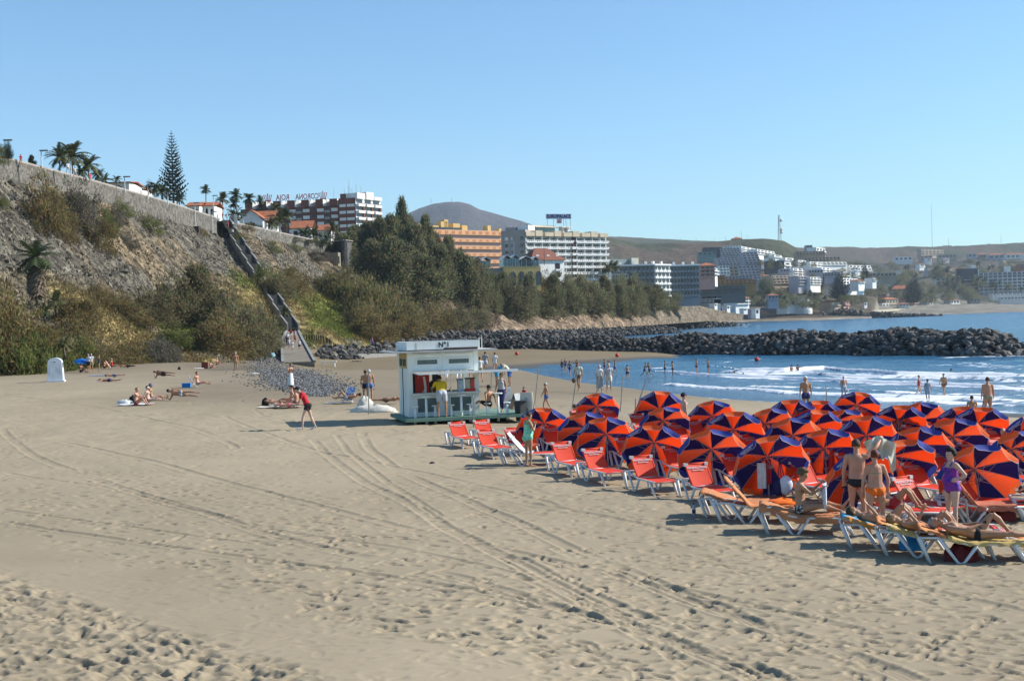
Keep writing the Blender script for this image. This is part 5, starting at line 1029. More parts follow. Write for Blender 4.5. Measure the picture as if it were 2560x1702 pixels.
PL = [(150, 393, 430, 222, 78, 'date', 'tall date palm at the left of the wall top cluster'), (182, 392, 450, 226, 100, 'date', 'biggest bushy date palm behind the wall lamp'), (222, 415, 455, 232, 80, 'date', 'date palm at the right of the wall top cluster'), (205, 430, 452, 228, 60, 'date', 'low date palm in the wall top cluster'), (245, 440, 462, 236, 50, 'date', 'small palm ending the wall top cluster'), (262, 452, 465, 245, 44, 'date', 'drooping palm right of the cluster'), (293, 448, 470, 260, 30, 'fan', 'small lone palm above the low roofs'),
 (388, 470, 505, 285, 56, 'date', 'palm left of the tall araucaria'), (405, 480, 512, 290, 56, 'date', 'dark palm at the foot of the araucaria'), (449, 500, 520, 300, 44, 'date', 'palm right of the araucaria foot'), (372, 472, 500, 283, 30, 'date', 'leftmost palm beside the araucaria'), (516, 473, 530, 350, 36, 'fan', 'slender lone palm above the bungalow roofs'), (558, 498, 555, 345, 46, 'fan', 'slender palm behind the top of the stairs'), (592, 487, 555, 360, 48, 'fan', 'tallest palm of the trio behind the stairs'), (586, 508, 555, 365, 40, 'fan', 'lower palm of the trio behind the stairs'), (624, 496, 555, 365, 46, 'fan', 'palm right of the trio before the brown hotel'), (587, 540, 553, 330, 60, 'date', 'low bushy palm right of the stair top'), (690, 520, 570, 380, 44, 'fan', 'palm left of the centre of the brown hotel'), (652, 500, 550, 385, 30, 'fan', 'thin palm before the left hotel crown'), (717, 540, 590, 372, 50, 'date', 'palm in front of the brown hotel centre'), (700, 553, 590, 368, 60, 'date', 'drooping palm right of the tiled roofs'), (680, 560, 585, 362, 46, 'date', 'low palm behind the right wall'), (760, 585, 605, 392, 50, 'date', 'feathery palm left of the red roofs'), (785, 588, 610, 396, 56, 'date', 'light feathery palm below the red roofs'), (832, 572, 612, 405, 46, 'date', 'palm beside the small red roofed house'), (846, 590, 618, 412, 44, 'date', 'palm just above the bastion'), (818, 598, 615, 402, 44, 'date', 'low palm above the bastion corner'), (876, 590, 622, 425, 36, 'fan', 'palm right of the bastion'), (912, 590, 640, 440, 40, 'fan', 'palm among the casuarinas before the hotel wing'), (1150, 628, 640, 470, 24, 'date', 'small palm left of the restaurant roofs'), (1522, 672, 690, 580, 50, 'date', 'palm right of the white hotel'), (1538, 668, 690, 585, 40, 'date', 'second palm right of the white hotel')]
for (px, yc, yb, D, w_, k, lb) in PL: palm(px, yc, yb, D, w_, k, lb)
for i, (px, yb, yt, w_, D) in enumerate([(612, 575, 553, 60, 345), (640, 578, 556, 50, 350), (690, 592, 572, 40, 360), (735, 604, 585, 50, 372), (770, 610, 592, 60, 385), (800, 612, 590, 60, 398), (5, 400, 345, 50, 185), (-20, 400, 340, 60, 183), (80, 440, 385, 34, 205), (575, 560, 545, 40, 335), (345, 480, 470, 20, 270)]):
    plant_px('garden_bush', px, yb, yt, w_, 'round' if i != 8 else 'casuarina', 'round' if i not in (6, 7) else 'bushgreen', ['clipped bush left of the gabled bungalow', 'clipped bush under the gabled bungalow', 'garden bush behind the right wall', 'garden bush before the brown hotel', 'garden bush under the feathery palms', 'garden bush left of the bastion', 'green tree at the left edge on the wall top', 'green tree cut by the left frame edge', 'small grey conifer on the wall top', 'garden bush at the stair top', 'tiny bush by the white roof'][i], 'bush', D=D)
# ---- the tall araucaria
def araucaria(px, yb, yt, D, label, wmax=.21):
    base = P(px, yb, D); h = ztop(px, yt, D) - base.z; o = empty('araucaria_tree', base, 0, label, 'tree'); MB().tube([(0, 0, -1), (0, 0, h * .5), (0, 0, h)], [h * .014, h * .009, h * .002], 7).obj('trunk', barkm, o)
    mb = MB(); nt_ = 25
    for t in range(nt_):
        q = t / (nt_ - 1); z = h * (.06 + .93 * q); L = h * (wmax * (1 - q) ** .72 + .012) * (1 - .35 * max(0, .12 - q) / .12)
        for k in range(7):
            az = k * 6.283 / 7 + t * .5 + random.uniform(-.12, .12); Lk = L * random.uniform(.78, 1.12); pts = []
            for j in range(7):
                s = j / 6; pts.append(Vector((math.cos(az) * Lk * s, math.sin(az) * Lk * s, z - Lk * .10 * math.sin(s * 3.1) + Lk * .32 * s * s)))
            sv = Vector((-math.sin(az), math.cos(az), 0))
            for j in range(6):
                a, b2 = pts[j], pts[j + 1]; wv = Lk * .17 * math.sin(math.pi * (.12 + .8 * j / 6)) 
                for u_ in (-1, -.5, .5, 1): mb.add([a, b2, (a + b2) / 2 + sv * wv * u_ + Vector((0, 0, wv * (1.15 - abs(u_) * .45)))], [(0, 1, 2)])
                mb.add([a, b2, (a + b2) / 2 + Vector((0, 0, wv * 1.2))], [(0, 1, 2)])
    mb.obj('crown', mk('araucaria_needles', (.045, .06, .042), (.03, .04, .03), 2, .8), o); return o
araucaria(434, 512, 326, 292, 'tall symmetrical araucaria with tiered upturned branches above the wall')
araucaria(655, 560, 486, 385, 'smaller araucaria standing before the brown hotel', .26); araucaria(22, 400, 348, 185, 'araucaria tip beside the green tree at the left edge', .3); araucaria(2285, 760, 690, 1700, 'large dark araucaria in the far shore park', .42); araucaria(2098, 750, 680, 1240, 'dark araucaria above the shore houses', .42); araucaria(2162, 700, 655, 1350, 'dark conifer left of the white villas', .3)
# ---- grass and low scrub on the slope, too much to count
cand = []; r = np.random.default_rng(3)
ii = r.integers(8, NT - 2, 260000); jj = r.integers(0, NPX, 260000); area = (HY[ii, jj] / 300) ** 0
keep = (r.random(260000) < (1 - HROCK[ii, jj]) * .30 + .05); ii, jj = ii[keep], jj[keep]
px_ = pxs[jj]; keep = ((px_ > -150)) & ((px_ < 1250)); ii, jj = ii[keep], jj[keep]
tt_ = ((HX[ii, jj] - sx) * (ex - sx) + (HY[ii, jj] - sy) * (ey - sy)) / L2; dd_ = np.hypot(HX[ii, jj] - (sx + (ex - sx) * np.clip(tt_, 0, 1)), HY[ii, jj] - (sy + (ey - sy) * np.clip(tt_, 0, 1))); keep = dd_ > 3.4; ii, jj = ii[keep], jj[keep]
p = np.stack([HX[ii, jj], HY[ii, jj], HZ[ii, jj]], -1); n_ = len(p); p = np.repeat(p, 4, 0) + r.normal(size=(n_ * 4, 3)) * np.array([.5, .5, .05]); cc = np.repeat(HC[ii, jj], 4, 0) * r.uniform(.55, 1.35, (n_ * 4, 1)); n_ *= 4
d = r.normal(size=(n_, 3)) * .5 + np.array([0, 0, 1.]); d /= np.linalg.norm(d, axis=1, keepdims=True); s_v = np.cross(d, r.normal(size=(n_, 3))); s_v /= np.linalg.norm(s_v, axis=1, keepdims=True); L_ = r.uniform(.25, .85, (n_, 1)) * (p[:, 1:2] / 220)
V = np.stack([p - s_v * .09, p + s_v * .09, p + d * L_], 1).reshape(-1, 3)
o = link('dry_grass', np_mesh('dry_grass', V, np.arange(len(V)).reshape(-1, 3), [veg_m], False, cols=np.clip(cc, .01, .8).repeat(3, 0))); tag(o, 'dry tawny and green grass tufts covering the lower hillside', 'grass', kind='stuff')
# ---- trees of the far town
fk = 0
def ftree(px, yb, yt, w_, D, lb, dark='casuarina_dark', kind='round', nm='town_tree', gp='trees of the far town'):
    p = P(px, yb, D); plant(nm, p, (yb - yt) / F * D, w_ / F * D, kind, dark, lb, 'tree', gp)
T2 = []
def wh(px): return ['under the dark glazed hall', 'below the stepped flats', 'below the white cube villas', 'by the tall narrow shore house', 'behind the rock mound', 'left of the big araucaria', 'right of the big araucaria', 'before the dark tower', 'before the grid hotel', 'at the right edge'][int(np.clip((px - 1690) / 90, 0, 9))]
rr2 = random.Random(5)
for k in range(300):
    px = rr2.uniform(1690, 2620); lo = np.interp(px, [1690, 1900, 2050, 2200, 2620], [762, 770, 768, 756, 745]); hi = np.interp(px, [1690, 1760, 1900, 2050, 2200, 2620], [735, 715, 715, 712, 690, 668])
    y = rr2.uniform(hi, lo); D = np.interp(px, [1690, 1800, 2050, 2200, 2620], [820, 960, 1150, 1650, 1950]) + (lo - y) * 5
    T2.append((px, y, D))
for k, (px, y, D) in enumerate(T2):
    if k % 3 == 0: 
        hgt = rr2.uniform(16, 26); palm(px, y - hgt, y, D, rr2.uniform(15, 22), 'fan' if k % 2 else 'date', f'tall {"fan" if k % 2 else "feather"} palm on the far shore {wh(px)}', 'palms of the far shore')
    else: ftree(px, y + 4, y - rr2.uniform(14, 26), rr2.uniform(18, 38), D, f'{"broad" if k % 2 else "small"} dark tree on the far shore {wh(px)}')
for k in range(42):
    px = rr2.uniform(1900, 2200); y = np.interp(px, [1900, 2200], [650, 700]) + rr2.uniform(-8, 30); ftree(px, y, y - rr2.uniform(8, 16), rr2.uniform(12, 24), 1250 + rr2.uniform(0, 200), f'small dark tree among white villas, {"low" if y > 690 else "high"} on the slope {wh(px)}', gp='trees between the villas')
for k in range(60):
    px = rr2.uniform(2110, 2620); y = rr2.uniform(655, 705); ftree(px, y, y - rr2.uniform(7, 16), rr2.uniform(16, 40), 2150 + (705 - y) * 12, f'dark hillside tree, {"lower" if y > 685 else "upper"} belt, {wh(px)}', gp='trees below the far villas')
ftree(2112, 752, 735, 38, 1200, 'rounded light green tree beside the rock mound', 'bushgreen', nm='light_tree'); 
for px, w_ in ((1912, 24), (1925, 26), (1903, 20), (1690, 40), (1668, 36)): ftree(px, 738 if px > 1800 else 752, 690 if px > 1800 else 728, w_, 1150 if px > 1800 else 640, 'dark tree climbing beside the stepped complex' if px > 1800 else 'dark tree ending the belt on the bluff')
# wall lamps
lampm = mk('lamp_white', (.62, .62, .60), rough=.5)
def lamp(px, yt, yb, D, label, arm=True, box=False):
    b0 = P(px, yb, D); h = ztop(px, yt, D) - b0.z; o = empty('street_lamp', b0, 0, label, 'street lamp', 'street lamps along the clifftop'); MB().tube([(0, 0, -.6), (0, 0, h)], [.11, .08], 6).obj('pole', lampm, o); MB().box((.45, 0, h + .06), (1.3, .4, .2)).obj('lamp_head', mk('lamp_grey', (.25, .25, .26), rough=.5), o)
    if box: MB().box((0, 0, -1.0), (1.7, 1.5, 1.9)).obj('plinth', mk('dark_brown_plinth', (.05, .04, .035), rough=.9), o)
for a_ in [(14, 352, 400, 186, 'lamp at the left edge by the green tree'), (104, 378, 412, 198, 'lamp standing left of the palm cluster'), (178, 402, 434, 208, 'lamp in front of the palm cluster'), (312, 443, 474, 236, 'lamp right of the low roofs'), (370, 464, 490, 252, 'lamp just left of the araucaria'), (420, 482, 505, 262, 'lamp at the foot of the araucaria'), (608, 540, 566, 330, 'lamp before the gabled bungalow'), (662, 548, 575, 342, 'lamp before the tiled roof'), (700, 560, 585, 352, 'lamp behind the right wall'), (535, 490, 545, 312, 'tall lamp at the top of the stairs')]: lamp(*a_)
lamp(489, 508, 566, 284, 'left lamp on a dark plinth below the wall', box=True); lamp(532, 530, 584, 299, 'right lamp on a dark plinth beside the stairs', box=True)
# ================================================================ KIOSK
kw = mk('kiosk_white', (.82, .84, .80), (.68, .71, .68), 1.2, .6, bump=.1, bscale=8); kg = mk('kiosk_green_deck', (.16, .26, .20), (.11, .19, .15), 2, .8); kdg = mk('lattice_green', (.02, .065, .052), (.015, .05, .04), 2, .7)
blk = mk('black_paint', (.015, .015, .016), rough=.6); vred = mk('vending_red', (.55, .03, .02), (.48, .03, .02), 2, .4); ylw_wood = mk('yellowed_wood', (.52, .36, .16), (.42, .30, .14), 3, .8)
kz = 2.62; KA = Vector((XD(1016, 55), 55, ground_z(XD(1016, 55), 55) + .05)); kzr = R(15)
K = empty('beach_kiosk', KA, kzr, 'white wooden beach kiosk numbered N°1 with open counter and flat roof sign', 'kiosk')
KW, KD = 3.12, 2.3; h0 = .22
def kb(name, x0, x1, y0, y1, z0, z1, m, par=None): return MB().box(((x0 + x1) / 2, (y0 + y1) / 2, (z0 + z1) / 2), (x1 - x0, y1 - y0, z1 - z0)).obj(name, m, par or K)
kb('deck', -.35, KW + 1.9, -1.12, KD + .5, .08, h0, kg); kb('deck_bearer', .2, KW + 1.3, .1, KD, -.25, .079, mk('dark_timber', (.05, .06, .05), rough=.9))
for x in (0, KW - .2): 
    for y in (0, KD - .2): kb('corner_post', x, x + .2, y, y + .2, h0, 2.98, kw)
def panel(name, x0, x1, z0, z1, y=-.0, lat=None):
    mb = MB(); mb.box(((x0 + x1) / 2, y + .06, (z0 + z1) / 2), (x1 - x0, .08, z1 - z0)); 
    if lat:
        a, b2, c, d = lat
        for (p, q, r_, s) in ((a - .05, b2 + .05, c - .05, c), (a - .05, b2 + .05, d, d + .05), (a - .05, a, c, d), (b2, b2 + .05, c, d)): mb.box(((p + q) / 2, y + .0, (r_ + s) / 2), (q - p, .05, s - r_))
    o = mb.obj(name, kw, K)
    if lat:
        MB().box(((a + b2) / 2, y + .012, (c + d) / 2), (b2 - a, .01, d - c)).obj('lattice_back', kdg, o); mb = MB(); n = int((b2 - a) / .07)
        st = .075
        k = a - (d - c)
        while k < b2:
            for sg in (1, -1):
                xs, xe = k, k + (d - c)
                s0, s1 = max(xs, a), min(xe, b2)
                if s1 > s0:
                    za, zb_ = ((c + s0 - xs), (c + s1 - xs)) if sg > 0 else ((d - (s0 - xs)), (d - (s1 - xs)))
                    mb.bar((s0, y - .004 - .004 * (sg > 0), za), (s1, y - .004 - .004 * (sg > 0), zb_), .009, .004, up=(0, 1, 0))
            k += st
        mb.obj('lattice', mk('lattice_pale', (.42, .48, .44), rough=.7), o)
    return o
mid = KW * .5
panel('lower_panel', .2, mid - .04, h0, 1.16, lat=(.38, mid - .28, .40, 1.0)); panel('lower_panel', mid + .04, KW - .2, h0, 1.16, lat=(mid + .28, KW - .36, .40, 1.0)); kb('middle_post', mid - .04, mid + .04, -.0, .1, h0, 1.16, kw)
kb('counter', .12, KW + .02, -.26, .34, 1.17, 1.22, kw)
panel('upper_panel', .2, mid - .03, 2.16, 2.96, lat=(.42, mid - .26, 2.46, 2.66)); panel('upper_panel', mid + .03, KW - .2, 2.16, 2.96, lat=(mid + .24, KW - .42, 2.46, 2.66)); kb('middle_post', mid - .03, mid + .03, 0, .12, 2.16, 2.96, kw)
for z0, z1 in ((2.2, 2.24), (2.86, 2.9)):
    for a, b2 in ((.28, mid - .1), (mid + .1, KW - .28)): kb('moulding', a, b2, -.012, .018, z0, z1, kw)
kb('side_wall', -.0, .06, .2, KD - .2, h0, 2.3, kw); kb('side_wall_top', -.0, .06, .2, KD - .2, 2.31, 2.98, ylw_wood)
for y in (.7, 1.2, 1.7): kb('side_batten', -.03, -.002, y, y + .05, h0, 2.3, blk if y == 1.2 else kw)
for y in (.45, 1.3): kb('side_lattice', -.02, -.002, y, y + .6, 2.4, 2.7, kdg)
kb('roof', -.75, KW + .75, -.55, KD + .6, 2.985, 3.05, mk('roof_edge', (.46, .46, .44), (.36, .36, .35), 2, .8))
for nm, x0, x1, y0, y1 in (('fascia', -.05, KW, -.18, -.12), ('fascia', -.05, .0, -.119, KD), ('fascia', KW - .05, KW, -.119, KD), ('fascia', -.05, KW, KD + .001, KD + .06)): kb(nm, x0, x1, y0, y1, 3.08 if y0 > -.15 else 3.10, 3.44, kw)
kb('rust_streak', .35, .37, -.187, -.181, 3.12, 3.4, mk('rust_streaks', (.34, .26, .18), rough=.9)); kb('price_board', KW * .36, KW * .45, .34, .36, 1.75, 2.1, mk('price_dark', (.03, .03, .03), rough=.6)); kb('peeled_edge', KW * .5, KW - .05, -.2, -.185, 3.06, 3.15, mk('peeled_brown', (.07, .05, .04), rough=.9)); kb('roof_frame', -.0, KW - .05, -.1, KD, 3.051, 3.09, mk('dark_timber2', (.05, .045, .04), rough=.9))
o = link('number_sign', text_mesh('N°1', .30, blk, .008, .004), K, (KW * .5 + .02, -.187, 3.28)); o.rotation_euler = (R(90), 0, 0)
for x in (KW + .08, KW + .2): kb('roof_pipe', x, x + .03, .1, .13, 3.05, 3.55, kw)
# shutter propped open, a long white board edge on
kb('shutter', .22, KW + 1.5, -1.05, .0, 2.08, 2.12, kw); kb('shutter_rim', .22, KW + 1.5, -1.09, -1.051, 2.06, 2.16, kw)
MB().tube([(.4, -.02, 1.9), (.5, -1.0, 2.07)], .015, 6).obj('shutter_stay', steel, K)
kb('back_rail', .2, KW - .2, KD - .12, KD - .04, h0, 1.1, kw); kb('back_counter', mid, KW - .2, KD - .4, KD - .05, 1.12, 1.2, mk('dark_counter', (.05, .05, .05), rough=.5))
kb('inner_post', mid + .05, mid + .1, 1.1, 1.15, h0, 2.9, steel); kb('inner_post', KW * .73, KW * .73 + .04, 1.9, 1.94, h0, 2.9, kw); kb('ceiling', .1, KW - .1, .2, KD - .1, 2.9, 2.96, kw)
Kw = K.matrix_basis.copy() if False else Matrix.Translation(KA) @ Matrix.Rotation(kzr, 4, 'Z')
def kin(name, x, y, z, label, cat): return empty(name, Kw @ Vector((x, y, z)), kzr, label, cat)
v = kin('drinks_fridge', .62, .95, h0, 'tall red drinks fridge with white swoosh lettering inside the kiosk', 'fridge')
MB().box((0, 0, .95), (.85, .7, 1.78)).obj('cabinet', blk, v); MB().box((.1, -.36, .95), (.62, .02, 1.7)).obj('door', vred, v); mb = MB(); mb.sheet(lambda a, b2: (.12 + .1 * a + .14 * math.sin(b2 * 3) * .5, -.375, .5 + b2 * 1.2), 1, 10); mb.obj('swoosh', white, v)
o = link('lettering', text_mesh('Coca-Cola', .26, white, .006, .002, italic=.3), v, (.2, -.372, .55)); o.rotation_euler = (R(90), R(-90), 0)
v = kin('blue_carton', 2.28, -.02, 1.225, 'pale blue ice cream display standing on the kiosk counter', 'display'); MB().box((0, 0, .25), (.22, .2, .5)).obj('box', mk('carton_blue', (.25, .42, .55), (.5, .55, .6), 5, .6), v); MB().box((0, 0, .53), (.25, .22, .06)).obj('lid', mk('carton_top', (.1, .25, .5), rough=.6), v)
v = kin('drink_dispenser', 2.72, .02, 1.225, 'red and clear slush drink dispenser on the kiosk counter', 'dispenser'); MB().box((0, 0, .06), (.42, .3, .12)).obj('base', vred, v); MB().box((.1, 0, .33), (.16, .22, .4)).obj('tank', mk('slush_red', (.6, .08, .05), rough=.3), v); MB().box((-.1, 0, .33), (.16, .22, .4)).obj('tank', mk('slush_clear', (.55, .5, .45), rough=.3), v); MB().box((0, 0, .56), (.42, .26, .05)).obj('lid', blk, v)
for x, y in ((1.82, .9), (2.02, .9)): v = kin('coconut', x, y, 1.13, 'green brown coconut drink on the counter' if x < 1.9 else 'pineapple beside the coconut on the counter', 'fruit'); MB().ball((0, 0, .1), (.07, .07, .09), 8, 6, jit=.1).obj('husk', mk('husk', (.14, .13, .05), rough=.8), v, True); MB().tube([(0, 0, .18), (.03, 0, .27)], .008, 5).obj('straw', kdg, v)
def stool(x, y, z, hgt, r, name, label, cat, group): v = kin(name, x, y, z, label, cat); MB().tube([(0, 0, -.15), (0, 0, hgt - .03)], [.065, .05], 8).obj('post', kw, v, True); MB().tube([(0, 0, hgt - .04), (0, 0, hgt)], [r, r * 1.02], 14).obj('top', kw, v)
for x, nm in ((.15, 'leftmost'), (1.02, 'second'), (1.72, 'third'), (2.55, 'fourth'), (3.32, 'fifth'), (4.2, 'rightmost')): stool(x, -.62, .1, .62, .15, 'bar_stool', f'{nm} white round bar stool in front of the kiosk counter', 'stool', 'white bar stools')
for x, nm in ((.62, 'left'), (2.15, 'middle'), (3.78, 'right')): stool(x, -.7, .06, 1.08, .2, 'bar_table', f'{nm} tall white round bar table before the kiosk', 'table', 'tall white bar tables')
def aboard(px, py, D, label, rz, m1, hgt=1.15, art=None):
    p = G(px, py) if D is None else Vector((XD(px, D), D, ground_z(XD(px, D), D) + .02)); v = empty('menu_board', p, rz, label, 'sign'); 
    for sg, nm in ((1, 'front_panel'), (-1, 'back_panel')):
        mb = MB(); w_ = .33; mb.bar((0, -sg * .28, 0), (0, -sg * .03, hgt), w_ * 2, .03, up=(1, 0, 0)) if False else mb.add([(-w_, -sg * .3, 0), (w_, -sg * .3, 0), (w_ * .8, -sg * .03, hgt), (-w_ * .8, -sg * .03, hgt), (-w_, -sg * .27, 0), (w_, -sg * .27, 0), (w_ * .8, 0, hgt), (-w_ * .8, 0, hgt)], [(0, 1, 2, 3), (5, 4, 7, 6), (0, 4, 5, 1), (2, 6, 7, 3), (1, 5, 6, 2), (0, 3, 7, 4)]); o = mb.obj(nm, m1, v)
    if art: art(v)
    return v
def art1(v):
    r = random.Random(3); mb = MB()
    for k in range(5): mb.bar((-.15 + k * .075, -.215 + 0 * k, .32), (-.17 + k * .085, -.155, .62), .04, .012, up=(0, 1, 0))
    mb.obj('picture', mk('lolly_red', (.5, .1, .06), (.55, .4, .1), 12, .6), v); MB().bar((-.22, -.07, .97), (.22, -.07, .97), .10, .012, up=(0, 1, 0)).obj('picture', mk('lolly_blue', (.15, .3, .6), rough=.6), v)
def art2(v):
    mb = MB(); y = lambda z: -.3 + .27 * z / 1.15 - .012
    mb.tube([(.05 * math.cos(a), y(.92 + .1 * math.sin(a)), .92 + .1 * math.sin(a)) for a in np.linspace(0, 6.3, 12)], .014, 5); mb.tube([(.13 * math.sin(k), y(.4 + k * .06), .4 + k * .06) for k in range(7)], .014, 5); mb.tube([(-.1, y(.45), .45), (.0, y(.6), .6), (.12, y(.5), .5)], .014, 5); mb.obj('drawing', blk, v)
aboard(1265, 1028, None, 'white menu board with ice lolly pictures beside the kiosk deck', R(10), mk('board_white', (.60, .60, .56), (.5, .5, .46), 2, .7), 1.2, art1)
aboard(1292, 1030, None, 'open empty frame of a board right of the lolly sign', R(60), steel, .9)
aboard(1318, 1052, None, 'cream menu board with a black line drawing nearest the parasols', R(-18), mk('board_cream', (.66, .62, .52), (.56, .52, .44), 2, .7), 1.25, art2)
p = G(1302, 1054); v = empty('litter_bin', p, 0, 'dark grey wheeled litter bin left of the cream board', 'bin'); mb = MB(); mb.tube([(0, 0, .05), (0, 0, .85)], [.2, .27], 4); mb.obj('body', mk('bin_grey', (.035, .04, .045), rough=.5), v); MB().box((0, 0, .88), (.48, .5, .07)).obj('lid', mk('bin_grey', (.035, .04, .045)), v)
# metal stakes in the sand
PO = [(922, 1036, 921, 928, 'stake by the white sacks left of the kiosk'), (1184, 1066, 1183, 991, 'short stake at the front of the kiosk deck'), (1225, 1022, 1229, 925, 'stake just right of the kiosk'), (1334, 1024, 1346, 923, 'leaning stake at the left of the shore'), (1427, 1034, 1443, 929, 'leaning stake behind the first back parasol'), (1484, 1010, 1500, 933, 'leaning stake in front of the walkers in skirts'), (1550, 1028, 1557, 941, 'upright stake left of the crossed pair'), (1574, 1062, 1615, 950, 'most tilted stake of the crossed pair'), (1587, 1072, 1589, 997, 'dark upright stake of the crossed pair'), (2070, 1032, 2065, 970, 'stake left of the highest parasol'), (2549, 1072, 2560, 1040, 'stake at the right edge'), (2391, 1155, 2397, 1108, 'stake between the right parasols'), (2426, 1340, 2415, 1252, 'thick stake beside the woman in the purple swimsuit'), (2437, 1150, 2436, 1108, 'short stake left of the bald head')]
for (px, py, tx, ty, lb) in PO:
    b0 = G(px, py); t = P(tx, ty, b0.y - .1); o = empty('metal_stake', b0, 0, 'grey metal ' + lb, 'stake', 'metal stakes in the sand'); r_ = .028 if py < 1200 else .022
    MB().tube([(0, 0, -.15), t - b0], r_, 7).obj('pole', steel, o); MB().ball(t - b0, r_ * 1.25, 6, 4).obj('cap', steel, o)

# ================================================================ PARASOLS
c_or = mk('canopy_orange', (.80, .058, .01), (.72, .048, .008), 1.2, .75, transl=.5); c_nv = mk('canopy_navy', (.016, .010, .105), (.012, .008, .08), 1.2, .75, transl=.12)
v_or = mk('valance_orange_sunlit', (.86, .17, .035), (.76, .13, .03), 1.5, .75, transl=.3); v_nv = mk('valance_navy_sunlit', (.045, .075, .36), (.035, .055, .28), 1.5, .75, transl=.25); trim_m = mk('white_trim', (.55, .48, .50), rough=.7)  # valance tones brighter than the canopy: sunlight put into the colour
polem = mk('parasol_pole', (.50, .47, .47), (.38, .35, .35), 4, .4, metal=.3)
TEL = R(33); AX = Vector((0, math.cos(TEL), math.sin(TEL))); AU = Vector((0, -math.sin(TEL), math.cos(TEL))); AR = Vector((1, 0, 0)); RAD = .93; CD = .34
def cp(a, q, sag=0): return AR * (RAD * q * math.cos(a)) + AU * (RAD * q * math.sin(a)) - AX * (CD * q ** 1.45 + sag)
def parasol_proto(variant, hub_h):
    o = empty('beach_parasol', (0, 0, 0)); ph = R(variant * 11.0); N = 10; H = Vector((0, 0, hub_h))
    hubm = MB().tube([(0, 0, -.25), (0, 0, hub_h - .32)], .02, 7); hubm.obj('pole', polem, o, True)
    MB().tube([(0, 0, hub_h - .34), (0, 0, hub_h - .22)], .03, 7).obj('tilt_joint', mk('joint_tan', (.35, .25, .17), rough=.6), o)
    MB().tube([Vector((0, 0, hub_h - .24)), H - AX * .02], [.018, .016], 7).obj('upper_pole', polem, o, True)
    MB().ball(H - AX * .08, .035, 7, 5).obj('hub', mk('joint_tan', (.35, .25, .17)), o); MB().tube([H, H + AX * .07], [.02, .008], 6).obj('finial', trim_m, o)
    can = MB(); val = MB(); tr = MB(); sub = 6
    for k in range(N):
        a0 = ph + 2 * math.pi * k / N; a1 = ph + 2 * math.pi * (k + 1) / N; mi = k % 2
        def pt(u, q):
            a = a0 + (a1 - a0) * u; s = math.sin(math.pi * u); return H + cp(a, q * (1 - .035 * s * q * (1 if True else 0)) * (math.cos((a1 - a0) / 2) / math.cos(a - (a0 + a1) / 2)), -.03 * s * q)
        can.sheet(lambda u, v_: pt(u, .02 + .98 * v_), sub, 7, mi)
        g_ = Vector((0, 0, -1)); out = AR * math.cos((a0 + a1) / 2) + AU * math.sin((a0 + a1) / 2)
        hang = (g_ * .75 - AX * .75).normalized()
        def vp(u, v_):
            c = min(1, min(u, 1 - u) * 7 + .0) ** .5; w_ = .155 * v_ * (.35 + .65 * c) if v_ > 0 else 0
            w2 = Vector((0, 0, 0)) + hang * w_ + out * (.02 * math.sin(v_ * 3 + k * 2 + variant) + .012 * math.sin(u * 9 + k)) * v_; return pt(u, 1.0) + w2
        val.sheet(vp, 8, 3, mi)
        tr.tube([vp(u / 10, 1.0) for u in range(11)], .005, 4, cap=False); tr.tube([pt(0, v_ / 6) - AX * .006 for v_ in range(1, 7)], .003, 4, cap=False)
        r_ = MB(); r_.tube([H - AX * .05, (H + cp(a0, .5)) - AX * .012, (H + cp(a0, 1.0)) - AX * .01], .006, 4); r_.tube([H - AX * .42 + (cp(a0, .05) * .3), H + cp(a0, .52) - AX * .01], .005, 4); r_.obj('rib', polem, o)
    cc = can.obj('canopy', [c_or if variant != 2 else mk('canopy_orange_faded', (.76, .085, .025), (.68, .07, .02), .8, .8, transl=.5), c_nv if variant != 1 else mk('canopy_navy_faded', (.03, .02, .14), (.02, .015, .10), .8, .8, transl=.12)], o, True); vv = val.obj('valance', [v_or, v_nv], o, True); tr.obj('trim', trim_m, cc)
    for k in range(N):
        am = ph + 2 * math.pi * (k + .5) / N
        if k % 2 == 1 and variant != 2 and math.sin(am) > (-.3 if variant == 1 else .3) and math.cos(am) < -.2:
            hang = (Vector((0, 0, -.75)) - AX * .75).normalized(); a0 = ph + 2 * math.pi * k / N; a1 = a0 + 2 * math.pi / N; A = H + cp(a0, 1); B = H + cp(a1, 1); xd = (A - B).normalized()
            if xd.x < 0: xd = -xd
            nrm = xd.cross(-hang).normalized()
            for tx, sz, off in (("MASPALOMAS", .062, .07), ("COSTA CANARIA", .035, .115)):
                me = text_mesh(tx, sz, trim_m, .002, .001); me.transform(Matrix((xd, -hang, nrm)).transposed().to_4x4()); c = (A + B) / 2 + hang * off + nrm * .018; l_o = link('lettering', me, vv, c)
    return o
PROT = [parasol_proto(0, .97), parasol_proto(1, .98), parasol_proto(2, .96)]
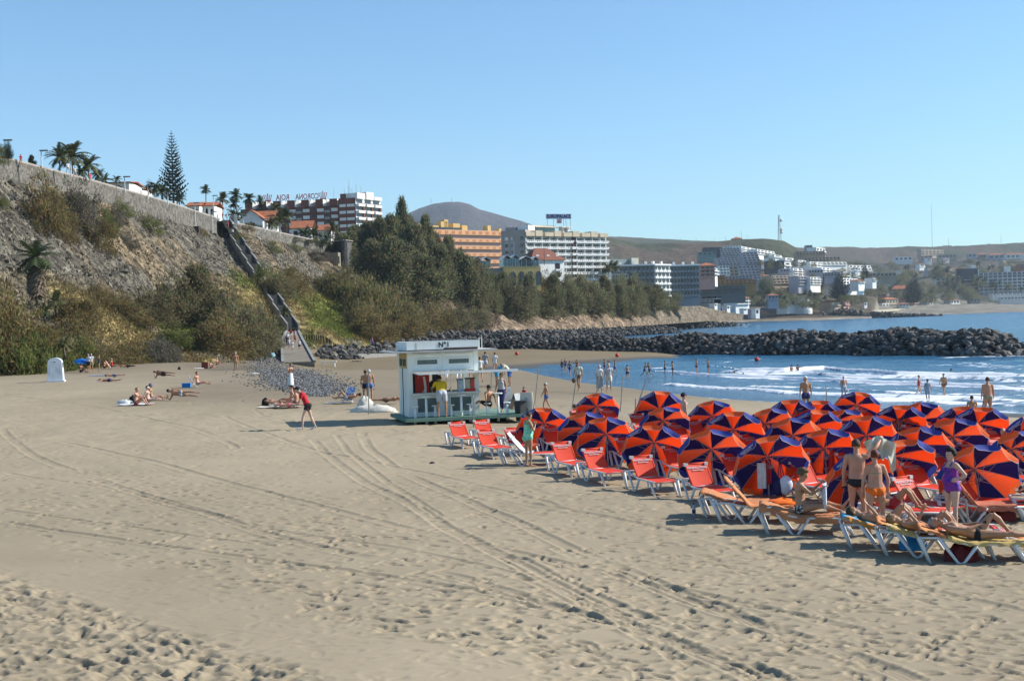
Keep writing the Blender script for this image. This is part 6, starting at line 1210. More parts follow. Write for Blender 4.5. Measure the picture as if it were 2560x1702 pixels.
PAR = [  # hub px, hub py, dyaw, row
 (1356, 1057, 4, 'front'), (1457, 1069, -4, 'front'), (1519, 1085, 6, 'front'), (1634, 1104, 8, 'front'), (1779, 1124, 5, 'front'), (1921, 1144, -3, 'front'), (2123, 1179, -24, 'front'), (2455, 1172, 8, 'front'),
 (1493, 1015, 0, 'back'), (1643, 1026, 2, 'back'), (1660, 1049, -2, 'middle'), (1787, 1041, 8, 'back'), (1835, 1078, 6, 'middle'), (1912, 1060, -8, 'middle'), (1972, 1045, 6, 'back'), (2037, 1043, 2, 'back'), (1987, 1088, 9, 'middle'), (2071, 1121, 8, 'middle'), (2129, 1012, 6, 'back'), (2088, 1053, -6, 'back'), (2166, 1090, 10, 'middle'), (2244, 1053, 10, 'back'), (2307, 1049, 16, 'back'), (2303, 1115, 14, 'middle'), (2233, 1144, -4, 'middle'), (2381, 1094, 10, 'middle'), (2394, 1053, 6, 'back'), (2444, 1062, 10, 'back'), (2537, 1120, 0, 'middle'), (2556, 1085, -14, 'back'), (2026, 1066, -4, 'back')]
cnt = {'front': 0, 'middle': 0, 'back': 0}; PB = []
for r_ in cnt:
    for j, q in enumerate(sorted([i for i, p in enumerate(PAR) if p[3] == r_], key=lambda i: PAR[i][0])): PAR[q] = PAR[q] + (j,)
used = [0, 0, 0]
for i, (hx, hy, dy, row_, j) in enumerate(PAR):
    yh = 803 - .0297 * (hx - 1280); D = 3200 * 3.6 / (hy - yh)
    for _ in range(4): x = XD(hx, D); zg = ground_z(x, D); D = 3200 * (7 - zg - .96) / (hy - yh)
    x = XD(hx, D) + .0297 * (zg + .96 - 7); vi = (i * 2 + (1 if i == 6 else 0)) % 3 if i != 6 else 1
    o = PROT[vi] if not used[vi] else copy_tree(PROT[vi]); used[vi] = 1
    o.location = (x, D, zg); o.rotation_euler = (R(random.gauss(0, 4)), R(random.gauss(0, 4)), R(-dy)); o.scale = (random.uniform(.97, 1.05),) * 3
    tag(o, f'orange and navy parasol tilted to the beach, {ords[j]} from the left in the {row_} row', 'parasol', 'orange and navy parasols'); PB.append((x, D, zg, row_, j, dy))
for i in range(3):
    if not used[i]: o = PROT[i]; o.location = (14, 47, ground_z(14, 47)); tag(o, 'orange and navy parasol far back at the right', 'parasol', 'orange and navy parasols')

# ================================================================ SUN LOUNGERS
lred = mk('lounger_red', (.74, .06, .022), (.66, .05, .018), 3, .6, transl=.12); lwh = mk('lounger_white', (.72, .70, .68), (.62, .60, .58), 3, .45)
def lprof(s):   # side rail height along the lounger
    return np.interp(s, [0, .34, .60, .85, 1.9], [.43, .43, .37, .32, .32])
def lounger_proto(back):
    o = empty('sun_lounger', (0, 0, 0)); W2 = .31
    fr = MB()
    for sg in (-1, 1): fr.tube([(sg * W2, s, float(lprof(s))) for s in (0, .2, .34, .5, .65, .85, 1.2, 1.9)], .022, 7)
    for s in (.02, .80, 1.88): fr.tube([(-W2, s, float(lprof(s)) - .01), (W2, s, float(lprof(s)) - .01)], .018, 6)
    fr.obj('frame', lwh, o, True)
    for sg in (-1, 1):
        MB().tube([(sg * W2, .02, .43), (sg * W2, .20, -.04)], [.042, .03], 7).obj('leg', lwh, o, True)
        MB().tube([(sg * (W2 + .02), .36, .42), (sg * (W2 + .02), .66, .0), (sg * (W2 + .02), .72, -.03), (sg * (W2 + .02), .78, 0), (sg * (W2 + .02), 1.0, .31)], [.034, .026, .024, .026, .034], 7).obj('leg', lwh, o, True)
        MB().tube([(sg * W2, 1.62, .31), (sg * W2, 1.86, -.04)], [.04, .028], 7).obj('leg', lwh, o, True)
    mb = MB(); mb.sheet(lambda u, v_: (-.29 + .58 * u, .80 + 1.12 * v_, .335 - .012 * math.sin(math.pi * u)), 6, 8); mb.sheet(lambda u, v_: (.29 - .58 * u, .80 + 1.12 * v_, .315), 2, 2); mb.tube([(-.29, .8, .325), (-.29, 1.92, .325)], .018, 6); mb.tube([(.29, .8, .325), (.29, 1.92, .325)], .018, 6); mb.obj('seat', lred, o, True)
    ca, sa = math.cos(back), math.sin(back)
    def bp(x, t, n=0): return (x, .80 - ca * t + sa * n, .345 + sa * t - ca * n * -1)
    L = .62; mb = MB(); mb.sheet(lambda u, v_: bp(-.30 + .60 * u, v_ * L, -.012 * math.sin(math.pi * u)), 6, 6); mb.sheet(lambda u, v_: bp(.28 - .56 * u, v_ * L, -.03), 2, 2); mb.tube([bp(-.28, 0, -.01), bp(-.28, L, -.01)], .02, 6); mb.tube([bp(.28, 0, -.01), bp(.28, L, -.01)], .02, 6); mb.tube([bp(-.28, L, -.01), bp(.28, L, -.01)], .022, 6); b_o = mb.obj('backrest', lred, o, True)
    for sg in (-1, 1): MB().box(bp(sg * .27, L - .02, -.01), (.09, .09, .07)).obj('corner_cap', lwh, b_o)
    MB().tube([bp(.2, L * .5, -.04), (.26, .42, .40)], .012, 5).obj('back_prop', lwh, o)
    X_ = Vector((1, 0, 0)); Yv = Vector((0, -ca, sa)); Nv = X_.cross(Yv).normalized()
    # seen from the foot end the words read left to right
    X2 = -X_; N2 = X2.cross(Yv)
    for tx, sz, t in (("MASPALOMAS", .085, L - .13), ("GRAN CANARIA", .04, L - .2)):
        me = text_mesh(tx, sz, trim_m, .002, .001); me.transform(Matrix((X2, Yv, N2)).transposed().to_4x4()); link('lettering', me, b_o, Vector(bp(0, t, .014)))
    return o
LP = {}
def lounger(x, y, hd, back, label, group='red sun loungers', z=None):
    """x, y: head end; hd: plan direction head to foot, degrees from +X"""
    k = back
    if k not in LP: LP[k] = lounger_proto(R(back)); o = LP[k]
    else: o = copy_tree(LP[k])
    dx, dy = math.cos(R(hd)), math.sin(R(hd)); zg = min(ground_z(x + dx * s, y + dy * s) for s in (0, .9, 1.8)) if z is None else z
    o.location = (x, y, zg + .03); o.rotation_euler = (0, 0, R(hd - 90)); tag(o, label, 'sun lounger', group); return o
def lpx(px, py, hd, back, label, **k):       # px,py: foot of the near side legs at the head end
    p = G(px, py); dx, dy = math.cos(R(hd)), math.sin(R(hd)); return lounger(p.x - dx * .2 - dy * .31, p.y - dy * .2 + dx * .31, hd, back, label, **k)
lpx(1118, 1112, -68, 46, 'red lounger farthest left beside the kiosk'); lpx(1180, 1106, -68, 46, 'second red lounger from the left, behind the others'); lpx(1188, 1136, -68, 46, 'red lounger in front of the two leftmost'); lpx(1255, 1130, -68, 46, 'red lounger with a dark stick beside it'); L5 = lpx(1262, 1163, -6, 50, 'red lounger with a blue white towel on its backrest')
for (px, py, hd, lb) in ((1372, 1178, -48, 'red lounger left of the second front parasol'), (1448, 1198, -48, 'red lounger left of the third front parasol'), (1568, 1221, -50, 'red lounger left of the fourth front parasol'), (1702, 1244, -50, 'red lounger left of the fifth front parasol')): lpx(px, py, hd - 21, 52, lb)
for i, (x, y, zg, row_, j, dy) in enumerate(PB):
    if row_ == 'front' and j in (1, 2, 3, 4): lounger(x + .34, y + .25, -70, 52, f'red lounger right of the {ords[j]} front parasol')
    elif row_ == 'front' and j in (0,): lounger(x + .1, y + .2, -70, 52, 'red lounger behind the pole of the first front parasol')
    elif row_ == 'front' and j == 5: lounger(x + .6, y + .5, -66, 52, 'red lounger right of the parasol with hanging bags')
    elif row_ == 'front' and j == 7: lounger(x - 1.0, y - .1, -30, 55, 'red lounger left of the last front parasol'); 
    elif row_ == 'front': lounger(x + .9, y + .2, -60, 52, 'red lounger behind the couple with the white shirt')
    else:
        lounger(x - .95, y + .3, -69, 52, f'red lounger left of the {ords[j]} parasol of the {row_} row'); lounger(x + .25, y + .3, -69, 52, f'red lounger right of the {ords[j]} parasol of the {row_} row')
# front row with towels, lying east west
LF1 = lpx(1770, 1296, -14, 18, 'lounger under an orange towel at the front, back lowered', group='loungers with towels'); LF2 = lpx(1806, 1308, -8, 50, 'lounger with raised orange towelled back and an orange cloth', group='loungers with towels')
LF3 = lpx(1922, 1334, -12, 18, 'lounger under the woman reading, orange towel hanging', group='loungers with towels'); LF4 = lpx(2130, 1368, -12, 18, 'lounger with a blue patterned towel over its head end', group='loungers with towels')
LF5 = lpx(2220, 1388, -14, 18, 'lounger with a yellow towel beside the blue bag', group='loungers with towels'); LF6 = lpx(2326, 1404, -12, 18, 'frontmost lounger with the grey haired man on a yellow towel', group='loungers with towels')
LF7 = lpx(2370, 1305, -10, 55, 'lounger with a terracotta towel behind the purple swimsuit', group='loungers with towels'); LF8 = lpx(2170, 1318, -16, 18, 'red lounger carrying two pairs of bent legs', group='loungers with towels'); LF9 = lpx(2490, 1400, -12, 18, 'red lounger cut by the right edge', group='red sun loungers')
bpy.context.view_layer.update()
# ---------------- towels
def towel(name, lg, m, s0, s1, label, back, drape=.0, w=.36, cat='towel', side=1, m2=None):
    o = empty(name, lg.location, lg.rotation_euler.z, label, cat); mb = MB(); ca, sa = math.cos(R(back)), math.sin(R(back)); ns = 26; nu = 16; sd0 = random.random() * 9
    def surf(s):
        if s < .80: t = (.80 - s) / ca if ca > .2 else .8 - s; t = min(t, .80); return Vector((0, .80 - ca * t, .345 + sa * t + .022))
        return Vector((0, s, .36))
    def f(u, v_):
        s = s0 + (s1 - s0) * v_; p = surf(max(s, .80 - .79 * ca) if s < .8 else s); x = (-1 + 2 * u) * (w + drape); ov = max(0, abs(x) - .33); z = p.z - ov * 1.0; xx = math.copysign(min(abs(x), .33 + ov * .12), x)
        if s < .80 - .79 * ca: z -= (.80 - .79 * ca - s) * 1.2; 
        wr = .010 * math.sin(s * 23 + u * 5 + sd0) + .008 * math.sin(u * 31 + s * 9 + sd0) + (.02 * math.sin(s * 14 + sd0) if ov > .02 else 0); return Vector((xx + (wr if ov > .02 else 0), p.y + (0 if s > .8 - .79 * ca else -.03), z + abs(wr)))
    mb.sheet(f, nu, ns); mb.sheet(lambda u, v_: f(1 - u, v_) - Vector((0, 0, .012)), nu, ns); mb.obj('cloth', m, o, True); return o
tw_or = mk('towel_orange', (.55, .23, .10), (.44, .17, .075), 5, .95, bump=.5, bscale=60); tw_ye = mk('towel_yellow', (.60, .42, .16), (.50, .34, .12), 5, .95, bump=.5, bscale=60); tw_wh = mk('towel_white', (.68, .68, .68), (.40, .50, .66), 4, .95, bump=.5, bscale=50, ramp=(.45, .55)); tw_bl = mk('towel_blue', (.05, .30, .48), (.60, .25, .05), 4, .95, ramp=(.42, .5)); tw_tc = mk('towel_terracotta', (.50, .17, .10), (.40, .12, .07), 4, .95, bump=.5, bscale=50); cl_or = mk('cloth_orange', (.80, .17, .02), (.72, .12, .015), 5, .9); tw_or2 = mk('towel_pattern', (.42, .12, .05), (.62, .28, .10), 7, .95)
towel('beach_towel', LF1, tw_or, -.05, 1.5, 'orange towel over the lowered front lounger', 18, .03); towel('beach_towel', LF2, tw_or, .1, 1.7, 'orange towel over the raised backrest in front', 50, .02)
towel('beach_towel', LF3, tw_or, -.05, 1.85, 'orange towel hanging over the side under the reading woman', 18, .12); towel('beach_towel', LF4, tw_bl, -.02, 1.7, 'blue and flame coloured towel on the fourth front lounger', 18, .05); towel('beach_towel', LF5, tw_ye, .2, 1.6, 'golden towel hanging from the fifth front lounger', 18, .04); towel('beach_towel', LF5, tw_or2, -.04, .21, 'small orange patterned towel at the head of the fifth front lounger', 18, .0)
towel('beach_towel', LF6, tw_ye, .5, 1.92, 'yellow towel under the grey haired man', 18, .04); towel('beach_towel', LF6, tw_or2, -.05, .48, 'orange patterned towel under the grey head', 18, .02); towel('beach_towel', LF7, tw_tc, .25, 1.6, 'terracotta towel draped over the lounger behind the purple swimsuit', 55, .1); towel('beach_towel', L5, tw_wh, .3, 1.05, 'blue and white towel over the backrest near the kiosk', 50, .0)
def heap(name, loc, size, m, label, cat, seed=0, rz=0, jit=.18, parts=None, ht=None):
    r = random.Random(seed); o = empty(name, loc, rz, label, cat); nu, nv = 18, 9; vs = []; fs = []
    for j in range(nv + 1):
        th = (math.pi * .55) * j / nv
        for i in range(nu):
            ph = 2 * math.pi * i / nu; q = 1 + jit * (math.sin(3 * ph + seed) * .5 + math.sin(5 * ph + th * 6 + seed) * .5 + r.uniform(-.4, .4)); vs.append((size[0] * math.sin(th) * math.cos(ph) * q, size[1] * math.sin(th) * math.sin(ph) * q, max(-.02, size[2] * math.cos(th) * q)))
    for j in range(nv):
        for i in range(nu): fs.append((j * nu + i, (j + 1) * nu + i, (j + 1) * nu + (i + 1) % nu, j * nu + (i + 1) % nu))
    MB().add(vs, fs).obj('body', m, o, True); return o
def on_lounger(lg, s, x=0, z=.37): return lg.matrix_world @ Vector((x, s, z))
towel_c = heap('crumpled_cloth', on_lounger(LF2, 1.5, -.05, .37), (.38, .3, .10), cl_or, 'bright orange crumpled cloth on the foot of the lounger', 'cloth', 3)
heap('beach_bag', on_lounger(LF5, .7, -.45, 0), (.26, .18, .30), mk('bag_blue', (.01, .26, .55), (.01, .18, .42), 4, .5), 'bright blue bag on the sand under the fifth front lounger', 'bag', 5)
heap('beach_bag', on_lounger(LF6, .75, .1, 0), (.30, .2, .28), mk('bag_darkred', (.16, .012, .012), (.10, .01, .01), 4, .7), 'dark red bag under the frontmost lounger', 'bag', 7); heap('beach_bag', on_lounger(LF7, 1.3, 0, 0), (.34, .2, .30), mk('bag_darkred', (.16, .012, .012)), 'dark red bag under the terracotta towel lounger', 'bag', 9)
b0 = G(1735, 1291); v = empty('water_bottle', b0, 0, 'clear plastic water bottle with dark label standing on the sand', 'bottle'); MB().tube([(0, 0, 0), (0, 0, .19), (0, 0, .24), (0, 0, .27)], [.04, .04, .018, .018], 10).obj('body', mk('plastic_clear', (.5, .52, .56), rough=.15), v, True); MB().tube([(0, 0, .08), (0, 0, .16)], .042, 10).obj('wrapper', mk('wrapper', (.05, .05, .12), rough=.5), v); MB().tube([(0, 0, .27), (0, 0, .30)], .018, 8).obj('cap', blk, v)
# things hung on the sixth front parasol
x, y, zg = PB[5][:3]
v = empty('hanging_bag', (x + .22, y - .35, zg + .02), 0, 'white bag with navy straps hanging in the sixth front parasol', 'bag'); MB().ball((.12, 0, .30), (.17, .10, .24), 14, 9, jit=.12).obj('body', mk('bag_white', (.70, .71, .76), (.5, .52, .6), 6, .8), v, True); MB().ball((-.06, .02, .26), (.13, .09, .22), 12, 8, jit=.12).obj('pocket', mk('bag_navy', (.02, .02, .09), rough=.8), v, True)
for xx in (-.06, .02, .1): MB().tube([(xx, 0, .42), (.0, .05, .98)], .012, 5).obj('strap', mk('bag_navy', (.02, .02, .09)), v)
v = empty('hanging_towel', (x - .22, y - .3, zg + .3), 0, 'white towel hanging inside the sixth front parasol', 'towel'); mb = MB(); mb.sheet(lambda u, v_: (-.11 + .22 * u, .02 * math.sin(u * 14), .62 * v_ - .05), 14, 6); mb.sheet(lambda u, v_: (.11 - .22 * u, .015 + .02 * math.sin((1 - u) * 14), .62 * v_ - .05), 14, 6); mb.obj('cloth', mk('towel_plain', (.68, .66, .66), (.55, .53, .54), 8, .95), v, True)
v = empty('hanging_clothes', (x - .05, y - .25, zg + .35), 0, 'red and dark clothes hanging in the sixth front parasol', 'clothes'); MB().sheet(lambda u, v_: (-.07 + .14 * u, .02 * math.sin(u * 12), .6 * v_), 10, 5).obj('cloth', mk('cloth_red', (.45, .02, .03), rough=.9), v, True)
x, y, zg = PB[17][:3]; v = empty('hanging_shirt', (x + .02, y - .3, zg + .1), 0, 'red cloth hanging from the parasol pole behind the reader', 'clothes'); mb = MB(); mb.sheet(lambda u, v_: ((-.13 + .26 * u) * (1 - .6 * v_), .03 * math.sin(u * 12), .85 * v_), 10, 6); mb.obj('cloth', mk('cloth_red2', (.62, .04, .02), rough=.9), v, True)

# ================================================================ OTHER BEACH THINGS
def bin_container():
    p = G(140, 954); o = empty('white_container', p, R(12), 'white round topped beach container standing before the reeds', 'container'); m = mk('container_white', (.62, .66, .70), (.52, .56, .60), 2, .6)
    W2, D2 = .62, .5; prof = [(-W2 * 1.06, .12)] + [(-W2 * (1 - .10 * t), .12 + 1.35 * t) for t in (.0, .5, 1)] + [(W2 * .9 * math.cos(math.pi - math.pi * k / 10), 1.47 + .50 * math.sin(math.pi * k / 10) ** .75) for k in range(1, 10)] + [(W2 * (1 - .10 * t), .12 + 1.35 * t) for t in (1, .5, 0)] + [(W2 * 1.06, .12)]
    n = len(prof); vs = [(x, -D2 * (1 - .12 * z / 2), z) for x, z in prof] + [(x, D2 * (1 - .12 * z / 2), z) for x, z in prof]; fs = [tuple(range(n)), tuple(range(2 * n - 1, n - 1, -1))] + [(i, i + n, i + 1 + n, i + 1) for i in range(n - 1)] + [(0, n - 1, 2 * n - 1, n)]
    MB().add(vs, [tuple(reversed(f)) for f in fs]).obj('body', m, o); MB().box((0, 0, .06), (1.42, 1.2, .12)).obj('base', m, o); MB().box((0, -.44, 1.62), (.16, .05, .08)).obj('vent', mk('vent_grey', (.2, .2, .22), rough=.7), o)
    for x in (-.02, .02): MB().box((x * 20, -.478, .8), (.02, .01, 1.1)).obj('seam', mk('seam_grey', (.33, .36, .42), rough=.7), o)
    for k in range(3): MB().box((.575 + 0 * k, -.2 + .18 * k, 1.35), (.03, .07, .42)).obj('vent_slot', mk('vent_grey', (.2, .2, .22)), o)
bin_container()
p = G(204, 930); o = empty('blue_parasol', p, 0, 'small plain blue parasol over a seated sunbather', 'parasol'); mb = MB(); N = 8
tl = Matrix.Rotation(R(8), 3, 'Y') @ Matrix.Rotation(R(14), 3, 'X')
for k in range(N):
    a0, a1 = 2 * math.pi * k / N, 2 * math.pi * (k + 1) / N; mb.sheet(lambda u, v_: tl @ Vector((.78 * v_ * math.cos(a0 + (a1 - a0) * u), .78 * v_ * math.sin(a0 + (a1 - a0) * u), 1.38 - .28 * v_ * v_ - .05 * math.sin(math.pi * u) * 0)), 3, 4)
mb.obj('canopy', mk('canopy_blue', (.01, .17, .60), (.01, .14, .5), 2, .6, transl=.3), o); MB().tube([(0, 0, 0), tl @ Vector((0, 0, 1.42))], .015, 6).obj('pole', steel, o)
def fold_chair(px, py, rz, label, m):
    p = G(px, py); o = empty('beach_chair', p, rz, label, 'chair'); mb = MB(); 
    for sg in (-.26, .26): mb.tube([(sg, 0, .02), (sg, -.22, .28), (sg, -.6, .85)], .014, 5); mb.tube([(sg, -.25, .02), (sg, .25, .24)], .014, 5)
    mb.obj('frame', lwh, o); MB().sheet(lambda u, v_: (-.26 + .52 * u, .25 - .45 * v_, .22 - .05 * math.sin(3.1 * v_)), 3, 4).obj('seat', m, o); MB().sheet(lambda u, v_: (-.26 + .52 * u, -.2 - .4 * v_, .2 + .65 * v_), 3, 4).obj('backrest', m, o)
fold_chair(492, 968, R(-70), 'blue and white folding chair with a reclining sunbather', mk('chair_stripe', (.62, .68, .78), (.15, .25, .5), 9, .8, ramp=(.45, .55))); fold_chair(868, 1008, R(160), 'low white folding chair beside the sacks', mk('chair_stripe', (.62, .68, .78))); fold_chair(280, 922, R(-80), 'folding chair under the woman in red', mk('chair_red', (.5, .1, .1), rough=.8))
p = G(466, 968); o = empty('cool_box', p, R(5), 'small bright blue box on the sand', 'box'); MB().box((0, 0, .13), (.55, .35, .26)).obj('body', mk('box_blue', (.01, .25, .7), rough=.5), o); MB().box((0, 0, .275), (.58, .38, .03)).obj('lid', mk('box_blue2', (.02, .32, .8), rough=.5), o)
p = G(512, 922); o = empty('windbreak', p, R(-20), 'rusty red windbreak screen beside the seated pair', 'windbreak'); MB().box((0, 0, .42), (.9, .03, .8)).obj('cloth', mk('screen_rust', (.28, .07, .04), rough=.9), o)
for x in (-.45, .45): MB().tube([(x, .03, -.1), (x, .03, .95)], .02, 5).obj('stake', barkm, o)
for px, py, m, lb, sz in ((313, 1009, 'towel_white2', 'heap of white clothes beside the seated women', (.42, .3, .22)), (333, 1005, 'bag_black', 'black bag behind the seated women', (.26, .2, .36)), (664, 1012, 'bag_black', 'black rucksack beside the sunbathers behind the red shirt', (.2, .2, .36)), (448, 924, 'bag_black', 'small black bag with a white top on the sand', (.17, .15, .34)), (490, 921, 'towel_white2', 'white towels spread near the windbreak', (1.0, .3, .06)), (636, 934, 'towel_white2', 'white cloth left on the pebbles', (.35, .2, .08)), (678, 893, 'towel_blueish', 'pale blue windbreak folded at the foot of the slope', (.7, .5, .9))):
    heap('clothes_heap' if 'bag' not in lb else 'beach_bag', G(px, py), sz, mk(m, {'towel_white2': (.66, .66, .66), 'bag_black': (.015, .015, .018), 'towel_blueish': (.22, .38, .45)}[m], rough=.9), lb, 'clothes' if 'bag' not in lb else 'bag', px)
for px, py, w_, l_, m, lb in ((340, 1012, 1.9, 1.0, 'towel_white2', 'white towel under the seated women'), (700, 1018, 2.2, 1.0, 'towel_cream', 'cream towel under the sunbathers behind the red shirt'), (245, 940, 1.7, .8, 'towel_blue2', 'blue checked towel of the left sunbather'), (890, 904, 2.2, .9, 'towel_dark', 'dark towel on the sand bar'), (850, 1008, 1.5, .7, 'towel_white2', 'white towel beside the folding chair'), (268, 938, .6, .3, 'towel_blue2', 'folded blue towel lying at the feet of the left sunbather'),):
    p = G(px, py); o = empty('towel', p, 0, lb, 'towel'); mb = MB(); sd1 = px
    mb.sheet(lambda u, v_: ((u - .5) * w_, (v_ - .5) * l_, .05 + .012 * math.sin(u * 13 + sd1) + .01 * math.sin(v_ * 9)), 14, 8); mb.obj('cloth', mk(m, {'towel_white2': (.66, .66, .66), 'towel_cream': (.62, .58, .48), 'towel_blue2': (.10, .22, .48), 'towel_dark': (.05, .05, .06)}[m], rough=.95), o, True)
# white sail sacks
o = heap('white_sack', G(935, 1030), (1.15, .45, .36), mk('sack_white', (.64, .61, .53), (.50, .47, .40), 3, .9, bump=1, bscale=9), 'long crumpled off white sack lying left of the kiosk', 'sack', 4, jit=.12); heap('white_sack', G(912, 1022), (.42, .36, .62), mk('sack_white', (.64, .61, .53)), 'upright lumpy off white sack behind the long one', 'sack', 8, jit=.15)
# buoys, a white bench, surf things
for px, py, lb in ((1292, 889, 'red ball buoy lying on the sand bar at left'), (1543, 894, 'red ball buoy lying on the sand bar near the surf'), (1892, 905, 'red ball buoy floating before the breakwater')):
    p = G(px, py); o = empty('red_buoy', p + Vector((0, 0, .05)), 0, lb, 'buoy', 'red buoys'); MB().ball((0, 0, .35), .34, 14, 9).obj('body', mk('buoy_red', (.60, .05, .03), (.5, .04, .03), 3, .5), o, True); MB().tube([(0, 0, .66), (0, 0, .78)], [.07, .05], 6).obj('eye', blk, o)
p = Vector((XD(818, 205), 205, ground_z(XD(818, 205), 205))); o = empty('white_bench', p, 0, 'long low white bench before the rubble', 'bench'); MB().box((0, 0, .75), (2.6, .6, .12)).obj('seat', white, o)
for x in (-1, 1): MB().box((x, 0, .3), (.12, .5, .8)).obj('leg', white, o)
p = G(1080, 1158); heap('seaweed_clump', p, (.09, .07, .05), blk, 'tiny black clump on the sand left of the loungers', 'debris', 2)
# ================================================================ PEOPLE
def nrm(v): v = Vector(v); return v.normalized()
skins = {'fair': mk('skin_fair', (.56, .37, .28), (.49, .31, .23), 6, .55), 'tan': mk('skin_tan', (.42, .225, .135), (.35, .18, .10), 6, .5), 'dark': mk('skin_dark', (.27, .13, .08), (.22, .10, .06), 6, .5), 'red': mk('skin_red', (.52, .27, .18), (.45, .22, .145), 6, .55)}
hairs = {'brown': (.07, .04, .022), 'black': (.014, .012, .012), 'grey': (.30, .30, .31), 'white': (.55, .54, .52), 'blond': (.26, .17, .08), 'lbrown': (.15, .09, .045), 'red': (.14, .035, .02)}
def hairm(k): return mk('hair_' + k, hairs[k], tuple(c * .55 for c in hairs[k]), 40, .7, bump=.5, bscale=60)
cloth = {}
def cm(name, c, c2=None, sc=3, ramp=(.35, .65)): return mk('cloth_' + name, c, c2, sc, .85, ramp=ramp)
CL = {'black': (.02, .02, .022), 'orange': (.85, .16, .02), 'red': (.62, .02, .02), 'navy': (.03, .035, .13), 'white': (.70, .70, .70), 'grey': (.30, .31, .33), 'lgrey': (.45, .47, .52), 'yellow': (.80, .50, .02), 'mint': (.26, .62, .42), 'aqua': (.05, .38, .60), 'khaki': (.30, .27, .18), 'pink': (.70, .10, .20), 'purple': (.13, .03, .32), 'blue': (.07, .14, .38), 'cream': (.62, .59, .48), 'brown': (.18, .11, .07), 'dred': (.40, .04, .04), 'lime': (.70, .75, .05), 'pinkpurple': (.38, .10, .42)}
def clm(k):
    if k == 'purple': return mk('cloth_purple', (.07, .03, .27), (.24, .03, .26), 14, .7, ramp=(.42, .58))
    if k == 'floral': return mk('cloth_floral', (.04, .03, .03), (.60, .56, .52), 26, .7, ramp=(.46, .5))
    if k == 'mint': return mk('cloth_mint', (.30, .66, .42), (.16, .50, .36), 12, .7, ramp=(.42, .58))
    return cm(k, CL[k])
BASE = dict(sp=(0, .02, 1), sp2=(0, -.02, 1), nk=(0, .12, 1), look=(0, 1, -.05), sx=(1, 0, 0), ual=(-.20, 0, -1), uar=(.20, 0, -1), fal=(-.05, .18, -1), far=(.05, .18, -1), tl=(-.05, .0, -1), tr=(.05, .0, -1), sl=(0, -.03, -1), sr=(0, -.03, -1), fl=(-.2, 1, -.12), fr=(.2, 1, -.12), hl=None, hr=None)
def pose(**k): d = dict(BASE); d.update(k); return d
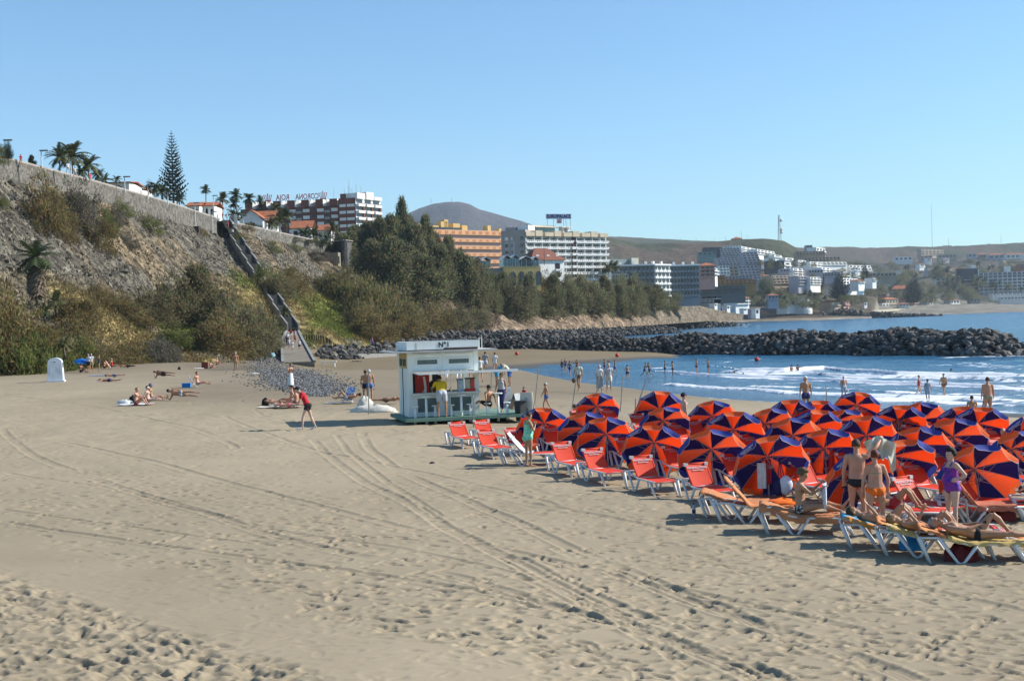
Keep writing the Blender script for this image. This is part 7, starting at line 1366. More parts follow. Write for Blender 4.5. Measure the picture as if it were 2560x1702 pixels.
POSES = {
 'stand': pose(), 'stand2': pose(tl=(-.12, .02, -1), tr=(.10, .02, -1), ual=(-.3, .1, -1), uar=(.35, -.1, -1)),
 'walk': pose(tl=(-.03, .42, -1), sl=(0, .05, -1), tr=(.03, -.30, -1), sr=(0, -.55, -1), fl=(0, 1, .1), fr=(0, .7, -.7), ual=(-.15, -.35, -1), uar=(.15, .4, -1), far=(0, .6, -.9)),
 'walk2': pose(tr=(.03, .42, -1), sr=(0, .05, -1), tl=(-.03, -.30, -1), sl=(0, -.6, -1), fr=(0, 1, .1), fl=(0, .7, -.7), uar=(.15, -.35, -1), ual=(-.15, .4, -1), fal=(0, .6, -.9)),
 'run': pose(sp=(0, .25, 1), sp2=(0, .2, 1), tl=(-.03, .8, -.8), sl=(0, -.35, -1), tr=(.05, -.35, -1), sr=(0, -1, -.6), fr=(0, .2, -1), ual=(-.3, -.6, -.8), uar=(.3, .6, -.6), fal=(0, .5, -.7), far=(0, .8, .4)),
 'lean': pose(sp=(0, .55, 1), sp2=(0, .62, 1), nk=(0, .8, 1), look=(0, 1, -.3), ual=(-.35, .75, -.8), uar=(.35, .75, -.8), fal=(.1, 1, -.2), far=(-.1, 1, -.2), tl=(-.16, -.02, -1), tr=(.16, -.02, -1)),
 'bend': pose(sp=(0, .6, 1), sp2=(0, 1, .75), nk=(0, 1, .2), look=(0, .6, -1), ual=(-.1, .25, -1), uar=(.1, .25, -1)),
 'hip': pose(uar=(.15, -.1, -1), ual=(-.60, -.50, -.85), fal=(.55, .75, -.35), far=(0, .25, -1), nk=(0, .15, 1), look=(0, 1, -.15), tl=(-.07, .04, -1), tr=(.07, 0, -1), sp2=(0, -.08, 1)),
 'chest': pose(nk=(0, .35, 1), look=(0, 1, -.6), ual=(-.2, .35, -1), uar=(.2, .35, -1), fal=(.45, .55, .75), far=(-.45, .55, .75), tl=(-.03, 0, -1), tr=(.03, .05, -1)),
 'jog_down': pose(sp=(0, .38, 1), sp2=(0, .52, 1), nk=(0, 1, .8), look=(0, .9, -.8), ual=(-.1, .3, -1), uar=(.1, .35, -1), fal=(.3, .5, -.4), far=(-.3, .5, -.4), tl=(-.12, .42, -1), sl=(0, .1, -1), tr=(.10, -.25, -1), sr=(0, -.42, -1), fl=(-.1, 1, .05), fr=(.1, 1, -.3)),
 'arm_out': pose(uar=(.9, .3, -.1), far=(.6, .5, .1), ual=(-.2, 0, -1)),
 'shirt_up': pose(ual=(-.22, .05, -1), fal=(.0, .35, -1), uar=(.62, .30, .55), far=(.30, .55, .35), nk=(0, .25, 1), look=(.1, 1, -.2)),
 'arms_up': pose(ual=(-.6, .3, .5), uar=(.6, .3, .5), fal=(.5, .4, .5), far=(-.5, .4, .5)),
 'sit_knees': pose(sp=(0, -.18, 1), sp2=(0, .12, 1), nk=(0, .35, 1), look=(0, 1, -.3), tl=(-.1, .8, .62), tr=(.1, .8, .62), sl=(0, .62, -.85), sr=(0, .62, -.85), fl=(-.1, 1, 0), fr=(.1, 1, 0), ual=(-.1, .72, -.6), uar=(.1, .72, -.6), fal=(.25, 1, -.1), far=(-.25, 1, -.1)),
 'sit_legs': pose(sp=(0, -.25, 1), sp2=(0, -.05, 1), look=(0, 1, -.2), tl=(-.15, 1, .30), tr=(.15, 1, .12), sl=(0, 1, -.45), sr=(0, 1, -.14), fl=(-.1, .5, .8), fr=(.1, .5, .8), ual=(-.3, -.5, -1), uar=(.3, -.5, -1), fal=(-.1, -.1, -1), far=(.1, -.1, -1)),
 'sit_read': pose(sp=(0, -.12, 1), sp2=(0, .10, 1), nk=(0, .3, 1), look=(0, 1, -.45), tl=(-.10, 1, .20), tr=(.12, 1, .14), sl=(0, 1, -.16), sr=(0, 1, -.26), fl=(-.1, .5, .85), fr=(.1, .6, .8), ual=(-.15, .75, -.6), uar=(.15, .75, -.6), fal=(-.05, .9, .75), far=(.05, .95, .55)),
 'supine': pose(sp=(0, -1, .28), sp2=(0, -1, .36), nk=(0, -1, .5), look=(0, .6, 1), tl=(-.1, 1, 0), tr=(.1, 1, 0), sl=(0, 1, 0), sr=(0, 1, 0), fl=(-.4, .3, 1), fr=(.4, .3, 1), ual=(-.5, 1, -.1), uar=(.5, 1, -.1), fal=(0, 1, 0), far=(0, 1, 0)),
 'supine_knee': pose(sp=(0, -1, .22), sp2=(0, -1, .28), nk=(0, -1, .36), look=(.5, .3, .8), tl=(-.05, .62, .78), tr=(.12, 1, .05), sl=(.0, .72, -.80), sr=(0, 1, -.05), fl=(0, 1, -.35), fr=(.2, .3, 1), ual=(-.35, .85, -.1), uar=(.45, .8, .0), fal=(.3, .9, .25), far=(-.3, .9, .3)),
 'supine_knees': pose(sp=(0, -1, .22), sp2=(0, -1, .28), nk=(0, -1, .36), look=(0, .5, .8), tl=(-.05, .62, .80), tr=(.10, .55, .86), sl=(0, .70, -.82), sr=(0, .60, -.86), fl=(0, 1, -.2), fr=(0, 1, -.2), ual=(-.4, .9, .0), uar=(.5, .7, .2), fal=(.2, .4, .85), far=(-.3, -.6, .7)),
 'arms_head': pose(sp=(0, -1, .22), sp2=(0, -1, .30), nk=(0, -1, .3), look=(.2, .1, 1), ual=(-.55, -.55, .62), uar=(.55, -.55, .62), fal=(.55, -.6, -.4), far=(-.55, -.6, -.4), tl=(-.1, 1, .0), tr=(.1, 1, 0), sl=(0, 1, 0), sr=(0, 1, 0), fl=(-.4, .3, 1), fr=(.4, .3, 1)),
 'prone': pose(sx=(-1, 0, 0), sp=(0, -1, .05), sp2=(0, -1, .06), nk=(0, -1, .12), look=(.8, -.2, -.4), tl=(.05, 1, -.02), tr=(-.08, 1, -.02), sl=(0, 1, .02), sr=(0, 1, .02), fl=(0, 1, -.1), fr=(0, 1, -.1), ual=(.75, -.6, 0), uar=(-.75, -.6, 0), fal=(-.5, -.8, 0), far=(.5, -.8, 0)),
 'side': pose(sx=(0, .1, 1), sp=(0, -1, .10), sp2=(0, -1, .22), nk=(0, -1, .5), look=(-1, 0, 0), tl=(-.25, 1, -.05), tr=(-.05, 1, -.02), sl=(.3, 1, -.12), sr=(.15, 1, -.10), fl=(-.3, .8, -.2), fr=(-.3, .8, 0), ual=(-.2, -.55, -.8), uar=(-.25, .9, -.12), fal=(-.3, -.4, .6), far=(-.1, .9, -.35)),
 'flat': pose(sp=(0, -1, .02), sp2=(0, -1, .03), nk=(0, -1, .05), look=(.2, .1, 1), tl=(-.1, 1, 0), tr=(.12, 1, 0), sl=(0, 1, -.02), sr=(0, 1, -.02), fl=(-.4, .3, 1), fr=(.4, .3, 1), ual=(-.5, -.55, .3), uar=(.4, 1, -.1), fal=(.5, -.6, -.1), far=(0, 1, 0)),
 'swim': pose(ual=(-.8, .4, .2), uar=(.8, .4, .2)),
}
LEN = dict(s1=.26, s2=.24, n=.075, ua=.28, fa=.25, th=.43, sh=.41, ft=.17)
def joints(ps, H, fem):
    k = H / 1.72; J = {}; sx = nrm(ps['sx']); O = Vector((0, 0, 0)); s1, s2 = nrm(ps['sp']), nrm(ps['sp2'])
    J['pel'] = O; J['wst'] = O + s1 * LEN['s1'] * k; J['chs'] = J['wst'] + s2 * LEN['s2'] * k; J['nek'] = J['chs'] + nrm(ps['nk']) * LEN['n'] * k
    shw = (.165 if fem else .19) * k; hpw = (.10 if fem else .09) * k; sho = J['chs'] - s2 * .035 * k
    for sd, sg in (('l', -1), ('r', 1)):
        J['sho' + sd] = sho + sx * sg * shw; J['elb' + sd] = J['sho' + sd] + nrm(ps['ua' + sd]) * LEN['ua'] * k; J['wri' + sd] = J['elb' + sd] + nrm(ps['fa' + sd]) * LEN['fa'] * k
        J['hip' + sd] = O + sx * sg * hpw - s1 * .03 * k; J['kne' + sd] = J['hip' + sd] + nrm(ps['t' + sd]) * LEN['th'] * k; J['ank' + sd] = J['kne' + sd] + nrm(ps['s' + sd]) * LEN['sh'] * k; J['toe' + sd] = J['ank' + sd] + nrm(ps['f' + sd]) * LEN['ft'] * k
    J['head'] = J['nek'] + nrm(ps['nk']) * .075 * k; J['sx'] = sx; J['s1'] = s1; J['s2'] = s2; J['k'] = k
    return J
def body_raw(ps, H, fem, fat, near):
    J = joints(ps, H, fem); k = J['k']; mb = MB(); n = 14 if near else 9; sx, s1, s2 = J['sx'], J['s1'], J['s2']; f1 = s1.cross(sx).normalized(); f2 = s2.cross(sx).normalized(); f1, f2 = [v if True else v for v in (f1, f2)]
    # front is s x sx turned to the front of the body
    f1 = s1.cross(sx); f2 = s2.cross(sx)
    g = fat
    w = dict(h=(.172 if fem else .155), p=(.185 if fem else .155), wa=(.135 if fem else .145), ch=(.150 if fem else .168), sh=(.145 if fem else .165))
    P0 = J['pel'] - s1 * .09 * k
    pts = [P0, J['pel'] - s1 * .02 * k, J['pel'] + s1 * .08 * k, J['pel'] + s1 * .17 * k + f1 * (.01 * (g - 1) * 3) * k, J['wst'] + s2 * .04 * k, J['wst'] + s2 * .13 * k, J['wst'] + s2 * .20 * k, J['chs'] + s2 * .015 * k]
    rs = [(.10, .09), (w['p'] * g, .115 * g), (w['h'] * g, .105 * g), (w['wa'] * g, .092 * g * (1.15 if g > 1.1 else 1)), (w['wa'] * 1.02 * (1 + (g - 1) * .7), .098 * g), (w['ch'], .108), (w['sh'], .095), (.09, .06)]
    mb.tube(pts, [(a * k, b * k) for a, b in rs], n, ref=sx)
    mb.tube([J['chs'] - s2 * .04 * k, J['nek'] + nrm(ps['nk']) * .04 * k], [.062 * k, .052 * k], 10)
    for sg in (-1, 1): mb.ball(J['pel'] + sx * sg * .075 * k - f1 * .055 * k * (1) - s1 * .045 * k, .095 * k * g ** .5, 10, 7)
    if fem:
        for sg in (-1, 1): mb.ball(J['wst'] + s2 * .12 * k + sx * sg * .075 * k + f2 * .085 * k, .062 * k, 9, 6)
    else:
        for sg in (-1, 1): mb.ball(J['wst'] + s2 * .15 * k + sx * sg * .075 * k + f2 * .055 * k, (.075 * k, .075 * k, .065 * k), 9, 6)
    if g > 1.1: mb.ball(J['pel'] + s1 * .14 * k + f1 * .06 * k, .115 * k * g, 10, 7)
    am = .92 if fem else 1.05
    for sd, sg in (('l', -1), ('r', 1)):
        S, E, Wr = J['sho' + sd], J['elb' + sd], J['wri' + sd]; Hp, Kn, An, To = J['hip' + sd], J['kne' + sd], J['ank' + sd], J['toe' + sd]
        q = lambda a, b, t: a.lerp(b, t)
        mb.tube([q(S, J['chs'], .5), S, q(S, E, .3), q(S, E, .65), E], [.052 * k, .056 * am * k * g ** .4, .050 * am * k * g ** .4, .043 * am * k, .038 * k], n - 2)
        mb.tube([E, q(E, Wr, .25), q(E, Wr, .6), Wr], [.037 * k, .040 * am * k, .032 * am * k, .025 * k], n - 2)
        mb.tube([q(Hp, J['pel'], .2) + s1 * .03 * k, Hp, q(Hp, Kn, .25), q(Hp, Kn, .6), q(Hp, Kn, .9), Kn], [.085 * k, .092 * k * g ** .6, .086 * k * g ** .6, .068 * k * g ** .4, .052 * k, .050 * k], n)
        bk = nrm(ps['s' + sd]).cross(sx) * .012 * k if True else 0
        mb.tube([Kn, q(Kn, An, .12), q(Kn, An, .32) - bk, q(Kn, An, .6), q(Kn, An, .9), An], [.050 * k, .048 * k, .056 * k, .043 * k, .031 * k, .032 * k], n)
        fd = (To - An).normalized(); dn = nrm(ps['s' + sd]); up_ = (-dn + fd * dn.dot(fd)); up_ = up_.normalized() if up_.length > .05 else -s1
        mb.tube([An - fd * .045 * k - up_ * .045 * k, An - up_ * .03 * k, q(An, To, .5) - up_ * .045 * k, To - up_ * .055 * k, To + fd * .05 * k - up_ * .058 * k], [.030 * k, .036 * k, (.036 * k, .030 * k), (.042 * k, .020 * k), (.030 * k, .012 * k)], 9, ref=fd.cross(up_))
        hd = nrm(ps['h' + sd]) if ps.get('h' + sd) else (Wr - E).normalized(); side = hd.cross(f2); side = side.normalized() if side.length > .15 else sx; pn = hd.cross(side)
        mb.tube([Wr, Wr + hd * .035 * k, Wr + hd * .085 * k], [(.024 * k, .018 * k), (.034 * k, .015 * k), (.038 * k, .013 * k)], 8, ref=pn.cross(hd) if False else (side.cross(hd)).cross(hd))
        if near:
            wdir = (side.cross(hd)).cross(hd).normalized() if (side.cross(hd)).cross(hd).length > .1 else side
            cv = hd.cross(wdir).normalized() * (1 if hd.cross(wdir).dot(f2) > 0 else -1)
            for i, (o_, L_) in enumerate(((-.030, .062), (-.010, .074), (.010, .070), (.028, .055))):
                b = Wr + hd * .080 * k + wdir * o_ * k; mb.tube([b, b + (hd + cv * .15).normalized() * L_ * .45 * k, b + (hd + cv * .3).normalized() * L_ * .8 * k, b + (hd + cv * .55).normalized() * L_ * k], [.0105 * k, .010 * k, .009 * k, .007 * k], 6)
            b = Wr + hd * .03 * k - wdir * .026 * k; mb.tube([b, b + (hd - wdir * .9).normalized() * .032 * k, b + (hd * 1.3 - wdir * .7 + cv * .3).normalized() * .062 * k], [.014 * k, .012 * k, .009 * k], 6)
    return mb, J, f1, f2
def head_mesh(J, ps):
    """skull, jaw, nose, ears; returned as MB parts in place"""
    k = J['k']; hb = MB(); lk = nrm(ps['look']); nk = nrm(ps['nk']); upd = (nk - lk * nk.dot(lk)); upd = upd.normalized() if upd.length > .2 else J['s2'] - lk * J['s2'].dot(lk); upd.normalize(); rt_ = lk.cross(upd); M3 = Matrix((rt_, lk, upd)).transposed(); C0 = J['head'] + upd * .035 * k
    M3 = M3 * 1.07
    def tr(v): return C0 + M3 @ (Vector(v) * k)
    hb.ball(C0 + M3 @ Vector((0, -.008 * k, .018 * k)), (.073 * k, .093 * k, .092 * k), 16, 12, mat=M3); hb.ball(tr((0, .022, -.052)), (.054 * k, .062 * k, .062 * k), 14, 9, mat=M3)
    hb.ball(tr((0, .095, -.018)), (.012 * k, .018 * k, .022 * k), 7, 5, mat=M3); hb.ball(tr((0, .074, -.085)), (.026 * k, .014 * k, .018 * k), 8, 5, mat=M3); hb.ball(tr((0, .080, -.052)), (.024 * k, .010 * k, .009 * k), 8, 5, mat=M3)
    hb.ball(tr((0, .070, .022)), (.055 * k, .02 * k, .012 * k), 9, 5, mat=M3)
    for sg in (-1, 1): hb.ball(tr((sg * .075, -.005, -.012)), (.010 * k, .020 * k, .030 * k), 7, 5, mat=M3)
    return hb, tr, M3, C0
_bc = {}
def remesh(mb, vox, it):
    me = mb.mesh('tmpb', []); ob = bpy.data.objects.new('tmpb', me); COL.objects.link(ob)
    m = ob.modifiers.new('r', 'REMESH'); m.mode = 'VOXEL'; m.voxel_size = vox; m.adaptivity = 0; m.use_smooth_shade = True
    s = ob.modifiers.new('s', 'SMOOTH'); s.factor = .5; s.iterations = it
    dg = bpy.context.evaluated_depsgraph_get(); dg.update(); r = bpy.data.meshes.new_from_object(ob.evaluated_get(dg)); bpy.data.objects.remove(ob); bpy.data.meshes.remove(me); return r
BON = [('pelvis', 'hipl', 'hipr', .095), ('pelvis', 'pel', 'pel', .12), ('spine', 'pel', 'chs', .14), ('neck', 'chs', 'nek', .06), ('head', 'nek', 'head', .10)] + [(nm + s_, a + s_, b + s_, r) for s_ in 'lr' for nm, a, b, r in (('ua', 'sho', 'elb', .055), ('fa', 'elb', 'wri', .04), ('th', 'hip', 'kne', .085), ('sh', 'kne', 'ank', .05), ('ft', 'ank', 'toe', .045))]
def get_body(pn, H, fem, fat, near):
    key = (pn, round(H, 2) if near else (1.7 if H > 1.3 else 1.1), fem, fat if near else (1.0 if fat < 1.12 else 1.25), near)
    if key in _bc: return _bc[key]
    ps = POSES[pn]; H_ = key[1]; mb, J, f1, f2 = body_raw(ps, H_, fem, key[3], near); hb, tr, M3, C0 = head_mesh(J, ps)
    mb.add(hb.v, hb.f); me = remesh(mb, .0105 if near else .022, 3 if near else 1)
    V = np.empty(len(me.vertices) * 3, np.float32); me.vertices.foreach_get('co', V); V = V.reshape(-1, 3)
    best = np.full(len(V), 1e9); idx = np.zeros(len(V), int); tpar = np.zeros(len(V))
    for i, (nm, a, b, r) in enumerate(BON):
        A = np.array(J[a]); B = np.array(J[b]); d = B - A; L2_ = max(float(d @ d), 1e-9); t = ((V - A) @ d) / L2_; tc = np.clip(t, 0, 1); dist = np.linalg.norm(V - (A + tc[:, None] * d), axis=1) / (r * J['k'])
        m = dist < best; best[m] = dist[m]; idx[m] = i; tpar[m] = t[m]
    names = [b[0] for b in BON]; 
    _bc[key] = (me, V, idx, tpar, names, J, tr, M3, C0, float(V[:, 2].min()), f2); return _bc[key]
def shell(me, V, mask, off, m, name, parent, up_extra=None):
    fc = [tuple(p.vertices) for p in me.polygons if all(mask[v] for v in p.vertices)]
    if not fc: return None
    N = np.empty(len(V) * 3, np.float32); me.vertices.foreach_get('normal', N); N = N.reshape(-1, 3)
    used_ = sorted({v for f in fc for v in f}); mp_ = {v: i for i, v in enumerate(used_)}; u = np.array(used_)
    nb_e = {}
    for f in fc:
        for a, b in zip(f, f[1:] + f[:1]): e = (a, b) if a < b else (b, a); nb_e[e] = nb_e.get(e, 0) + 1
    rim = {v for e, c in nb_e.items() if c == 1 for v in e}
    o_ = np.array([.0015 if v in rim else off for v in used_])[:, None]; VV = V[u] + N[u] * o_
    nm = bpy.data.meshes.new(name); nm.from_pydata([tuple(v) for v in VV], [], [tuple(mp_[v] for v in f) for f in fc]); nm.materials.append(m); nm.polygons.foreach_set('use_smooth', [True] * len(fc)); nm.update(); return link(name, nm, parent)
def person(px, py, H, pn, hd, skin, hair, outfit, label, fem=False, fat=1.0, near=False, at=None, cap=None, group=None, haircut='short', sink=0, extra=None):
    """hd: heading in plan, degrees, 0 = towards +X (right), 90 = away, 270 = towards the camera"""
    me0, V, idx, tp, names, J, tr, M3, C0, zmin, f2 = get_body(pn, H, fem, fat, near)
    p = G(px, py) if at is None else Vector(at)
    o = empty('person', p - Vector((0, 0, sink)), R(hd - 90), label, 'person', group)
    me = me0.copy(); me.materials.clear(); me.materials.append(skins[skin]); b = link('body', me, o, (0, 0, -zmin))
    sc = H / (1.72 if near else (1.7 if H > 1.3 else 1.1)); sc = 1.0 if near else sc; o.scale = (sc,) * 3
    nmv = np.array(names)[idx]; side = lambda s_: np.isin(nmv, [s_ + 'l', s_ + 'r'])
    sp = nmv == 'spine'; pe = nmv == 'pelvis'; th = side('th'); ua = side('ua'); fa = side('fa'); sh = side('sh'); ft = side('ft')
    low = lambda a: pe | (sp & (tp < a))
    for it, col in outfit:
        m = clm(col); 
        if it == 'briefs': mk_ = (pe | (th & (tp < .05)) | (sp & (tp < .08))); off = .006
        elif it == 'trunks': mk_ = (low(.16) | (th & (tp < .42))); off = .014
        elif it == 'shorts': mk_ = (low(.20) | (th & (tp < .72))); off = .024
        elif it == 'trousers': mk_ = (low(.2) | th | (sh & (tp < .92))); off = .022
        elif it == 'swimsuit': mk_ = (pe | (sp & (tp < .84)) | (th & (tp < .02))); off = .007
        elif it == 'top': mk_ = sp & (tp > .58) & (tp < .80); off = .007
        elif it == 'band': mk_ = sp & (tp > .66) & (tp < .71); off = .007
        elif it == 'shirt': mk_ = (pe & (tp > -9)) | sp | (ua & (tp < .6)) ; off = .020
        elif it == 'tee': mk_ = ((sp & (tp > .02)) | (ua & (tp < .62))); off = .020
        elif it == 'vest': mk_ = sp & (tp > .02); off = .016
        elif it == 'longsleeve': mk_ = ((sp & (tp > .02)) | ua | fa & (tp < .9)); off = .02
        elif it == 'shoes': mk_ = ft; off = .014
        elif it == 'dress': mk_ = (low(2) | (th & (tp < .85))) & ~(nmv == 'neck'); off = .035
        elif it == 'skirt':
            mb = MB(); k = J['k']; A = J['pel'] + Vector((0, 0, .12 * k)); kz = (J['knel'] + J['kner']) / 2; B = A.lerp((J['ankl'] + J['ankr']) / 2, .78)
            mb.tube([A, A.lerp(B, .25), A.lerp(B, .6), B], [(.165 * k, .135 * k), (.19 * k, .16 * k), (.20 * k, .18 * k), (.22 * k, .19 * k)], 18, cap=False, ref=(1, 0, 0))
            mb.v = [(x * (1 + .05 * math.sin(i * 2.3)), y * (1 + .05 * math.cos(i * 1.7)), z) for i, (x, y, z) in enumerate(mb.v)]; mb.obj('skirt', m, o, True, (0, 0, -zmin)); continue
        if it != 'skirt':
            c = shell(me0, V, mk_, off, m, {'tee': 'shirt', 'longsleeve': 'shirt', 'band': 'bikini_top', 'top': 'bikini_top'}.get(it, it), o)
            if c: c.location = (0, 0, -zmin)
            if it == 'swimsuit' and near:
                st = MB()
                for sd, sg in (('l', -1), ('r', 1)):
                    a = J['sho' + sd].lerp(J['chs'], .38); st.tube([J['wst'] + J['s2'] * .17 * J['k'] + J['sx'] * sg * .09 * J['k'] + f2 * .11 * J['k'], a + f2 * .05 + J['s2'] * .055, a - f2 * .05 + J['s2'] * .05, J['wst'] + J['s2'] * .15 * J['k'] + J['sx'] * sg * .07 * J['k'] - f2 * .10 * J['k']], .011, 5)
                st.obj('strap', m, o, True, (0, 0, -zmin))
    k = J['k']
    if hair:
        hm_ = hairm(hair); mb = MB(); nu, nv = (20, 14) if near else (12, 8); vs = []; fs = []; r = random.Random(px)
        big_ = {'short': 1.10, 'curly': 1.30, 'long': 1.12, 'bun': 1.10, 'bald': 1.0}[haircut]
        for j in range(nv + 1):
            thh = math.pi * j / nv
            for i in range(nu):
                ph = 2 * math.pi * i / nu; dx, dy, dz = math.sin(thh) * math.cos(ph), math.sin(thh) * math.sin(ph), math.cos(thh)
                jt = 1 + (.10 if haircut == 'curly' else .035) * (r.random() - .5) * 2
                y = dy * .096; z = dz * .096; q = big_ * jt
                if dy > .25 and dz < .62: q = .86          # face left free
                if dz < -.45 and haircut != 'long': q = .80
                if haircut == 'long' and dz < -.2 and dy < .1: z -= .10
                vs.append(tr((dx * .077 * q, (y * q) - .012, z * q + .022)))
        for j in range(nv):
            for i in range(nu): fs.append((j * nu + i, (j + 1) * nu + i, (j + 1) * nu + (i + 1) % nu, j * nu + (i + 1) % nu))
        mb.add(vs, fs); mb.obj('hair', hm_, o, True, (0, 0, -zmin))
    if near:
        eb = MB()
        for sg in (-1, 1): eb.ball(tr((sg * .028, .082, .002)), .008 * k, 8, 6)
        eb.obj('eyes', mk('eye_dark', (.02, .015, .012), rough=.2), o, True, (0, 0, -zmin)); MB().ball(tr((0, .088, -.052)), (.019 * k, .006 * k, .006 * k), 8, 5, mat=M3).obj('mouth', mk('lips', (.38, .13, .10), rough=.5), o, True, (0, 0, -zmin))
    if cap:
        m = clm(cap); mb = MB(); vs = []; n_ = 14
        mb.sheet(lambda u, v_: tr((.083 * math.sin(v_ * 1.45) * math.cos(u * 6.2832), .103 * math.sin(v_ * 1.45) * math.sin(u * 6.2832) - .01, .022 + .102 * math.cos(v_ * 1.45))), n_, 6)
        mb.sheet(lambda u, v_: tr(((-1 + 2 * u) * .06 * (1 - .25 * v_), .085 + .075 * v_ - .03 * (2 * u - 1) ** 2, .038 - .015 * v_)), 6, 3); mb.obj('cap', m, o, True, (0, 0, -zmin))
    if extra: extra(o, J, zmin)
    return o
def held_bag(col, sd='r', sz=.16):
    def f(o, J, zmin): w_ = J['wri' + sd] - Vector((0, 0, zmin)); mb = MB().ball(w_ - Vector((0, 0, .30)), (sz, sz * .5, sz * 1.1), 9, 7, jit=.1); mb.tube([w_ - Vector((0, 0, .05)), w_ - Vector((0, 0, .2))], .01, 4); mb.obj('bag', clm(col), o, True)
    return f
# ---- on the loungers and between the parasols (close enough for hands and faces)
def lay(lg, s, z, x=0): return lg.matrix_world @ Vector((x, s, z))
def lhd(lg): return math.degrees(lg.rotation_euler.z) + 90
def shirt_held(o, J, zmin):
    w_ = J['wrir'] - Vector((0, 0, zmin)) + Vector((0, .03, .06)); mb = MB()
    def f(u, v_):
        x = -.34 + .66 * u; z = .02 - .10 * abs(u - .45) * 3 - v_ * (.30 + .34 * u ** 1.5 + .10 * math.sin(u * 17)); return w_ + Vector((x * (1 - .25 * v_) + .06 * v_, .05 * math.sin(u * 19 + v_ * 4) + .03 * math.sin(v_ * 9 + u * 5), z))
    mb.sheet(f, 26, 12); mb.sheet(lambda u, v_: f(1 - u, v_) + Vector((0, .02, 0)), 26, 12); mb.obj('held_shirt', clm('cream'), o, True)
g0 = G(2146, 1318); person(2146, 1322, 1.80, 'shirt_up', 80, 'red', 'brown', [('briefs', 'black')], 'man in black trunks and yellow cap holding up a cream shirt', near=True, fat=1.08, cap='lime', extra=shirt_held)
person(2192, 1338, 1.66, 'stand2', 93, 'red', 'red', [('briefs', 'orange'), ('band', 'khaki')], 'red haired woman in an orange bikini seen from behind', fem=True, near=True, haircut='bun', fat=1.16)
person(2382, 1332, 1.66, 'hip', 196, 'fair', 'black', [('swimsuit', 'purple')], 'dark haired woman in a purple swimsuit with a hand on her hip', fem=True, near=True, haircut='curly', fat=1.18)
person(1322, 1166, 1.58, 'chest', 30, 'tan', 'brown', [('swimsuit', 'mint')], 'woman in a mint green swimsuit standing left of the parasols', fem=True, near=True, fat=1.15)
person(770, 1074, 1.84, 'jog_down', 185, 'fair', 'black', [('tee', 'red'), ('trunks', 'black'), ('shoes', 'white')], 'man in a red shirt and black shorts walking with his head down', near=True)
def paper(o, J, zmin):
    a, b = J['wril'] - Vector((0, 0, zmin)), J['wrir'] - Vector((0, 0, zmin)); mb = MB(); hx = (b - a)
    mb.sheet(lambda u, v_: a + hx * (u * 1.25 - .12) + Vector((0, .07 + .05 * math.sin(u * 6.28), .06 - .48 * v_ + 0 * u)), 10, 4); mb.sheet(lambda u, v_: a + hx * ((1 - u) * 1.25 - .12) + Vector((0, .074 + .05 * math.sin((1 - u) * 6.28), .06 - .48 * v_)), 10, 4); mb.obj('magazine', mk('page', (.62, .66, .74), (.42, .48, .60), 18, .7, ramp=(.42, .5)), o)
person(0, 0, 1.66, 'sit_read', lhd(LF3), 'tan', 'lbrown', [('briefs', 'floral'), ('band', 'floral')], 'curly haired woman in a floral bikini sitting up reading a newspaper', fem=True, near=True, at=lay(LF3, .86, .37), haircut='curly', fat=1.1, extra=paper)
person(0, 0, 1.76, 'supine_knee', lhd(LF6), 'tan', 'grey', [('briefs', 'black')], 'grey haired man in black trunks lying with one knee raised', near=True, at=lay(LF6, 1.02, .30), fat=1.06)
person(0, 0, 1.66, 'supine_knees', lhd(LF5), 'tan', 'blond', [('briefs', 'lgrey')], 'sunbather with both knees bent on the golden towel', fem=True, near=True, at=lay(LF5, .95, .29))
person(0, 0, 1.70, 'supine_knees', lhd(LF4), 'tan', 'brown', [('briefs', 'orange')], 'sunbather lying on the blue and flame towel behind', fem=True, near=True, at=lay(LF4, .9, .29))
person(0, 0, 1.72, 'supine_knees', lhd(LF8), 'tan', 'brown', [('trunks', 'dred')], 'sunbather with raised knees on the red lounger behind the couple', near=True, at=lay(LF8, .7, .28))
xb, yb_, zb_ = PB[7][:3]; LFa = lounger(xb + .25, yb_ - 1.0, -14, 18, 'red lounger under the sunbather with arms behind the head', z=zb_); bpy.context.view_layer.update()
person(0, 0, 1.68, 'arms_head', lhd(LFa), 'fair', 'brown', [('briefs', 'lgrey')], 'sunbather lying with arms folded behind the head at the right', near=True, at=lay(LFa, .95, .28), fem=True)
# people half hidden behind the parasols
x, y, zg = PB[11][:3]; person(0, 0, 1.72, 'stand', 10, 'fair', 'black', [], 'man in a navy cap and sunglasses standing behind the parasols', at=(x - .95, y + .9, ground_z(x, y)), near=False, cap='navy', fat=1.1)
for (px, py, D, H, lb, hr, cut, sk) in ((1430, 1046, 52, 1.2, 'head with brown hair peeping over the parasols near the stakes', 'brown', 'short', 'tan'), (2500, 1103, 39, 1.15, 'bald sunbather whose head shows above the right parasols', None, 'bald', 'fair'), (2424, 1037, 62, 1.75, 'dark haired man sitting on the sand facing the sea', 'black', 'short', 'tan'), (2318, 1075, 44, 1.2, 'person seated under the parasols in the middle of the back row', 'brown', 'short', 'fair')):
    x = XD(px, D); h = P(px, py, D).z; pn = 'sit_knees' if D != 62 else 'sit_knees'; zb2 = ground_z(x, D); o = person(0, 0, 1.7, pn, 70, sk, hr, [('trunks', 'blue')], lb, at=(x, D, max(zb2, h - .88)), haircut=cut)
    if h - .88 > zb2 + .05: pass
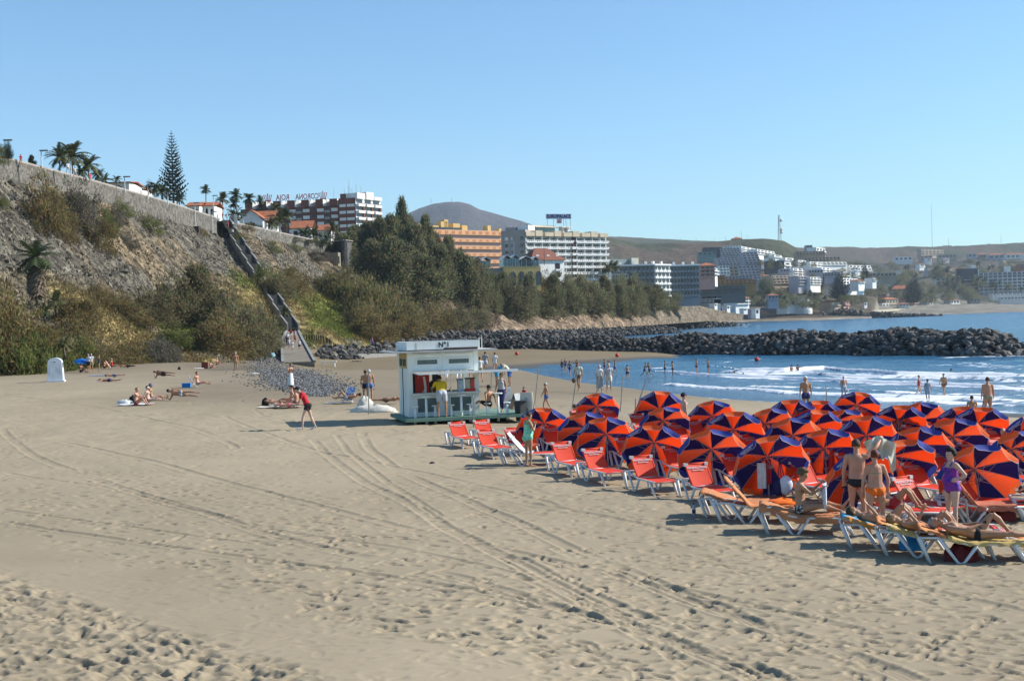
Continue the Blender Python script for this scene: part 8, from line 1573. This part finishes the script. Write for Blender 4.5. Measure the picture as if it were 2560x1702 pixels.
# kiosk people
def kat(x, y, z): return Kw @ Vector((x, y, z))
def strap(o, J, zmin): a = J['shor'] - Vector((0, 0, zmin)); b = J['hipl'] - Vector((0, 0, zmin)); MB().tube([a + Vector((-.04, -.02, .05)), a.lerp(b, .4) + Vector((0, -.14, 0)), b + Vector((-.06, -.05, .05))], .012, 5).obj('strap', clm('black'), o)
person(0, 0, 1.82, 'lean', 105, 'tan', 'black', [('tee', 'yellow'), ('shorts', 'lgrey')], 'heavy man in a yellow shirt and grey shorts leaning on the kiosk counter', at=kat(1.25, -.95, .22), fat=1.3, near=True, extra=strap)
person(0, 0, 1.62, 'stand', 285, 'tan', 'brown', [('tee', 'black')], 'long haired kiosk woman behind the counter', at=kat(.98, .85, .25), fem=True, haircut='long'); person(0, 0, 1.66, 'stand', 260, 'tan', 'brown', [('tee', 'brown')], 'second vendor behind the kiosk woman', at=kat(1.45, 1.2, .25))
person(0, 0, 1.68, 'sit_legs', 130, 'tan', 'brown', [('shorts', 'black')], 'tanned man on a stool at the side of the kiosk', at=kat(3.38, -.5, .56)); person(0, 0, 1.66, 'walk', 250, 'tan', 'black', [('vest', 'lgrey'), ('trousers', 'navy')], 'woman in a grey vest with a dark rucksack by the kiosk', at=kat(4.15, .1, .22), fem=True, extra=lambda o, J, z: MB().ball(J['wst'] + Vector((0, -.2, .05 - z)), (.15, .12, .2), 10, 7).obj('rucksack', clm('black'), o, True))
# walkers on the flat wet sand behind the kiosk and further
W_ = [(1116, 950, 1.62, 'walk', 80, 'tan', 'blond', [('tee', 'white'), ('trousers', 'white')], 'woman all in white walking, seen through the kiosk', True), (1147, 952, 1.70, 'walk2', 85, 'tan', 'brown', [('tee', 'pink'), ('trousers', 'white')], 'walker in a pink top and white trousers seen through the kiosk', True), (1178, 948, 1.7, 'walk', 95, 'tan', 'brown', [('tee', 'lgrey'), ('shorts', 'grey')], 'walker in grey seen at the kiosk right post', False), (1201, 955, 1.74, 'walk', 100, 'tan', 'brown', [('tee', 'white'), ('shorts', 'khaki')], 'walker in a white shirt and khaki shorts beside the kiosk', False),
 (1214, 932, 1.72, 'walk', 80, 'tan', 'black', [('shirt', 'grey'), ('shorts', 'lgrey')], 'man in grey walking away over the sand bar', False), (1238, 932, 1.66, 'walk2', 90, 'tan', 'black', [('tee', 'white'), ('trunks', 'white')], 'woman in a white top walking away over the sand bar', True), (1243, 965, 1.68, 'bend', 20, 'tan', 'white', [('tee', 'aqua'), ('shorts', 'aqua')], 'stooping person in a turquoise shirt looking at the wet sand', True), (1274, 966, 1.78, 'bend', 160, 'tan', 'grey', [('tee', 'cream'), ('shorts', 'blue')], 'stooping man in a cream shirt opposite the turquoise one', False),
 (1312, 1028, 1.2, 'stand', 200, 'fair', 'blond', [('tee', 'red'), ('trunks', 'lgrey')], 'child in a red shirt and white hat by the boards', False), (1366, 1030, 1.35, 'walk', 190, 'tan', 'white', [('trunks', 'blue')], 'boy in blue trunks between two stakes', False),
 (1447, 978, 1.72, 'walk', 250, 'tan', 'black', [('tee', 'cream'), ('trunks', 'brown')], 'walker carrying clothes at the shore', False), (1500, 982, 1.64, 'stand', 280, 'fair', 'white', [('tee', 'white'), ('skirt', 'grey')], 'old woman in a long grey skirt at the water edge', True), (1523, 982, 1.7, 'walk', 270, 'tan', 'white', [('tee', 'lgrey'), ('shorts', 'cream')], 'walker in a pale blue shirt and cream shorts at the water edge', False),
 (1406, 931, 1.72, 'stand', 80, 'tan', 'blond', [('swimsuit', 'brown')], 'woman in a dark suit chatting at the far water edge', True), (1414, 929, 1.78, 'stand', 250, 'red', 'brown', [('trunks', 'blue')], 'man facing the woman at the far water edge', False), (1425, 940, 1.8, 'walk', 60, 'tan', 'black', [('trunks', 'navy')], 'bather in navy trunks wading at the left of the group', False), (1442, 934, 1.74, 'arm_out', 200, 'tan', 'black', [('trunks', 'navy')], 'bather right of the chatting pair', False),
 (1512, 934, 1.78, 'walk', 10, 'tan', 'black', [('trunks', 'navy')], 'leftmost youth of the three playing', False), (1522, 938, 1.7, 'stand', 180, 'tan', 'black', [('trunks', 'navy')], 'middle youth of the three playing', False), (1538, 937, 1.76, 'walk2', 20, 'tan', 'black', [('trunks', 'blue')], 'right youth of the three playing', False), (1569, 950, 1.78, 'run', 90, 'tan', 'black', [('trunks', 'navy')], 'youth running into the water with a splash', False),
 (1612, 942, 1.76, 'run', 0, 'tan', 'black', [('trunks', 'navy')], 'youth running right, arms swinging', False), (1624, 943, 1.78, 'run', 200, 'tan', 'black', [('trunks', 'navy')], 'youth running beside the other in the shallows', False), (1663, 941, 1.80, 'arm_out', 0, 'tan', 'black', [('trunks', 'navy')], 'youth reaching out an arm in the foam', False), (1682, 942, 1.78, 'stand', 180, 'tan', 'black', [('trunks', 'black')], 'broad youth touched by the outstretched arm', False), (1742, 935, 1.78, 'stand', 10, 'tan', 'black', [('trunks', 'navy')], 'youth standing alone left of the breaker', False), (1771, 936, 1.82, 'arm_out', 190, 'tan', 'brown', [('trunks', 'navy')], 'tall youth standing before the breaker', False),
 (2110, 996, 1.76, 'stand2', 100, 'red', 'white', [('shorts', 'lgrey')], 'white haired man in pale shorts carrying a bag at the surf', False), (2298, 992, 1.66, 'walk', 350, 'red', 'brown', [('swimsuit', 'dred')], 'woman in a red swimsuit wading in the surf', True), (2320, 1006, 1.68, 'walk2', 80, 'tan', 'black', [('dress', 'lgrey')], 'woman in a pale grey dress wading', True), (2360, 992, 1.78, 'walk', 220, 'tan', 'black', [('trunks', 'brown')], 'bare man wading at the right', False),
 (2466, 1030, 1.76, 'walk', 110, 'tan', 'black', [('trunks', 'brown')], 'dark haired man behind another at the shore right', False), (2471, 1048, 1.74, 'stand', 90, 'red', 'brown', [('briefs', 'khaki')], 'heavy bather seen from behind at the shore right', False), (2016, 1040, 1.74, 'stand', 95, 'tan', None, [('trunks', 'navy')], 'man in a white cap with his back turned behind the parasols', False),
 (925, 1006, 1.76, 'stand', 100, 'tan', 'white', [('trunks', 'blue')], 'white haired man in blue trunks standing by the stake', False), (915, 1006, 1.72, 'stand', 85, 'tan', 'brown', [('trunks', 'black')], 'tanned companion left of the white haired man', False), (727, 974, 1.72, 'chest', 320, 'tan', 'blond', [('skirt', 'white')], 'bare chested person wrapped in a white towel on the pebbles', True), (590, 929, 1.74, 'stand', 280, 'tan', 'white', [], 'naturist man standing alone with his back to the slope', False)]
for (px, py, H, pn, hd, sk, hr, of, lb, fem) in W_:
    ex = held_bag('lgrey', 'r', .13) if 'carrying a bag' in lb else (held_bag('brown', 'r', .14) if 'carrying clothes' in lb else None)
    person(px, py, H, pn, hd, sk, hr, of, lb, fem=fem, fat=1.25 if ('heavy' in lb or 'bare man' in lb or 'white haired man in pale' in lb) else 1.0, cap='white' if ('cap' in lb or 'white hat' in lb) else None, extra=ex)
# bathers in the waves
for (px, py, pn, hd, lb, sk_) in ((1979, 928, 'stand', 120, 'left swimmer standing waist deep behind the breaker', 1.0), (1995, 927, 'arm_out', 60, 'right swimmer standing waist deep behind the breaker', 1.0), (1836, 940, 'swim', 180, 'swimmer up to the chest in the white foam', 1.25), (1858, 938, 'stand', 100, 'swimmer with only the head above the foam', 1.5), (2378, 928, 'stand', 180, 'lone dark head far out in the swell', 1.5)):
    p = PZ(px, py, 0); person(0, 0, 1.75, pn, hd, 'tan', 'black', [('trunks', 'navy')], lb, at=(p.x, p.y, -sk_))
# left part of the beach
def ground_person(px, py, H, pn, hd, sk, hr, of, lb, fem=False, cap=None, near=False, dz=.03, fat=1.0): p = G(px, py); person(0, 0, H, pn, hd, sk, hr, of, lb, fem=fem, cap=cap, near=near, at=(p.x, p.y, p.z + dz), fat=fat)
ground_person(342, 1014, 1.68, 'sit_knees', -5, 'red', 'blond', [('briefs', 'dred')], 'woman with tied blond hair sitting with bent knees', True, near=True); ground_person(372, 1008, 1.66, 'sit_legs', -8, 'fair', 'brown', [('briefs', 'blue')], 'woman in a white visor sitting with her legs out', True, cap='white', near=True); ground_person(380, 1001, 1.72, 'sit_legs', 10, 'tan', 'brown', [('trunks', 'grey')], 'man in a dark cap behind the woman with the visor', cap='blue')
ground_person(452, 1001, 1.78, 'side', -3, 'tan', 'black', [('briefs', 'lgrey')], 'man in pale trunks lying on his side', near=True); ground_person(407, 946, 1.76, 'side', -8, 'dark', 'brown', [('trunks', 'black')], 'tanned sunbather lying on the side above the others', fat=1.15); ground_person(285, 943, 1.72, 'flat', -4, 'tan', 'brown', [('trunks', 'blue')], 'sunbather lying on a blue checked towel'); ground_person(272, 955, 1.72, 'prone', -4, 'dark', 'brown', [('trunks', 'navy')], 'dark sunbather lying face down below the blue towel')
ground_person(495, 970, 1.68, 'sit_legs', -15, 'red', 'brown', [('briefs', 'lgrey')], 'sunbather reclining in the blue and white chair', dz=.2); ground_person(203, 932, 1.7, 'sit_knees', -20, 'dark', 'black', [('trunks', 'black')], 'tanned sunbather sitting under the blue parasol'); ground_person(222, 930, 1.74, 'stand', 60, 'tan', 'grey', [('tee', 'white'), ('shorts', 'black')], 'grey haired man in a white shirt beside the blue parasol'); ground_person(229, 929, 1.76, 'stand', 300, 'tan', 'white', [('tee', 'lgrey'), ('shorts', 'khaki')], 'white haired person facing the man in the white shirt')
ground_person(248, 931, 1.66, 'arm_out', 20, 'tan', 'brown', [('swimsuit', 'navy')], 'woman in a navy swimsuit holding out one arm', True); ground_person(262, 922, 1.68, 'sit_knees', 0, 'tan', 'brown', [('trunks', 'brown')], 'sunbather sitting left of the woman in red'); ground_person(281, 923, 1.66, 'sit_legs', -5, 'tan', 'white', [('swimsuit', 'red')], 'white haired woman in red in a folding chair', True, dz=.25); ground_person(318, 919, 1.74, 'flat', -4, 'tan', 'brown', [('trousers', 'black')], 'sunbather in black trousers lying at the foot of the slope')
ground_person(527, 922, 1.68, 'sit_knees', -20, 'red', 'brown', [], 'naturist sitting before the rusty windbreak'); ground_person(543, 913, 1.66, 'sit_knees', -30, 'red', 'white', [], 'naturist with a white hat sitting behind', cap='white')
ground_person(700, 1013, 1.74, 'flat', -6, 'tan', 'brown', [('briefs', 'brown')], 'sunbather lying beside the black rucksack'); ground_person(727, 1008, 1.74, 'sit_legs', 190, 'red', 'black', [('trunks', 'grey')], 'dark haired sunbather sitting behind the red shirt man', fat=1.05); ground_person(740, 1018, 1.76, 'sit_knees', 185, 'red', 'brown', [('trunks', 'black')], 'broad sunbather sitting just left of the red shirt man', near=True, fat=1.1); ground_person(722, 1020, 1.64, 'flat', 0, 'red', 'white', [('briefs', 'pink')], 'sunbather with a white hat lying in front', True, cap='white')
ground_person(893, 904, 1.76, 'flat', -4, 'fair', 'brown', [('trunks', 'grey')], 'lone sunbather lying on the sand bar'); ground_person(870, 1008, 1.7, 'supine_knee', 168, 'tan', 'brown', [('trunks', 'lgrey')], 'sunbather half hidden in the low chair by the sacks', dz=.15); ground_person(968, 1010, 1.74, 'flat', 175, 'tan', 'brown', [('trunks', 'brown')], 'sunbather lying left of the kiosk wall', dz=.1)
# on the ramp and stairs
for i, (px, py, of, lb) in enumerate(((671, 860, [('tee', 'white'), ('shorts', 'navy')], 'walker in white at the rear left of the ramp group'), (718, 866, [('tee', 'navy'), ('trousers', 'navy')], 'dark clothed walker in the middle of the ramp'), (728, 848, [('tee', 'red'), ('shorts', 'white')], 'walker in a red shirt at the head of the ramp'), (738, 850, [('tee', 'lgrey'), ('shorts', 'grey')], 'walker right of the red shirt on the ramp'), (738, 860, [('shorts', 'red')], 'bare chested walker in red shorts on the ramp'), (723, 873, [('tee', 'white'), ('shorts', 'grey')], 'front left walker in white on the ramp'), (731, 880, [('tee', 'white'), ('shorts', 'white')], 'front walker all in white on the ramp'), (749, 877, [('tee', 'white'), ('shorts', 'black')], 'walker in white with dark shorts right on the ramp'), (720, 858, [('tee', 'white'), ('skirt', 'grey')], 'walker in a grey skirt on the ramp'))):
    if px < 690: px = 719
    p = rampz(px, py); person(0, 0, 1.72, 'walk' if i % 2 else 'walk2', 280, 'tan', 'brown', of, lb, at=p + Vector((0, 0, .02)))
for s, sx_, of, lb in ((.30, .3, [('tee', 'red')], 'climber in red on the lower stairs'), (.34, -.4, [('tee', 'white'), ('shorts', 'white')], 'climber in white on the lower stairs'), (.80, -.8, [('tee', 'white'), ('shorts', 'navy')], 'left walker in white in the middle of the stairs'), (.79, .9, [('tee', 'white'), ('shorts', 'dred')], 'right walker in white in the middle of the stairs'), (.90, .6, [('tee', 'white'), ('shorts', 'black')], 'walker near the top of the stairs'), (.91, -.5, [('tee', 'dred'), ('shorts', 'dred')], 'dark red walker near the top of the stairs'), (.985, -.7, [('tee', 'red'), ('trousers', 'lgrey')], 'red topped person at the stair top'), (.985, .4, [('tee', 'lgrey'), ('shorts', 'white')], 'pale shirted person at the stair top')):
    f_ = s * NF; fl_ = math.floor(f_); fr = f_ - fl_; zz = RZ * (fl_ + min(1, (fr / .78))) / NF; p = Vector(ST0) + dn_ * LL * s + nn * sx_ + Vector((0, 0, zz + .08)); person(0, 0, 1.74, 'walk', 300, 'tan', 'brown', of, lb, at=p)
for (px, D, lb, of) in ((172, 206, 'stroller behind the wall by the palms', [('tee', 'white')]), (190, 212, 'pale stroller near the palm lamp', [('tee', 'cream')]), (228, 221, 'stroller in pink on the wall promenade', [('tee', 'pink')]), (55, 197, 'stroller on the promenade at far left', [('tee', 'red')]), (818, 406, 'person on the promenade left of the bastion', [('tee', 'white')]), (862, 412, 'person leaning at the bastion', [('tee', 'dred')]), (872, 413, 'person in white at the bastion', [('tee', 'white')]), (440, 272, 'stroller left of the bungalows', [('tee', 'white')])):
    zt_ = P(px, float(wall_top_y(px)), float(wall_D(px))).z - 1.0; person(0, 0, 1.74, 'walk', 320, 'tan', 'brown', of, lb, at=(XZ(px, D, zt_), D, zt_))
p = P(931, 868, 232); person(0, 0, 1.74, 'walk', 0, 'tan', 'brown', [('tee', 'pinkpurple'), ('trousers', 'navy')], 'walker in a purple top on the path behind the rubble', at=p)
for px, lb in ((1210, 'left'), (1222, 'second'), (1232, 'right')): person(0, 0, 1.74, 'stand', 90, 'red', 'brown', [('trunks', 'black')], f'{lb} of three tiny people at the foot of the bluff', at=P(px, 822, 400))
for px, lb in ((1896, 'left of two people sitting on the breakwater foot'), (1913, 'right of two people in red sitting on the breakwater foot')): p = G(px, 886); person(0, 0, 1.7, 'sit_knees', 270, 'red', 'brown', [('tee', 'dred')] if px > 1900 else [('trunks', 'brown')], lb, at=(p.x, p.y + 1, p.z + .5))
for px, py, D, lb in ((1807, 796, 840, 'walker at the foot of the bluff path'), (1848, 799, 870, 'pair of walkers on the far sand'), (2112, 801, 1150, 'left figure on the far beach edge'), (2151, 800, 1150, 'right figure on the far beach edge')): x = XD(px, D); person(0, 0, 1.8, 'stand', 90, 'dark', 'black', [('trunks', 'black')], lb, at=(x, D, P(px, py, D).z))
# ================================================================ HAZE
hz = MB(); x0, x1, y0, y1, z0, z1 = -2600, 4200, -60, 7300, -8, 760
hz.box(((x0 + x1) / 2, (y0 + y1) / 2, (z0 + z1) / 2), (x1 - x0, y1 - y0, z1 - z0))
hmat = bpy.data.materials.new('haze_air'); hmat.use_nodes = True; n = hmat.node_tree.nodes; n.remove(n['Principled BSDF']); pv = n.new('ShaderNodeVolumePrincipled')
pv.inputs['Color'].default_value = (.72, .86, 1, 1); pv.inputs['Density'].default_value = .000062; pv.inputs['Anisotropy'].default_value = .0
hmat.node_tree.links.new(pv.outputs[0], n['Material Output'].inputs['Volume'])
o = hz.obj('haze', hmat); tag(o, 'thin blue sea haze filling the air over the bay', kind='stuff')
